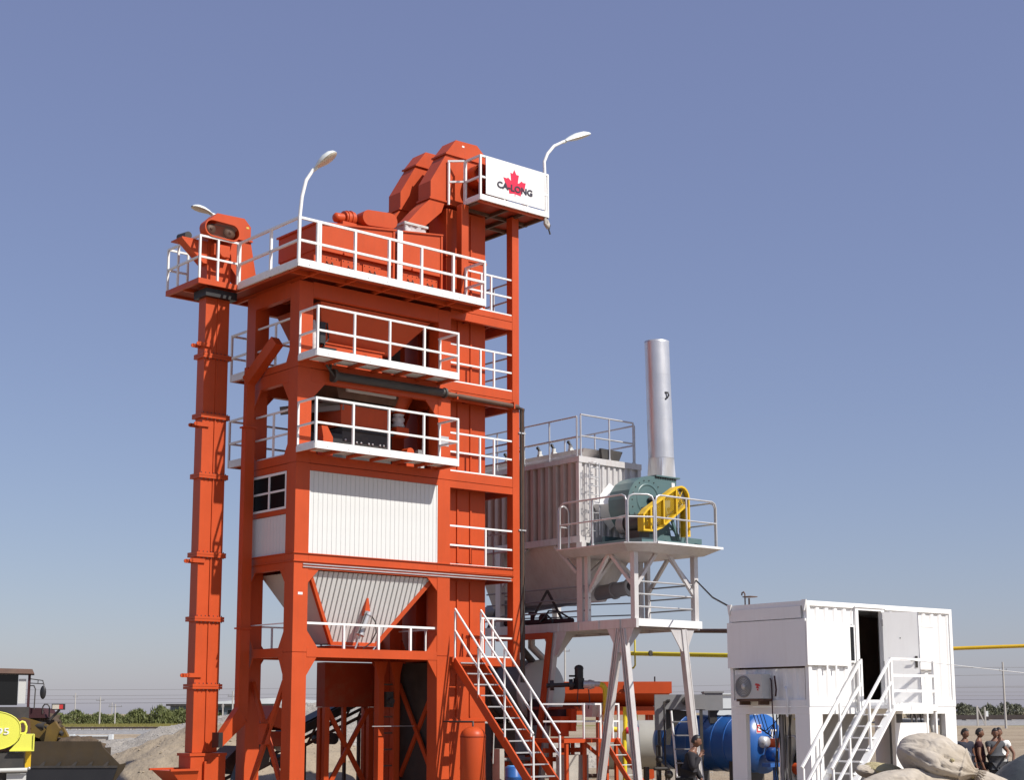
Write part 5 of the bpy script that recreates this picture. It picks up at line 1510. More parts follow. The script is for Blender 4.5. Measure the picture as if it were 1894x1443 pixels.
# long pipes in the air
yp = Thing('long_gas_pipe', 'long thin yellow gas pipe crossing behind the trestle and the white cabin', 'pipe', W, (6, 46, 3.8))
yp.part('pipe', MB().tube((3.36, 47.1, 3.98), (6.75, 43.4, 3.76), .066, 14), M['pipe_yellow'])
yp.part('pipe', MB().tube((6.75, 43.4, 3.76), (15.5, 41.0, 3.98), .05, 14), M['yellow'])
yp.part('clamp', MB().tube((4.2, 45.98, 3.935), (4.23, 45.95, 3.933), .085, 12), M['dark'])
yp.part('branch', MB().path([(3.80, 46.55, 4.4), (3.80, 46.55, 3.60), (3.75, 46.6, 3.52), (3.45, 46.8, 3.50)], .025, 8), M['pipe_yellow'])
for (x, y, z) in ((6.75, 43.4, 3.69), (15.45, 41.0, 3.91)):
    yp.part('pipe_post', MB().box(x - .05, x + .05, y - .05, y + .05, 0, z), M['grey'])
br = Thing('brown_pipe', 'brown pipe running from the trestle deck to the white cabin', 'pipe', W, (5.8, 43, 4.4))
br.part('pipe', MB().tube((5.0, 44.5, 4.52), (6.2, 41.0, 4.33), .06, 12), M['brown'])
br.part('drip_pipe', MB().path([(5.1, 43.6, 4.55), (5.1, 43.6, 4.65), (4.95, 43.6, 4.72)], .02, 6), M['grey'])
br.part('pipe_post', MB().box(6.14, 6.24, 40.96, 41.06, 0, 4.28), M['grey'])
gw = Thing('guy_cable', 'black cable sloping from the trestle down to the cabin roof corner', 'cable', W, (5.2, 39, 5))
gw.part('cable', MB().path([tuple(T.w((10.85, -3.1, 5.75))), tuple(T.w((8.4, -5.9, 5.0))), tuple(K.w((0.02, 2.32, 4.62)))], .022, 6), M['black'])
CW_ = M['cabin']
KX, KY, KZ0, KZ1 = 5.24, 2.34, 2.32, 4.64
cb = Thing('control_cabin', 'white container cabin with an open door standing on a white leg frame', 'cabin', K, (2.6, 1.2, 0))


def kcorr(a0, a1, off, dep=.035, pitch=.28):
    pts = [(a0, off)]
    n = max(1, int((a1 - a0) / pitch))
    p = (a1 - a0) / n
    for i in range(n):
        x = a0 + p * i
        pts += [(x + p * .16, off), (x + p * .30, off + dep), (x + p * .72, off + dep), (x + p * .86, off)]
    pts.append((a1, off))
    return pts


def kwall(a0, a1, z0, z1, front=True):
    return vwall(kcorr(a0, a1, .02), z0, z1, not front)


# front long wall pieces around openings
for (a0, a1, z0, z1) in ((.10, 1.62, KZ0 + .15, 3.26), (.10, 1.62, 4.17, KZ1 - .10), (1.42, 1.62, 3.26, 4.17), (2.66, KX - .10, KZ0 + .15, KZ1 - .10)):
    cb.part('corrugated_wall', kwall(a0, a1, z0, z1), CW_)
# left end wall
cb.part('corrugated_wall', kwall(.12, KY - .12, KZ0 + .15, 3.16, False), CW_)
cb.part('corrugated_wall', kwall(.12, KY - .12, 4.22, KZ1 - .10, False), CW_)
cb.part('rear_wall', MB().box(.05, KX - .05, KY - .06, KY - .02, KZ0 + .1, KZ1 - .05), CW_)
cb.part('right_wall', MB().box(KX - .06, KX - .02, .05, KY - .06, KZ0 + .1, KZ1 - .05), CW_)
cb.part('roof', MB().box(.03, KX - .03, .03, KY - .03, KZ1 - .06, KZ1 - .02), CW_)
cb.part('cabin_floor', MB().box(.06, KX - .06, .06, KY - .06, KZ0 + .02, KZ0 + .10), M['grey'])
cb.part('inner_lining', MB().box(.2, KX - .1, KY - .2, KY - .1, KZ0 + .1, KZ1 - .1), M['brown'])
for (x0, x1, y0, y1) in ((0, .10, -.012, .09), (KX - .10, KX, -.012, .09), (0, .10, KY - .09, KY), (KX - .10, KX, KY - .09, KY)):
    cb.part('corner_post', MB().box(x0, x1, y0, y1, KZ0, KZ1 - .001), CW_)
cb.part('top_rail', MB().box(.101, KX - .101, -.008, .07, KZ1 - .11, KZ1), CW_)
cb.part('top_rail', MB().box(-.008, .07, .092, KY - .092, KZ1 - .11, KZ1), CW_)
cb.part('bottom_rail', MB().box(.101, KX - .101, -.010, .07, KZ0, KZ0 + .15), CW_)
cb.part('bottom_rail', MB().box(-.010, .07, .092, KY - .092, KZ0, KZ0 + .15), CW_)
for (x, y) in ((.03, .03), (.03, KY - .05)):
    cb.part('lifting_lug', MB().prism([(y - .01, KZ1 - .22), (y + .02, KZ1 - .22), (y + .06, KZ1 + .02), (y - .07, KZ1 + .02)], 'x', x - .08, x - .045).tube((x - .09, y, KZ1 - .06), (x - .035, y, KZ1 - .06), .02, 8), CW_)
# flat shutters
sh = cb.part('shutter', MB().box(-.06, 1.40, -.05, -.012, 3.22, 4.19), CW_)
cb.part('hinge', MB().box(.55, .60, -.06, -.051, 3.12, 3.25).box(.85, .90, -.06, -.051, 3.12, 3.25), CW_, parent=sh)
cb.part('shutter', MB().box(-.055, -.015, .0, KY + .02, 3.20, 4.24), CW_)
cb.part('shutter', MB().box(-.045, -.013, .14, KY - .1, 4.26, KZ1 - .115), CW_)
cb.part('window_cover', MB().box(3.74, 4.50, -.03, .019, 3.22, 4.18).box(3.70, 4.54, -.045, -.031, 3.18, 3.215).box(3.70, 4.54, -.045, -.031, 4.185, 4.22), CW_)
# narrow window beside door
w_ = cb.part('window', MB().box(1.40, 1.43, -.02, .03, 3.30, 4.14).box(1.57, 1.60, -.02, .03, 3.30, 4.14).box(1.43, 1.57, -.02, .03, 4.10, 4.14).box(1.43, 1.57, -.02, .03, 3.30, 3.34), CW_)
cb.part('pane', MB().box(1.43, 1.57, -.004, .004, 3.34, 4.10), M['glass'], parent=w_)
# door
fr = cb.part('door_frame', MB().box(1.63, 1.73, -.035, .06, KZ0 + .03, 4.58).box(2.56, 2.65, -.035, .06, KZ0 + .03, 4.58).box(1.73, 2.56, -.035, .06, 4.49, 4.58).box(1.60, 2.75, -.06, -.036, 4.55, 4.585), CW_)
# door leaf opened outwards, turned about the right jamb
ang = R(-48)
hx, hy = 2.57, -.03
c_, s_ = math.cos(ang), math.sin(ang)
def dl(u, v):
    return (hx + u * c_ - v * s_, hy + u * s_ + v * c_)
def dbox(u0, u1, v0, v1, z0, z1):
    return [(*dl(u, v), z) for (u, v, z) in ((u0, v0, z0), (u1, v0, z0), (u1, v1, z0), (u0, v1, z0), (u0, v0, z1), (u1, v0, z1), (u1, v1, z1), (u0, v1, z1))]
door = cb.part('door', MB().hexa(dbox(.01, .80, -.02, .02, KZ0 + .08, 4.47)), CW_)
cb.part('door_edge', MB().hexa(dbox(.801, .815, -.024, .024, KZ0 + .08, 4.47)), M['galv'], parent=door)
cb.part('lock_plate', MB().hexa(dbox(.816, .82, -.015, .015, 3.72, 3.92)).hexa(dbox(.816, .82, -.015, .015, 2.62, 2.8)).hexa(dbox(.816, .82, -.015, .015, 3.3, 3.5)), M['grey'], parent=door)
cb.part('handle', MB().hexa(dbox(.70, .76, -.03, -.021, 3.20, 3.46)).tube((*dl(.73, -.03), 3.36), (*dl(.73, -.07), 3.36), .016, 8).tube((*dl(.73, -.07), 3.36), (*dl(.60, -.07), 3.355), .015, 8), M['dark'], parent=door)
cb.part('hinge', MB().hexa(dbox(-.01, .02, -.04, .04, 4.15, 4.3)).hexa(dbox(-.01, .02, -.04, .04, 3.2, 3.35)).hexa(dbox(-.01, .02, -.04, .04, 2.55, 2.7)), M['grey'], parent=door)
cb.part('spy_hole', MB().hexa(dbox(.38, .40, -.024, -.021, 3.86, 3.89)), M['dark'], parent=door)
# leg frame (a bottomless storey below)
for (x0, x1, y0, y1) in ((0, .42, 0, .12), (KX - .42, KX, 0, .12), (0, .12, .121, .42), (0, .12, KY - .45, KY), (KX - .12, KX, KY - .45, KY), (KX - .12, KX, .121, .4)):
    cb.part('leg', MB().box(x0, x1, y0, y1, 0, 2.155), CW_)
cb.part('frame_beam', MB().box(0, KX, .002, .10, 2.157, 2.315).box(.0, .10, .102, KY, 2.157, 2.315).box(KX - .1, KX, .102, KY, 2.157, 2.315).box(.102, KX - .102, KY - .1, KY, 2.157, 2.315), CW_)
cb.part('lower_panel', MB().box(2.98, 4.12, .02, .06, .4, 1.95), CW_)
cb.part('lower_panel', MB().box(2.92, 2.975, 0, .1, 0, 2.155).box(4.12, 4.18, 0, .1, 0, 2.155), CW_)
cb.part('back_panel', MB().box(1.55, KX - .47, KY - .07, KY - .03, 0, 2.15), M['cabin'])
cb.part('inner_partition', MB().box(4.3, 4.75, 1.2, 1.25, 0, 2.15), M['grey'])
ac = Thing('air_conditioner', 'white air conditioner unit with a round fan grille on the cabin end wall', 'air conditioner', K, (-.2, 1.5, 2.5))
ac.part('case', MB().box(-.36, -.06, 1.05, 1.87, 2.50, 3.04), M['lightgrey'])
ac.part('fan_grille', MB().lathe([(.215, -.37), (.235, -.385), (.245, -.361)], (0, 1.60, 2.77), 'x', 28), M['grey'])
for rr in (.05, .085, .12, .155, .19):
    ac.part('grille_ring', MB().lathe([(rr, -.372), (rr + .012, -.374), (rr + .012, -.362), (rr, -.362)], (0, 1.60, 2.77), 'x', 28), M['grey'])
ac.part('grille_hub', MB().lathe([(.0, -.378), (.06, -.376), (.06, -.362)], (0, 1.60, 2.77), 'x', 20), M['lightgrey'])
mb = MB()
for (y, z, s_) in ((1.20, 2.80, .05), (1.14, 2.79, .05), (1.17, 2.74, .05), (1.17, 2.69, .03)):
    mb.prism([(y - s_, z - s_ * .5), (y + s_, z - s_ * .2), (y + s_ * .6, z + s_ * .8), (y - s_ * .3, z + s_ * .6)], 'x', -.366, -.361)
ac.part('emblem', mb, M['warn'])
ac.part('bracket', MB().box(-.34, -.02, 1.15, 1.19, 2.36, 2.495).box(-.34, -.02, 1.72, 1.76, 2.36, 2.495).box(-.34, -.02, 1.05, 1.85, 2.44, 2.496), M['brown'])
ac.part('pipe', MB().path([(-.1, 1.03, 2.95), (-.12, .98, 2.9), (-.12, .97, 2.2), (-.1, .95, 1.7)], .014, 6).path([(-.1, .9, 3.0), (-.1, .86, 2.7), (-.08, .9, 2.55)], .02, 6), M['maroon'])
hs = Thing('drain_hose', 'white plastic hose hanging on the cabin end wall right of the air conditioner', 'hose', K, (-.1, .6, 2.2))
hs.part('hose', MB().path([(.0, .66, 2.72), (-.06, .62, 2.74), (-.08, .58, 2.66), (-.07, .57, 2.42), (-.05, .60, 2.25), (-.03, .62, 2.1)], .026, 8), WH)
cbl = Thing('cable_bundle', 'thick bundle of dark cables hanging below the cabin end wall', 'cables', K, (.3, 1.1, 0))
for i in range(11):
    y = .82 + i * .045
    cbl.part('cable', MB().path([(.25 + .03 * (i % 3), y - .1 * math.sin(i), 2.15), (.28, y, 1.6), (.25 + .05 * math.sin(i * 2), y + .04 * math.sin(i * 1.7), .9), (.3, y - .03, 0.05)], .016, 6), [M['black'], M['dark'], M['grey'], M['black']][i % 4])
for i in range(4):
    cbl.part('loop', MB().path([(.1, 1.75 - i * .1, 2.15), (.08, 1.62 - i * .12, 1.86 - .06 * i), (.1, 1.4 - i * .08, 1.78 - .05 * i), (.12, 1.15, 1.95), (.2, 1.02, 2.15)], .010, 5), M['black'])
cbl.part('pole', MB().box(.2, .26, .98, 1.04, 0, 2.15), M['grey'])
yg = Thing('small_gas_pipe', 'short bright yellow hooked pipe below the cabin end wall', 'pipe', K, (.4, .55, 1.5))
yg.part('pipe', MB().path([(.3, .50, 2.15), (.3, .50, 1.70), (.3, .56, 1.6)], .035, 10).path([(.3, .52, 2.05), (.3, .62, 2.0), (.3, .70, 2.05)], .022, 8), M['pipe_yellow'])
yg.part('fitting', MB().path([(.3, .98, 1.66), (.3, .72, 1.67), (.3, .66, 1.60)], .025, 8), M['galv'])
yg.part('valve_body', MB().tube((.5, .9, .95), (.5, .6, .95), .13, 14), O)
mtp = Thing('roof_vent', 'small rusty roof vent with a hooked pipe on the cabin roof', 'vent', K, (.4, 1.9, KZ1))
mtp.part('stem', MB().tube((.35, 2.02, KZ1 - .02), (.35, 2.02, KZ1 + .18), .02, 8).path([(.30, 2.1, KZ1 - .02), (.30, 2.1, KZ1 + .28), (.30, 2.14, KZ1 + .33), (.30, 2.19, KZ1 + .31), (.30, 2.20, KZ1 + .25)], .016, 6), M['brown'])
mtp.part('cap', MB().lathe([(.0, .20), (.17, .20), (.18, .215), (.0, .235)], (.36, 2.0, KZ1), 'z', 16), M['brown'])
# ---- stair and landing of the cabin
cs = Thing('cabin_stair', 'white steel stair with landing and railings in front of the cabin door', 'stair', K, (1.2, -.55, 0))
LX0, LX1, LY = 1.66, 3.20, -.92
cs.part('landing', MB().box(LX0, LX1, LY, -.015, 2.27, 2.33), CW_)
cs.part('landing_edge', MB().box(LX0, LX1 + .03, LY - .05, LY - .001, 2.22, 2.36).box(LX1, LX1 + .04, LY, -.02, 2.22, 2.36), CW_)
for (x, y) in ((LX1, LY), (LX0 + .02, LY)):
    cs.part('post', MB().box(x - .03, x + .03, y - .03, y + .03, 0 if x > 2 else 2.33, 2.22 if x > 2 else 3.38), CW_)
cs.part('post', MB().box(LX1 - .03, LX1 + .03, LY - .03, LY + .03, 2.36, 3.38), CW_)
for z in (3.36, 3.0, 2.66):
    cs.part('rail', MB().box(LX0, LX1 - .031, LY - .025, LY + .025, z - .03, z + .03), CW_)
    cs.part('rail', MB().box(LX1 - .02, LX1 + .02, LY + .031, -.03, z - .025, z + .025), CW_)
TX, TZ, BX_, BZ_ = LX0, 2.33, -.38, 0.0
for y in (LY, -.10):
    cs.part('stringer', MB().bar((TX, y, TZ - .08), (BX_, y, BZ_ - .02), .05, .20, (.7, 0, .7)), CW_)
    for hh, nm in ((1.02, 'handrail'), (.52, 'mid_rail')):
        cs.part(nm, MB().bar((TX, y, TZ + hh), (BX_ - .05, y, BZ_ + hh), .05, .05, (.5, 0, .7)), CW_)
    for t in (.04, .38, .72, 1.0):
        x, z = TX + (BX_ - TX) * t, TZ + (BZ_ - TZ) * t
        cs.part('post', MB().box(x - .022, x + .022, y - .022, y + .022, max(0, z - .03), z + 1.0), CW_)
cs.part('post', MB().box(LX0 - .03, LX0 + .03, -.13, -.07, 2.33, 3.38), CW_)
for i in range(9):
    t = (i + .7) / 9.3
    cs.part('tread', MB().box(TX + (BX_ - TX) * t - .10, TX + (BX_ - TX) * t + .10, LY + .026, -.126, TZ * (1 - t) - .03, TZ * (1 - t)), CW_)
sc_ = Thing('steel_cylinder', 'small grey gas cylinder standing under the cabin stair', 'gas cylinder', K, (.6, .5, 0))
sc_.part('body', MB().lathe([(.0, .05), (.12, .05), (.13, .1), (.13, .85), (.09, .98), (.04, 1.03), (.04, 1.1), (0, 1.1)], (.95, .5, 0), 'z', 18), M['galv'])
hb2 = Thing('pipe_cluster', 'tangle of hoses and valves seen under the right end of the cabin', 'pipes', K, (4.3, .6, 0))
for i in range(7):
    x = 4.2 + i * .055
    hb2.part('hose', MB().path([(x, .5 + .06 * (i % 3), 2.15), (x + .05 * math.sin(i * 2.3), .5, 1.8), (x + .09 * math.cos(i * 1.7), .45, 1.45), (x, .5, 1.0), (x, .5, 0)], .018, 6), [M['white'], M['navy'], M['dark'], M['galv']][i % 4])
hb2.part('valve', MB().ball((4.42, .4, 1.72), .09, .08, .09, 10, 8).tube((4.3, .4, 1.7), (4.62, .4, 1.66), .05, 10), M['navy'])
hb2.part('cloth_strip', MB().path([(4.72, .3, 2.15), (4.70, .3, 1.9), (4.76, .28, 1.6), (4.70, .3, 1.2)], [.05, .06, .05, .03], 8), M['whitecloth'])
gr_ = Thing('hoop_barrier', 'low grey tube hoop in front of the right cabin leg', 'barrier', K, (4.6, -.4, 0))
gr_.part('hoop', MB().path([(4.0, -.45, 0), (4.0, -.45, 1.20), (4.06, -.45, 1.26), (5.0, -.45, 1.26), (5.07, -.45, 1.2), (5.10, -.45, 0)], .03, 8), M['grey'])
# ================================================================== ground
def groundmat():
    m = bpy.data.materials.new('ground_sand')
    m.use_nodes = True
    n = m.node_tree
    b = n.nodes['Principled BSDF']
    b.inputs['Roughness'].default_value = .95
    b.inputs['Specular IOR Level'].default_value = .15
    geo = n.nodes.new('ShaderNodeNewGeometry')

    def ns(scale, det=6, ro=.6):
        x = n.nodes.new('ShaderNodeTexNoise')
        x.inputs['Scale'].default_value = scale
        x.inputs['Detail'].default_value = det
        x.inputs['Roughness'].default_value = ro
        n.links.new(geo.outputs['Position'], x.inputs['Vector'])
        return x
    a = ns(.08)
    r = n.nodes.new('ShaderNodeValToRGB')
    r.color_ramp.elements[0].position = .35
    r.color_ramp.elements[0].color = (.30, .235, .165, 1)
    r.color_ramp.elements[1].position = .68
    r.color_ramp.elements[1].color = (.42, .345, .25, 1)
    n.links.new(a.outputs[0], r.inputs[0])
    b2 = ns(1.6, 8, .7)
    mr = n.nodes.new('ShaderNodeMapRange')
    mr.inputs['From Min'].default_value = .3
    mr.inputs['From Max'].default_value = .7
    mr.inputs['To Min'].default_value = .72
    mr.inputs['To Max'].default_value = 1.1
    n.links.new(b2.outputs[0], mr.inputs['Value'])
    mx = n.nodes.new('ShaderNodeMix')
    mx.data_type = 'RGBA'
    mx.blend_type = 'MULTIPLY'
    mx.inputs['Factor'].default_value = 1
    n.links.new(r.outputs[0], mx.inputs[6])
    n.links.new(mr.outputs[0], mx.inputs[7])
    # scrubby green patches far out
    g = ns(.03, 5, .6)
    gr = n.nodes.new('ShaderNodeMapRange')
    gr.inputs['From Min'].default_value = .52
    gr.inputs['From Max'].default_value = .62
    n.links.new(g.outputs[0], gr.inputs['Value'])
    sx = n.nodes.new('ShaderNodeSeparateXYZ')
    n.links.new(geo.outputs['Position'], sx.inputs[0])
    fr = n.nodes.new('ShaderNodeMapRange')
    fr.inputs['From Min'].default_value = 150
    fr.inputs['From Max'].default_value = 230
    n.links.new(sx.outputs[1], fr.inputs['Value'])
    mu = n.nodes.new('ShaderNodeMath')
    mu.operation = 'MULTIPLY'
    n.links.new(gr.outputs[0], mu.inputs[0])
    n.links.new(fr.outputs[0], mu.inputs[1])
    m3 = n.nodes.new('ShaderNodeMix')
    m3.data_type = 'RGBA'
    n.links.new(mu.outputs[0], m3.inputs['Factor'])
    n.links.new(mx.outputs[2], m3.inputs[6])
    m3.inputs[7].default_value = (.20, .19, .07, 1)
    n.links.new(m3.outputs[2], b.inputs['Base Color'])
    n4 = ns(3.0, 8, .75)
    bp = n.nodes.new('ShaderNodeBump')
    bp.inputs['Strength'].default_value = .8
    bp.inputs['Distance'].default_value = .12
    n.links.new(n4.outputs[0], bp.inputs['Height'])
    n.links.new(bp.outputs[0], b.inputs['Normal'])
    return m


M['sand'] = groundmat()
single('ground', MB().add([(-4000, -200, 0), (4000, -200, 0), (4000, 6000, 0), (-4000, 6000, 0)], [(0, 1, 2, 3)]), M['sand'], kind='structure')


def heap(name, label, cx, cy, rx, ry, hgt, mt, seed, rough=.12, n=70, flat=1.0, base=-.05):
    vs, fs = [], []
    for i in range(n + 1):
        for j in range(n + 1):
            u, v = i / n * 2 - 1, j / n * 2 - 1
            rr = math.sqrt(u * u + v * v)
            w = noise.noise(Vector((u * 2.2 + seed, v * 2.2, 0))) * .3
            t = max(0, 1 - (rr + w * .5))
            z = hgt * min(1, t * 1.35) ** flat
            z += (rough * noise.noise(Vector((u * 9, v * 9, seed))) + rough * .5 * noise.noise(Vector((u * 24, v * 24, seed)))) * min(1, z * 2)
            vs.append((u * rx, v * ry, z + base))
    for i in range(n):
        for j in range(n):
            a = i * (n + 1) + j
            fs.append((a, a + n + 1, a + n + 2, a + 1))
    o = single(name, MB().add(vs, fs, True), mt, label, 'heap', kind='stuff')
    o.location = (cx, cy, 0)
    return o


def ht(o, x, y):
    hit, loc, nn, ii = o.ray_cast(Vector((x, y, 50)) - Vector((o.location.x, o.location.y, 0)), Vector((0, 0, -1)))
    return loc.z if hit else None


M['gravel'] = mat('grey_gravel', (.31, .285, .25), .95, var=.35, vscale=4.5, dirt=.3, dirtcol=(.38, .36, .33), bump=1.0, bscale=9)
M['sandheap'] = mat('sand_heap', (.31, .255, .185), .95, var=.22, vscale=1.6, dirt=.3, dirtcol=(.24, .19, .14), bump=.9, bscale=7)
bpy.context.view_layer.update()
gh = heap('gravel_heap', 'long heap of grey gravel behind the elevator and the tower legs', -7.2, 66, 12.5, 7.0, 2.62, M['gravel'], 4, .16, 90, .9)
gh2 = heap('gravel_heap', 'lower pale gravel bank at the left, behind the loader bucket', -15.2, 66, 6.5, 5.0, 1.15, M['gravel'], 9, .12, 60, .9)
sh_ = heap('sand_heap', 'brown sand heap in front of the gravel, around the foot of the elevator', -9.2, 54, 6.2, 4.0, 1.85, M['sandheap'], 14, .14, 80, 1.0)
sh2 = heap('sand_heap', 'low sandy rise beside the white cabin, behind the men', 15.5, 62, 7, 8, .9, M['sandheap'], 21, .1, 50, 1.0)
bpy.context.view_layer.update()


def stones(name, label, o, x0, x1, y0, y1, cnt, smin, smax, mt, seed):
    rnd = random.Random(seed)
    mb = MB()
    base = [(1, 0, 0), (-1, 0, 0), (0, 1, 0), (0, -1, 0), (0, 0, 1), (0, 0, -1)]
    tri = [(0, 2, 4), (2, 1, 4), (1, 3, 4), (3, 0, 4), (2, 0, 5), (1, 2, 5), (3, 1, 5), (0, 3, 5)]
    for i in range(cnt):
        x, y = rnd.uniform(x0, x1), rnd.uniform(y0, y1)
        z = ht(o, x, y) if o else 0.0
        if z is None or (o and z < .02):
            continue
        s = smin + (smax - smin) * rnd.random() ** 3
        a = rnd.uniform(0, 6.28)
        ca, sa = math.cos(a), math.sin(a)
        P = []
        for (bx, by, bz) in base:
            q = s * rnd.uniform(.6, 1.1)
            P.append((x + (bx * ca - by * sa) * q, y + (bx * sa + by * ca) * q, z + bz * q * .7))
        mb.add(P, tri)
    return single(name, mb, mt, label, 'stones', kind='stuff')


stones('gravel_stones', 'loose grey stones scattered over the gravel heap', gh, -19, 4, 59.5, 68, 9000, .022, .07, M['stone'], 5)
stones('gravel_stones', 'loose grey stones scattered over the low gravel bank', gh2, -21, -9, 61, 68, 3000, .02, .06, M['stone'], 6)
stones('sand_clods', 'brown clods lying on the sand heap', sh_, -15, -3, 50, 56, 1100, .02, .08, M['sandheap'], 8)
stones('ground_stones', 'small stones strewn on the sandy ground', None, -22, 24, 48, 95, 2500, .03, .10, M['stone'], 9)

# ================================================================== railway and banks
emb = MB()
emb.prism([(168, 0), (171, .38), (176, .42), (180, 0)], 'x', -90, -14)
single('embankment', emb, M['ballast'], kind='structure')
emb = MB().prism([(250, 0), (256, .75), (300, .95), (312, 0)], 'x', 72, 320)
single('embankment', emb, M['ballast'], kind='structure')


def rails_(name, label, x0, x1, ys, z, w=.16, hh=.2):
    t = Thing(name, label, 'railway track', W, ((x0 + x1) / 2, ys[0], z))
    for y in ys:
        t.part('rail', MB().box(x0, x1, y, y + w, z + .12, z + .12 + hh), M['rail'])
    nsl = min(60, int((x1 - x0) / 1.4))
    me = MB().box(-.3, .3, -.4, ys[1] - ys[0] + .5, 0, .118).mesh('sleeper', M['pole'])
    for i in range(nsl):
        t.share('sleeper', me, (x0 + (i + .5) * (x1 - x0) / nsl, ys[0], z + .004))
    return t


rails_('railway_track', 'dark railway track on a low ballast bank far at the left', -80, -16, (172.5, 174.0), .41)
rails_('railway_track', 'nearer dark railway track far at the right, behind the men', 74, 300, (258, 259.5), .78, .3, .5)
rails_('railway_track', 'farther dark railway track below the trees at the right', 76, 310, (296, 297.5), .95, .3, .5)
mk = Thing('marker_post', 'small white marker post standing by the far right track', 'marker post', W, (90.2, 294, .9))
mk.part('post', MB().box(89.95, 90.45, 293.8, 294.2, .8, 2.3), M['whitecloth'])
mk.part('base', MB().box(89.75, 90.65, 293.7, 294.3, .8, 1.05), M['concrete'])
cw = Thing('concrete_barrier', 'pale concrete barrier beyond the loader bucket', 'barrier', W, (-31.8, 120, 0))
cw.part('wall', MB().box(-33.3, -30.8, 120, 120.25, 0, .46), M['concrete'])
cw.part('coping', MB().box(-33.4, -30.75, 119.9, 120.3, .46, .58), M['bldwhite'])
cw.part('end_post', MB().box(-33.75, -33.42, 119.85, 120.35, 0, .62).box(-30.74, -30.45, 119.85, 120.35, 0, .62), M['bldwhite'])

# ================================================================== bushes and trees
def leafcloud(seed, cnt, rx, ry, h, s0, s1, spiky=False):
    rnd = random.Random(seed)
    mb = MB()
    for i in range(cnt):
        a = rnd.uniform(0, 6.28)
        q = rnd.random() ** .5
        zz = rnd.random()
        env = (1 - zz ** 2.2) ** .6
        lump = 1 + .35 * noise.noise(Vector((math.cos(a) * 2 + seed, math.sin(a) * 2, zz * 3)))
        x, y, z = rx * q * env * lump * math.cos(a), ry * q * env * lump * math.sin(a), h * zz * (1 + .18 * noise.noise(Vector((math.cos(a) * 3, seed, math.sin(a) * 3))))
        s = rnd.uniform(s0, s1)
        d = Vector((rnd.gauss(0, 1), rnd.gauss(0, 1), rnd.gauss(0, 1) + (1.6 if spiky else 0))).normalized()
        e = d.orthogonal().normalized()
        e.rotate(Matrix.Rotation(rnd.uniform(0, 6.28), 3, d))
        p = Vector((x, y, max(.02, z)))
        L = 2.2 if spiky else 1
        mb.add([p - e * s * .5, p + d * s * L, p + e * s * .5, p - d * s * .4], [(0, 1, 2, 3)])
    return mb


bush_me = [leafcloud(i, 900, 2.9, 2.0, 2.0, .10, .26, True).mesh('bush', M['bushgreen']) for i in range(4)]
rnd = random.Random(3)
first = {}
xs = [-94 + i * 1.55 + rnd.uniform(-.5, .5) for i in range(26)]
for i, x in enumerate(xs):
    o = bpy.data.objects.new('bush', bush_me[i % 4])
    o.location = (x, 300 + rnd.uniform(-5, 12), 0)
    s = rnd.uniform(.75, 1.15)
    tall = 1.25 if x > -76 and x < -58 else 1.0
    o.scale = (s, s, s * rnd.uniform(.85, 1.2) * tall)
    o.rotation_euler = (0, 0, rnd.uniform(0, 6.28))
    o['label'] = 'green bush in the long far hedge at the left'
    o['category'] = 'bush'
    o['group'] = 'bushes in the far hedge at the left'
    COL.objects.link(o)
tree_me = [leafcloud(20 + i, 1000, 4.6, 3.2, 4.6, .14, .40, True).mesh('foliage', M['treegreen']) for i in range(4)]
trunk_me = MB().path([(0, 0, -.1), (.05, 0, 1.2), (.0, .1, 2.6), (.1, 0, 4.0)], [.16, .12, .09, .04], 7).path([(.03, 0, 1.4), (.8, .3, 3.0)], [.08, .03], 6).path([(.03, 0, 1.8), (-.7, -.3, 3.4)], [.08, .03], 6).mesh('trunk', M['bark'])
for i in range(30):
    x = 93 + i * 2.1 + rnd.uniform(-.8, .8)
    e = bpy.data.objects.new('tree', None)
    e.location = (x, 345 + rnd.uniform(-10, 25), 0)
    s = rnd.uniform(.6, .95)
    e.scale = (s, s, s * rnd.uniform(.8, 1.1))
    e.rotation_euler = (0, 0, rnd.uniform(0, 6.28))
    e['label'] = 'dull green tree in the far row beyond the railway at the right'
    e['category'] = 'tree'
    e['group'] = 'trees in the far row at the right'
    COL.objects.link(e)
    for nm, me_ in (('trunk', trunk_me), ('crown', tree_me[i % 4])):
        o = bpy.data.objects.new(nm, me_)
        o.parent = e
        COL.objects.link(o)
# dry grass strip in front of the hedge
mb = MB()
for i in range(5200):
    x, y = rnd.uniform(-100, -50), rnd.uniform(262, 292)
    s = rnd.uniform(.2, .5)
    mb.add([(x - .12, y, 0), (x + .12, y, 0), (x + rnd.uniform(-.2, .2), y, s)], [(0, 1, 2)])
single('dry_grass', mb, M['grass'], 'dry yellow green grass in front of the far hedge', 'grass', kind='stuff')
mb = MB()
for i in range(2500):
    x, y = rnd.uniform(5.9, 8.6), rnd.uniform(45, 49)
    s = rnd.uniform(.1, .3)
    mb.add([(x - .02, y, 0), (x + .02, y, 0), (x + rnd.uniform(-.1, .1), y + rnd.uniform(-.1, .1), s)], [(0, 1, 2)])

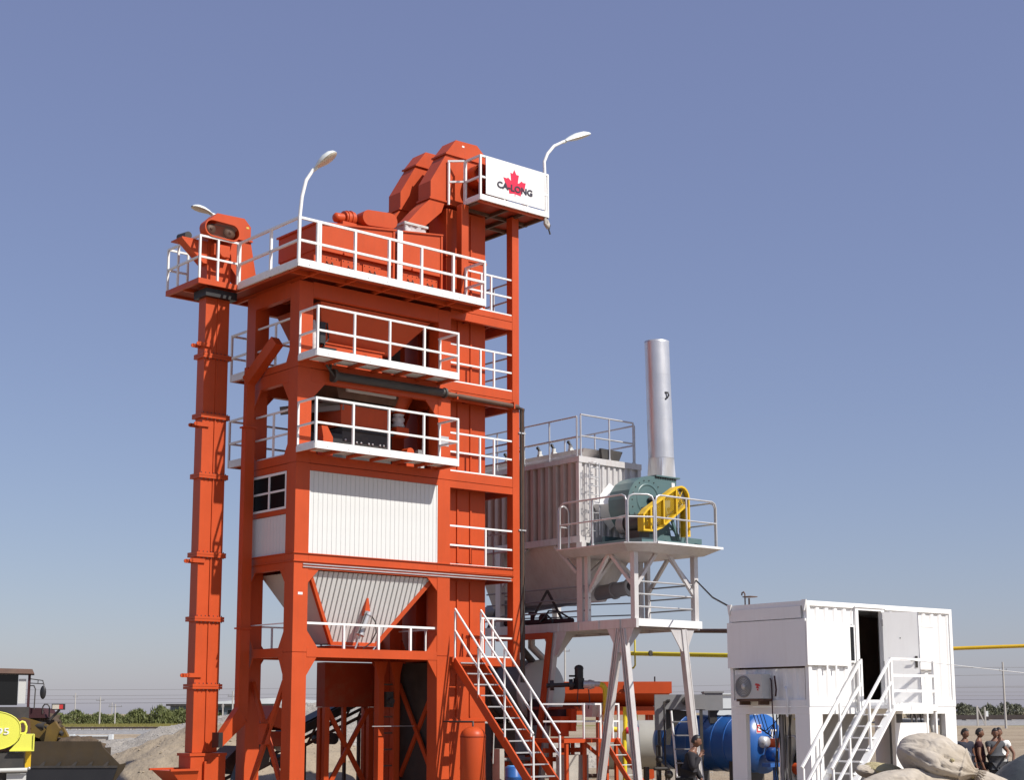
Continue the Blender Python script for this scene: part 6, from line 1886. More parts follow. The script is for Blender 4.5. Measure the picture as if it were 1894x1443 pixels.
# ================================================================== far buildings
fb = Thing('far_shed', 'low grey blue flat roofed building far behind the elevator', 'building', W, (-66, 335, 0))
fb.part('wall', MB().box(-72.2, -50.5, 332, 342, 0, 3.75), M['bld'])
fb.part('roof', MB().box(-73.0, -50, 331.3, 343, 3.76, 4.2), M['dark'])
for i in range(11):
    x = -71.4 + i * 1.9
    w_ = fb.part('window', MB().box(x, x + 1.1, 331.9, 331.98, 1.3, 3.0), M['grey'])
    fb.part('pane', MB().box(x + .1, x + 1.0, 331.86, 331.89, 1.4, 2.9), M['glass'], parent=w_)
fh_ = Thing('far_hall', 'white roofed hall far behind the tower legs', 'building', W, (-52, 390, 0))
fh_.part('wall', MB().box(-74, -40, 385, 400, 0, 4.3), M['bld'])
fh_.part('roof', MB().prism([(-75, 4.31), (-39, 4.31), (-39, 4.7), (-57, 6.0), (-75, 4.9)], 'y', 384, 401), M['bldwhite'])
fh_.part('stripe', MB().box(-74, -40, 384.8, 384.98, 2.5, 3.1), M['bldwhite'])
for i in range(8):
    fh_.part('window', MB().box(-72 + i * 4, -69.5 + i * 4, 384.85, 384.97, 3.3, 4.1), M['glass'])
wb = Thing('far_wall', 'broken pale concrete wall behind the gravel, seen between the tower legs', 'wall', W, (-6.5, 75, 0))
wb.part('wall', MB().prism([(-9.2, 0), (-5.2, 0), (-5.4, 2.2), (-6.3, 2.45), (-7.2, 2.3), (-8.0, 2.55), (-9.2, 2.5)], 'y', 75, 75.4), M['concrete'])
wtl = Thing('white_block_building', 'low white flat building with a grey section seen between trestle leg and cabin', 'building', W, (9.5, 80, 0))
wtl.part('wall', MB().box(10.35, 11.65, 80, 84, 0, 3.1), M['bldwhite'])
wtl.part('wall', MB().box(11.66, 12.35, 80.3, 84, 0, 3.05), M['grey'])
wtl.part('wall', MB().box(12.36, 14.5, 80, 84, 0, 3.1), M['bldwhite'])
wtl.part('roof', MB().box(10.3, 14.55, 79.9, 84.1, 3.1, 3.16), M['bldwhite'])

# ================================================================== utility poles and wires
def upole(label, x, y, h, cross=1.2, rr=.13, two=False):
    t = Thing('utility_pole', label, 'utility pole', W, (x, y, 0), 'far utility poles')
    t.part('pole', MB().tube((x, y, -.1), (x, y, h), rr, 8, rr * .65), M['pole'])
    t.part('cross_arm', MB().box(x - cross / 2, x + cross / 2, y - .06, y + .06, h * .86, h * .86 + .12), M['grey'])
    mb = MB()
    for q in (-.45, 0, .45):
        mb.tube((x + q * cross, y, h * .86 + .12), (x + q * cross, y, h * .86 + .34), .05, 6)
    t.part('insulator', mb, M['grey'])
    return t


upole('pale utility pole in front of the far hedge, right of the loader', -78.8, 300, 5.4, 1.6, .17)
upole('shorter pale utility pole with a wide cross arm in front of the far hedge', -75.6, 299, 4.0, 2.6, .15)
upole('thin dark utility pole furthest left beyond the far hedge', -111.5, 400, 7.4, 1.2, .17)
upole('thin dark utility pole just left of the wide armed pole beyond the hedge', -102, 400, 5.0, 1.2, .14)
upole('pale utility pole between elevator and tower with a small cross arm', -35.5, 200, 5.0, 1.3, .13)
upole('short pale post left of the pole between elevator and tower', -36.75, 200, 3.4, .3, .12)
upole('dark utility pole standing alone at the right edge', 65.35, 205, 8.7, 1.0, .17)
upole('distant pole beside the dryer drum, dark against the sky', 8.0, 220, 12.5, 1.4, .16)
up_ = Thing('trestle_post', 'pale braced twin post in front of the right hand trees', 'post', W, (72, 240, 0))
up_.part('post', MB().bar((72.2, 240, 0), (72.2, 240, 3.1), .25, .25).bar((73.4, 240, 0), (73.4, 240, 2.9), .2, .2).bar((72.2, 240, 3.0), (73.3, 240, .3), .16, .16), M['pole'])


def wire(label, pts, r=.035):
    mb = MB()
    P = []
    for a, b in zip(pts, pts[1:]):
        for i in range(9):
            t = i / 8
            P.append((a[0] + (b[0] - a[0]) * t, a[1] + (b[1] - a[1]) * t, a[2] + (b[2] - a[2]) * t - 1.2 * t * (1 - t) * (abs(b[0] - a[0]) / 80)))
    mb.path(P, r, 4)
    single('power_line', mb, M['grey'], label, 'power line', 'thin power lines in the distance')


for i, (z0, z1) in enumerate(((6.6, 6.2), (7.6, 7.1), (5.6, 5.2), (9.2, 8.6))):
    wire('thin power line stretched across the distance, ' + ['second lowest', 'second highest', 'lowest', 'highest'][i] + ' of four', [(-200, 402 + i, z0), (-60, 402 + i, z1), (60, 400 + i, z1 + .6), (220, 402 + i, z0 + .3)], .045)
for i, z in enumerate((8.0, 7.0, 5.4)):
    wire('thin power line at the lone right pole, ' + ['upper', 'middle', 'lower'][i] + ' one', [(30, 206, z + .1), (65.3, 205, z), (110, 204, z + .3)], .03)
ww = single('stay_wire', MB().path([tuple(K.w((2.0, -.95, 3.36))), (11.4, 33.6, 3.0), (14.0, 36, 2.85)], .008, 4), M['whitecloth'], 'thin pale wire running from the cabin railing to the right', 'wire')
# ================================================================== wheel loader at the left edge
lo = Thing('wheel_loader', 'dirty ochre wheel loader with a dark bucket and a glazed cab at the left edge', 'wheel loader', W, (-11.2, 36.5, 0))
BK, LY_ = M['bucket'], M['loader']
back = [(-11.55, 1.56), (-9.55, 1.56), (-9.49, 1.43), (-9.08, 1.03), (-8.93, 1.06), (-8.98, .92), (-9.25, .55), (-9.4, .42), (-11.5, .42)]
bk = lo.part('bucket', MB().prism(back, 'y', 36.5, 36.55), BK)
lo.part('bucket_floor', MB().box(-11.45, -9.35, 36.553, 37.7, .42, .48).box(-11.5, -11.45, 36.553, 37.6, .45, 1.4).box(-9.62, -9.57, 36.553, 37.6, .45, 1.4), BK, parent=bk)
lo.part('cutting_edge', MB().box(-11.5, -9.12, 36.44, 36.498, .95, 1.0), M['dark'], parent=bk)
for i in range(6):
    x = -11.3 + i * .37
    lo.part('bucket_tooth', MB().prism([(x, 1.001), (x + .1, 1.001), (x + .14, 1.10), (x + .09, 1.09)], 'y', 36.44, 36.49), M['dark'], parent=bk)
lo.part('bucket_lower', MB().hexa([(-11.5, 36.42, .42), (-9.3, 36.42, .42), (-9.3, 36.498, .42), (-11.5, 36.498, .42), (-11.5, 36.46, .945), (-9.12, 36.46, .945), (-9.12, 36.498, .945), (-11.5, 36.498, .945)]), M['black'], parent=bk)
# arms and linkage behind the bucket
lo.part('lift_arm', MB().prism([(-12.4, 2.0), (-11.5, 2.12), (-10.95, 1.95), (-10.55, 1.2), (-10.8, 1.15), (-11.1, 1.62), (-11.6, 1.78), (-12.4, 1.7)], 'y', 36.95, 37.12), LY_)
lo.part('lift_arm', MB().prism([(-12.4, 2.0), (-11.5, 2.1), (-10.85, 1.9), (-10.45, 1.2), (-10.7, 1.15), (-11.0, 1.6), (-11.6, 1.78), (-12.4, 1.7)], 'y', 37.9, 38.05), LY_)
lo.part('tilt_cylinder', MB().tube((-11.9, 37.2, 2.0), (-11.0, 37.0, 1.9), .10, 12).tube((-11.0, 37.0, 1.9), (-10.55, 36.9, 1.72), .055, 10), M['dark'])
lo.part('bell_crank', MB().prism([(-10.95, 1.55), (-10.7, 1.55), (-10.6, 1.85), (-10.72, 2.02), (-10.9, 1.9)], 'y', 36.8, 36.95), LY_)
lo.part('front_frame', MB().hexa([(-12.8, 36.7, .5), (-11.2, 36.7, .5), (-11.2, 38.2, .5), (-12.8, 38.2, .5), (-12.8, 36.9, 2.3), (-11.35, 36.9, 2.05), (-11.35, 38.1, 2.05), (-12.8, 38.1, 2.3)]), M['brown'])
def lump(c, rx, ry, rz, seed):
    mb = MB().ball(c, rx, ry, rz, 36, 22)
    mb.v = [tuple(Vector(c) + (Vector(v) - Vector(c)) * (1 + .35 * noise.noise((Vector(v) - Vector(c)) * 5 + Vector((seed, 0, 0))) + .2 * noise.noise((Vector(v) - Vector(c)) * 14 + Vector((seed, 5, 0))))) for v in mb.v]
    return mb


lo.part('earth_load', lump((-11.5, 37.5, 1.9), .75, .5, .34, 1), M['earth'])
lo.part('earth_load', lump((-10.35, 37.2, 1.46), .62, .4, .20, 4), M['earth'])
lo.part('front_wheel', MB().lathe([(.3, 36.8), (.62, 36.8), (.70, 36.9), (.70, 37.3), (.62, 37.4), (.3, 37.4)], (-11.9, 0, .70), 'y', 28), M['black'])
lo.part('fender', MB().box(-12.3, -11.25, 36.6, 37.5, 1.45, 1.50), M['dark'])
# cab
cabx0, cabx1, cy0, cy1 = -13.2, -11.40, 37.0, 38.4
lo.part('cab_base', MB().box(cabx0, cabx1 + .02, cy0, cy1, 1.5, 2.36), M['dark'])
lo.part('cab_roof', MB().hexa([(cabx0, cy0 - .12, 3.16), (cabx1 + .08, cy0 - .12, 3.14), (cabx1 + .08, cy1 + .1, 3.14), (cabx0, cy1 + .1, 3.16), (cabx0, cy0 - .08, 3.29), (cabx1 + .03, cy0 - .08, 3.25), (cabx1 + .03, cy1, 3.25), (cabx0, cy1, 3.29)]), M['brown'])
for (x, y) in ((cabx1 - .06, cy0), (cabx1 - .06, cy1 - .06), (cabx0, cy0), (cabx0 + .9, cy0)):
    lo.part('cab_pillar', MB().box(x, x + .06, y, y + .06, 2.361, 3.14), M['maroon'] if x > -11.6 and y < 37.5 else M['black'])
gl = lo.part('windscreen', MB().box(cabx1 - .03, cabx1 - .02, cy0 + .061, cy1 - .061, 2.42, 3.12), M['glass'])
lo.part('side_window', MB().box(cabx0 + .06, cabx1 - .28, cy0 + .02, cy0 + .03, 2.4, 3.12), M['glass'])
lo.part('side_window', MB().box(cabx1 - .27, cabx1 - .10, cy0 + .015, cy0 + .025, 2.44, 3.02), M['lightgrey'])  # opaque pane, its pale colour painting in the sky seen through the glass
lo.part('seat', MB().box(-12.6, -12.1, 37.5, 37.9, 2.3, 2.9), M['black'])
lo.part('mirror_arm', MB().path([(cabx1, cy0, 3.02), (-11.08, cy0 - .1, 2.98), (-11.04, cy0 - .1, 2.86)], .012, 6).path([(cabx1, cy0, 2.92), (-11.05, cy0 - .1, 2.90)], .012, 6).tube((-11.2, cy0 - .07, 3.0), (-11.2, cy0 - .07, 2.91), .01, 6), M['dark'])
lo.part('mirror', MB().ball((-11.06, cy0 - .1, 2.70), .075, .045, .16, 14, 10), M['black'])
lo.part('grab_rail', MB().path([(cabx1, cy0, 2.86), (-11.30, cy0 - .05, 2.86), (-11.26, cy0 - .05, 2.78), (-11.27, cy0 - .05, 2.30)], .014, 6).path([(-11.08, cy0, 2.2), (-11.08, cy0, 2.36), (-11.04, cy0, 2.42), (-10.97, cy0, 2.42), (-10.92, cy0, 2.36), (-10.92, cy0, 2.1)], .016, 6), M['dark'])
lo.part('hood_edge', MB().hexa([(-11.4, 37.0, 2.1), (-11.0, 37.0, 2.1), (-11.0, 38, 2.1), (-11.4, 38, 2.1), (-11.4, 37.0, 2.34), (-11.1, 37.0, 2.32), (-11.1, 38, 2.32), (-11.4, 38, 2.34)]), M['maroon'])
hl = lo.part('headlamp', MB().box(-10.84, -10.56, 36.9, 37.05, 2.29, 2.43), M['black'])
lo.part('lens', MB().box(-10.82, -10.66, 36.89, 36.899, 2.31, 2.41), M['cream_glass'], parent=hl)
lo.part('indicator', MB().box(-10.655, -10.57, 36.89, 36.899, 2.31, 2.41), M['warn'], parent=hl)
lo.part('lamp_bracket', MB().bar((-10.9, 37.0, 2.05), (-10.68, 37.0, 2.29), .05, .05), M['dark'])
for o in list(lo.e.children):
    nm_ = o.name.split('.')[0]
    if nm_ in ('cab_base', 'cab_roof', 'cab_pillar', 'windscreen', 'side_window', 'seat'):
        rm = Matrix.Rotation(R(17), 4, 'Z')
        pv = Vector((cabx1 - lo.base[0], cy0 - lo.base[1], 0))
        o.data.transform(Matrix.Translation(pv) @ rm @ Matrix.Translation(-pv))
lo.part('rear_body', MB().box(-15.6, -13.2, 37.0, 38.3, .8, 2.2), LY_)
lo.part('rear_wheel', MB().lathe([(.3, 36.8), (.62, 36.8), (.70, 36.9), (.70, 37.3), (.62, 37.4), (.3, 37.4)], (-14.6, 0, .70), 'y', 28), M['black'])

# ================================================================== lime machine end at the very left
LM = M['lime']
lm = Thing('lime_machine', 'bright lime rounded machine end with white numerals cut off by the left edge', 'machine', W, (-6.6, 20, 0))
prof = []
N_ = 26
for i in range(N_):
    a_ = 2 * math.pi * i / N_
    prof.append((-6.60 + .325 * math.copysign(abs(math.cos(a_)) ** .85, math.cos(a_)), 1.985 + .245 * math.copysign(abs(math.sin(a_)) ** .8, math.sin(a_)) + .03 * -math.cos(a_) * math.sin(a_)))
lm.part('body', MB().prism(prof, 'y', 20.0, 20.7), LM)
lm.part('rim', MB().path([(x, 20.0, z) for x, z in prof] + [(prof[0][0], 20.0, prof[0][1])], .008, 6), LM)
lettering(lm, '95', -6.565, -6.415, 1.935, 2.02, 19.992, WH, 'numeral')
lm.part('handle', MB().path([(-6.31, 20.05, 2.07), (-6.26, 20.05, 2.10), (-6.23, 20.05, 2.09), (-6.205, 20.05, 2.04), (-6.205, 20.05, 1.98), (-6.22, 20.05, 1.95), (-6.27, 20.05, 1.945)], .014, 8), LM)
lm.part('step_box', MB().prism([(-6.40, 1.735), (-6.10, 1.735), (-6.10, 1.94), (-6.26, 1.94), (-6.29, 1.86)], 'y', 19.95, 20.4), LM)
lm.part('step_rim', MB().box(-6.40, -6.098, 19.93, 19.949, 1.725, 1.742).box(-6.115, -6.098, 19.93, 19.949, 1.743, 1.94), LM)
lm.part('post', MB().box(-6.20, -6.13, 20.05, 20.15, 1.50, 1.73), M['yellow'])
lm.part('chassis', MB().box(-6.9, -6.22, 20.0, 20.5, 1.50, 1.70).box(-6.9, -6.3, 20.1, 20.4, .3, 1.5), M['dark'])
lm.part('bumper_tube', MB().tube((-7.0, 19.9, 1.48), (-6.17, 19.9, 1.49), .028, 12), M['lightgrey'])
lm.part('support_leg', MB().box(-6.42, -6.18, 19.95, 20.1, 0, 1.44), M['lightgrey'])
lm.part('pin', MB().ball((-6.15, 19.9, 1.51), .02, .02, .02, 8, 6), M['galv'])

lm.e.rotation_euler = (0, 0, R(18))

# ================================================================== sacks


def sack(name, label, c, L, rx, rz, yaw, tilt, mt, seed=1, tie=True, grp=None):
    rnd = random.Random(seed)
    N1, N2 = 80, 72
    vs = []
    for i in range(N1 + 1):
        t = i / N1
        # fat belly, gathered neck at t = 1
        prof = math.sin(math.pi * min(1, t * 1.02 + .0)) ** .45 if t < .8 or not tie else 0
        if tie and t >= .8:
            u = (t - .8) / .2
            prof = (math.sin(math.pi * .816) ** .45) * (1 - u) ** 1.2 * .95 + .10 + .12 * max(0, u - .8) * 5
        for j in range(N2):
            a_ = 2 * math.pi * j / N2
            sq = 1 + .10 * math.cos(4 * a_)
            w = 1 + .10 * noise.noise(Vector((t * 3.1 + seed * 7, math.cos(a_) * 1.6, math.sin(a_) * 1.6)))
            w += .03 * noise.noise(Vector((t * 6 + seed * 3, math.cos(a_) * 3, math.sin(a_) * 3)))
            q1 = noise.noise(Vector((t * 1.6 + seed, math.cos(a_) * 3.4 + t, math.sin(a_) * 3.4)))
            w -= .075 * max(0, 1 - abs(q1) * 5) ** 1.3
            q2 = noise.noise(Vector((t * 3.2 - math.cos(a_) * 2 + seed * 2, math.cos(a_) * 2.2, math.sin(a_) * 2.2 + 5)))
            w -= .06 * max(0, 1 - abs(q2) * 6) ** 1.3
            if tie:
                w += .09 * max(0, (t - .6) / .4) * math.sin(a_ * 9 + seed + 2 * noise.noise(Vector((t * 4, a_, seed))))
            y = rx * prof * sq * w * math.cos(a_)
            z = rz * prof * sq * w * math.sin(a_)
            if z < 0:
                z *= .8
            vs.append(((t - .5) * L, y, z - .12 * rz * math.sin(math.pi * t)))
    fs = []
    for i in range(N1):
        for j in range(N2):
            k = (j + 1) % N2
            fs.append((i * N2 + j, (i + 1) * N2 + j, (i + 1) * N2 + k, i * N2 + k))
    fs.append(tuple(range(N2)))
    mb = MB().add(vs, fs[:-1], True)
    th = Thing(name, label, 'sack', W, c, grp)
    th.e.rotation_euler = (0, R(tilt), R(yaw))
    th.base = (0, 0, 0)
    th.part('cloth', mb, mt)
    if tie:
        e = L * .5
        th.part('tie', MB().lathe([(.05, -.02), (.075, -.02), (.075, .02), (.05, .02)], (e * .93, 0, -.02), 'x', 12), M['jute'])
        mb = MB()
        for q in range(16):
            a_ = q * 2 * math.pi / 16
            mb.path([(e * .94, .03 * math.cos(a_), .03 * math.sin(a_) - .02), (e * 1.06, .10 * math.cos(a_), .10 * math.sin(a_) - .03), (e * 1.2, .16 * math.cos(a_ + .2), .15 * math.sin(a_ + .2) - .06)], [.016, .02, .008], 5)
        th.part('neck_frill', mb, mt)
    return th


SG = 'canvas sacks piled in front of the cabin'
s1 = sack('canvas_sack', 'biggest pale canvas sack on top of the pile with its tied neck to the right', (7.27, 26.6, 1.38), 1.36, .52, .43, -14, 19, M['sackcloth'], 3, True, SG)
s1.part('patch', MB().ball((.22, -.46, .10), .04, .015, .03, 10, 6), M['jute'])
s2 = sack('canvas_sack', 'long flat pale sack along the bottom of the pile below the biggest sack', (6.75, 26.3, .90), 1.9, .55, .36, 4, 0, M['sackcloth'], 11, False, SG)
s3 = sack('canvas_sack', 'pale sack lying at the right end of the pile, in front of the dark sheet', (8.05, 26.7, .86), 1.35, .42, .36, -10, 12, M['sackcloth'], 17, False, SG)
s4 = sack('jute_sack', 'small yellowish sack lying between the stair foot and the biggest sack', (6.55, 27.1, 1.16), .85, .22, .16, -12, 14, M['jute'], 23, False, SG)
s5 = sack('canvas_sack', 'narrow pale sack end sticking out above the long flat sack by the stair', (6.22, 27.1, 1.18), .5, .16, .12, 15, 8, M['sackcloth'], 29, False, SG)
s6 = sack('canvas_sack', 'lowest pale sack carrying the left of the pile', (6.6, 26.9, .36), 1.8, .8, .42, 0, 0, M['sackcloth'], 31, False, SG)
s7 = sack('canvas_sack', 'lowest pale sack carrying the right of the pile', (8.2, 26.9, .36), 1.6, .8, .42, 5, 0, M['sackcloth'], 37, False, SG)
# dark sheeted heap
N_ = 30
vs, fs = [], []
for i in range(N_ + 1):
    for j in range(N_ + 1):
        u, v = i / N_ * 2 - 1, j / N_ * 2 - 1
        rr = math.sqrt(u * u + v * v)
        hgt = 1.62 * max(0, 1 - rr ** 1.15) ** .8
        z = hgt + .05 * noise.noise(Vector((u * 5, v * 5, 3))) * (1 if hgt > 0 else 0) + .03 * math.sin(u * 16 + 4 * v) * (hgt > .1)
        vs.append((9.35 + u * 1.75, 27.6 + v * 1.5, max(-.05, z)))
for i in range(N_):
    for j in range(N_):
        a_ = i * (N_ + 1) + j
        fs.append((a_, a_ + N_ + 1, a_ + N_ + 2, a_ + 1))
tp = Thing('covered_heap', 'dark grey tarpaulin drawn over a heap at the lower right corner', 'tarpaulin', W, (9.35, 27.6, 0))
tp.part('sheet', MB().add(vs, fs, True), M['tarp'])
bb = Thing('blue_barrel', 'bright blue square canister top showing beside the man in the dark shirt', 'canister', W, (10.62, 36.8, 0))
bb.part('body', MB().box(10.44, 10.74, 36.65, 36.95, 0, 1.16), M['skyblue'])
bb.part('cap', MB().tube((10.5, 36.8, 1.16), (10.5, 36.8, 1.2), .05, 12), M['blue'])


# ================================================================== people
def skin_mesh(name, verts, edges, rad, lvl=1):
    me = bpy.data.meshes.new(name)
    me.from_pydata(verts, edges, [])
    ob = bpy.data.objects.new(name + '_tmp', me)
    COL.objects.link(ob)
    ob.modifiers.new('skin', 'SKIN')
    sv = me.skin_vertices[0].data
    for i, r_ in enumerate(rad):
        r2 = r_ if isinstance(r_, tuple) else (r_, r_)
        sv[i].radius = r2
    sv[0].use_root = True
    ss_ = ob.modifiers.new('sub', 'SUBSURF')
    ss_.levels = ss_.render_levels = lvl
    bpy.context.view_layer.update()
    out_ = bpy.data.meshes.new_from_object(ob.evaluated_get(bpy.context.evaluated_depsgraph_get()))
    bpy.data.objects.remove(ob)
    bpy.data.meshes.remove(me)
    return [tuple(v.co) for v in out_.vertices], [tuple(p.vertices) for p in out_.polygons]


def person(label, x, y, yaw, h=1.72, shirt='navy', trousers='trouser', arms=None, lean=0.0, headyaw=0, headpitch=0, legs=None, sleeve='short', grp=None):
    """local: x = left hand side of the body (+), -y = facing, z up"""
    k = h / 1.72
    th = Thing('person', label, 'person', W, (x, y, 0), grp)
    th.e.rotation_euler = (0, 0, R(yaw))
    th.base = (0, 0, 0)
    V, E_, Rd = [], [], []

    def add(p, r_, link=None):
        V.append((p[0] * k, p[1] * k, p[2] * k))
        Rd.append((r_[0] * k, r_[1] * k) if isinstance(r_, tuple) else r_ * k)
        if link is not None:
            E_.append((link, len(V) - 1))
        return len(V) - 1
    sh = lambda z: -math.tan(lean) * max(0, z - .95)
    pel = add((0, 0, .95), (.15, .11))
    wai = add((0, sh(1.1), 1.10), (.14, .105), pel)
    che = add((0, sh(1.28) + .01, 1.28), (.165, .115), wai)
    cl = add((0, sh(1.42) + .02, 1.42), (.10, .075), che)
    nk = add((0, sh(1.50), 1.50), .055, cl)
    hd0 = add((0, sh(1.56) - .012, 1.56), .055, nk)
    arms = arms or {}
    arm_ids, leg_ids = {}, {}
    for s_, nm in ((1, 'L'), (-1, 'R')):
        el_, wr_ = arms.get(nm, ((.27 * s_, .02, 1.12), (.28 * s_, -.06, .87)))
        a0 = add((.175 * s_, sh(1.40) + .015, 1.40), .062, cl)
        el_ = (el_[0], el_[1] + sh(el_[2]) * .8, el_[2])
        wr_ = (wr_[0], wr_[1] + sh(wr_[2]) * .5, wr_[2])
        mid = tuple((V[a0][i] / k + el_[i]) / 2 for i in range(3))
        a1 = add(mid, .052, a0)
        a2 = add(el_, .042, a1)
        a3 = add(wr_, .028, a2)
        d = (Vector(wr_) - Vector(el_)).normalized()
        hm = Vector(wr_) + d * .05
        a4 = add(tuple(hm), (.036, .02), a3)
        side = d.cross(Vector((1, 0, 0)))
        side = side.normalized() if side.length > .1 else Vector((0, 1, 0))
        palm = d.cross(side)
        for q in range(4):
            off = side * ((q - 1.5) * .019)
            f1 = add(tuple(hm + d * .045 + off), .0085, a4)
            f2 = add(tuple(hm + d * (.075 + .008 * (q in (1, 2))) + off * 1.05 - palm * .012 * s_), .0075, f1)
            add(tuple(hm + d * (.095 + .012 * (q in (1, 2)) - .012 * (q == 3)) + off * 1.05 - palm * .03 * s_), .0065, f2)
        t1 = add(tuple(hm + side * -.042 + d * .005), .010, a4)
        add(tuple(hm + side * -.058 + d * .04), .008, t1)
        arm_ids[nm] = (a0, a1, a2, a3)
        lg = (legs or {}).get(nm, ((.095 * s_, -.01, .50), (.10 * s_, .01, .09)))
        l0 = add((.09 * s_, 0, .88), .095, pel)
        l1 = add(tuple((Vector((.09 * s_, 0, .88)) + Vector(lg[0])) / 2), .078, l0)
        l2 = add(lg[0], .055, l1)
        l3 = add(tuple((Vector(lg[0]) + Vector(lg[1])) / 2 + Vector((0, .02, .03))), .052, l2)
        l4 = add(lg[1], .038, l3)
        l5 = add((lg[1][0] * 1.1, lg[1][1] - .09, .045), .036, l4)
        add((lg[1][0] * 1.2, lg[1][1] - .17, .032), .028, l5)
        leg_ids[nm] = (l0, l1, l2, l3, l4)
    bv, bf_ = skin_mesh('body', V, E_, Rd)
    mb = MB().add(bv, bf_, True)
    # head with face, joined to the body
    hp = Vector(V[hd0]) + Vector((0, -.012, .085)) * k
    HR = Matrix.Rotation(R(headyaw), 3, 'Z') @ Matrix.Rotation(R(headpitch), 3, 'X')
    hv, hf = [], []
    n_, m_ = 20, 16
    for i in range(m_ + 1):
        t = math.pi * i / m_
        for j in range(n_):
            u = 2 * math.pi * j / n_
            px, py, pz = .074 * math.sin(t) * math.cos(u), .094 * math.sin(t) * math.sin(u), .118 * math.cos(t)
            if pz < 0:
                px *= 1 - .32 * (-pz / .118)
                if py < 0:
                    py = py * (1 - .12 * (-pz / .118)) - .004
                else:
                    py *= 1 - .35 * (-pz / .118)
            if py < -.05 and abs(px) < .016 and -.035 < pz < .012:
                py -= .018 * (1 - abs(px) / .016) * (.6 + (-pz + .012) * 10)
            if py < -.05 and abs(abs(px) - .03) < .013 and .0 < pz < .03:
                py += .008
            if py < -.04 and abs(px) < .03 and -.07 < pz < -.052:
                py -= .004
            hv.append(tuple(hp + HR @ Vector((px, py, pz)) * k))
    for i in range(m_):
        for j in range(n_):
            q = (j + 1) % n_
            hf.append((i * n_ + j, (i + 1) * n_ + j, (i + 1) * n_ + q, i * n_ + q))
    mb.add(hv, hf, True)
    for s_ in (1, -1):
        c_ = hp + HR @ Vector((.076 * s_, .008, -.005)) * k
        mb.ball(tuple(c_), .012 * k, .02 * k, .032 * k, 8, 6)
    th.part('body', mb, M['skin'])
    mb = MB()
    for s_ in (1, -1):
        mb.ball(tuple(hp + HR @ Vector((.029 * s_, -.082, .014)) * k), .012 * k, .008 * k, .007 * k, 8, 6)
    th.part('eye', mb, M['black'])
    mb = MB()
    mb.ball(tuple(hp + HR @ Vector((0, -.086, -.060)) * k), .022 * k, .008 * k, .006 * k, 8, 6)
    th.part('mouth', mb, M['maroon'])
    hv2, hf2 = [], []
    for i in range(9):
        t = math.pi * .62 * i / 8
        for j in range(20):
            u = 2 * math.pi * j / 20
            fr = math.sin(u) < -.25
            tt = min(t, math.pi * (.30 if fr else .62))
            w = 1 + .03 * noise.noise(Vector((i * .9, j * .8, x)))
            hv2.append(tuple(hp + HR @ Vector((.083 * w * math.sin(tt) * math.cos(u), .104 * w * math.sin(tt) * math.sin(u) + .004, .128 * w * math.cos(tt) + .002)) * k))
    for i in range(8):
        for j in range(20):
            q = (j + 1) % 20
            hf2.append((i * 20 + j, (i + 1) * 20 + j, (i + 1) * 20 + q, i * 20 + q))
    th.part('hair', MB().add(hv2, hf2, True), M['hair'])

    # shirt: torso and sleeves, a little wider than the body
    def sub(ids_edges, grow):
        ids = sorted({i for e in ids_edges for i in e})
        mp = {i: n__ for n__, i in enumerate(ids)}
        vv = [V[i] for i in ids]
        ee = [(mp[a], mp[b]) for a, b in ids_edges]
        rr = []
        for i in ids:
            g = grow(i)
            q = Rd[i]
            rr.append((q[0] + g * k, q[1] + g * k) if isinstance(q, tuple) else q + g * k)
        return skin_mesh('cloth', vv, ee, rr)
    hem = add((0, .005, .79), (.16, .125))
    ed = [(hem, pel), (pel, wai), (wai, che), (che, cl)]
    for nm in 'LR':
        a0, a1, a2, a3 = arm_ids[nm]
        ed += [(cl, a0), (a0, a1)]
        if sleeve == 'long':
            ed += [(a1, a2), (a2, a3)]
    sv_, sf_ = sub(ed, lambda i: .034 if i in (pel, wai) else .026)
    th.part('shirt', MB().add(sv_, sf_, True), M[shirt])
    ed = []
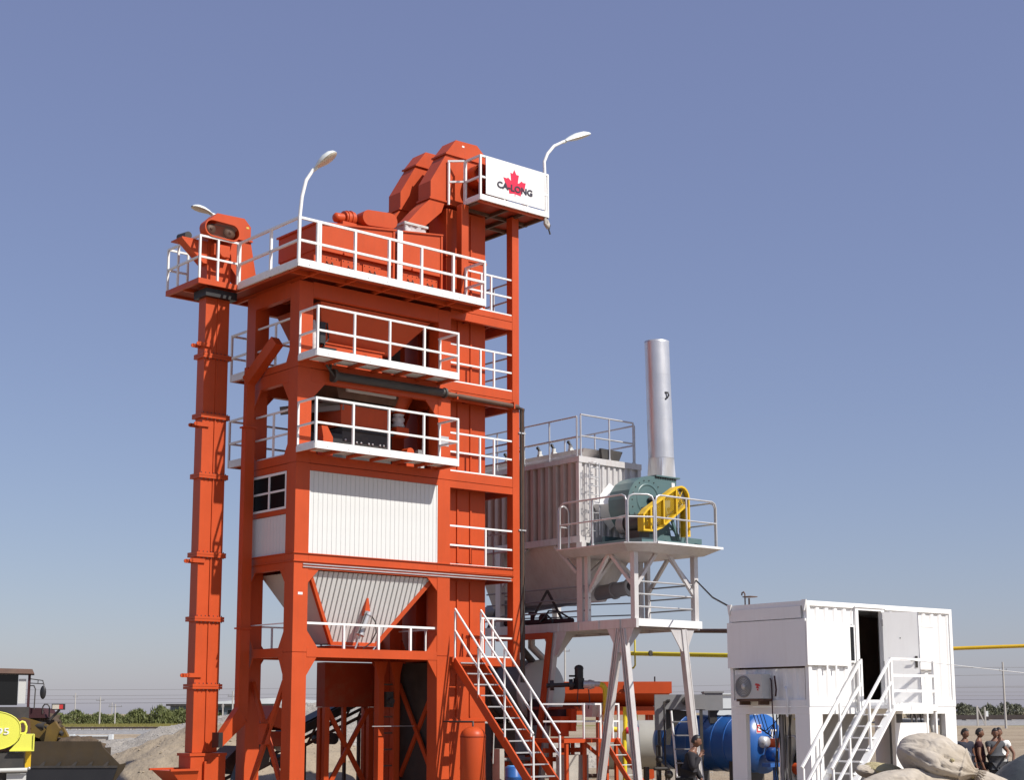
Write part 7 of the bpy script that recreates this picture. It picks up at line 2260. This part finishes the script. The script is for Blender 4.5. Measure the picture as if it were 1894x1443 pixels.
    for nm in 'LR':
        l0, l1, l2, l3, l4 = leg_ids[nm]
        ed += [(pel, l0), (l0, l1), (l1, l2), (l2, l3), (l3, l4)]
    tv_, tf_ = sub(ed, lambda i: .020 if i != pel else .018)
    th.part('trousers', MB().add(tv_, tf_, True), M[trousers])
    mb = MB()
    for nm in 'LR':
        p = Vector(V[leg_ids[nm][4]])
        mb.ball((p.x * 1.1, p.y - .07 * k, .045 * k), .05 * k, .14 * k, .048 * k, 12, 8)
    th.part('shoe', mb, M['black'])
    return th


GP = 'men standing beyond the cabin'
person('man in a dark navy short sleeved shirt standing nearest the cabin corner', 11.15, 38.2, 20, 1.75, 'navy', 'trouser', headyaw=25, headpitch=12, grp=GP, arms={'L': ((.27, .05, 1.12), (.30, .0, .86)), 'R': ((-.26, -.02, 1.12), (-.24, -.12, .88))})
person('man half hidden behind the man in the navy shirt', 11.02, 38.9, -25, 1.74, 'blackcloth', 'trouser', headyaw=-10, grp=GP)
person('man in black standing sideways in the middle of the group', 11.62, 38.6, 75, 1.75, 'maroon', 'greycloth', headpitch=8, grp=GP)
person('man in a grey t-shirt raising a hand to his face', 11.95, 38.4, 12, 1.75, 'greycloth', 'trouser', headyaw=-15, headpitch=10, grp=GP, arms={'L': ((.32, -.02, 1.20), (.16, -.22, 1.12)), 'R': ((-.24, -.14, 1.15), (-.07, -.24, 1.42))})
person('man in a white shirt behind the man in grey at the right edge', 12.22, 38.9, -35, 1.76, 'whitecloth', 'trouser', headyaw=20, grp=GP, arms={'L': ((.33, .02, 1.15), (.32, -.08, .92)), 'R': ((-.26, .02, 1.12), (-.25, -.08, .88))})
person('workman in dark clothes bending forward in front of the blue tank', 3.42, 30.2, 72, 1.72, 'blackcloth', 'trouser', lean=R(17), headpitch=14, sleeve='long', arms={'L': ((.27, -.10, 1.10), (.16, -.26, .92)), 'R': ((-.25, -.14, 1.12), (-.08, -.22, 1.36))})
person('workman in black standing in the shade under the cabin end', 7.02, 36.9, 170, 1.62, 'blackcloth', 'blackcloth', headpitch=18, sleeve='long')
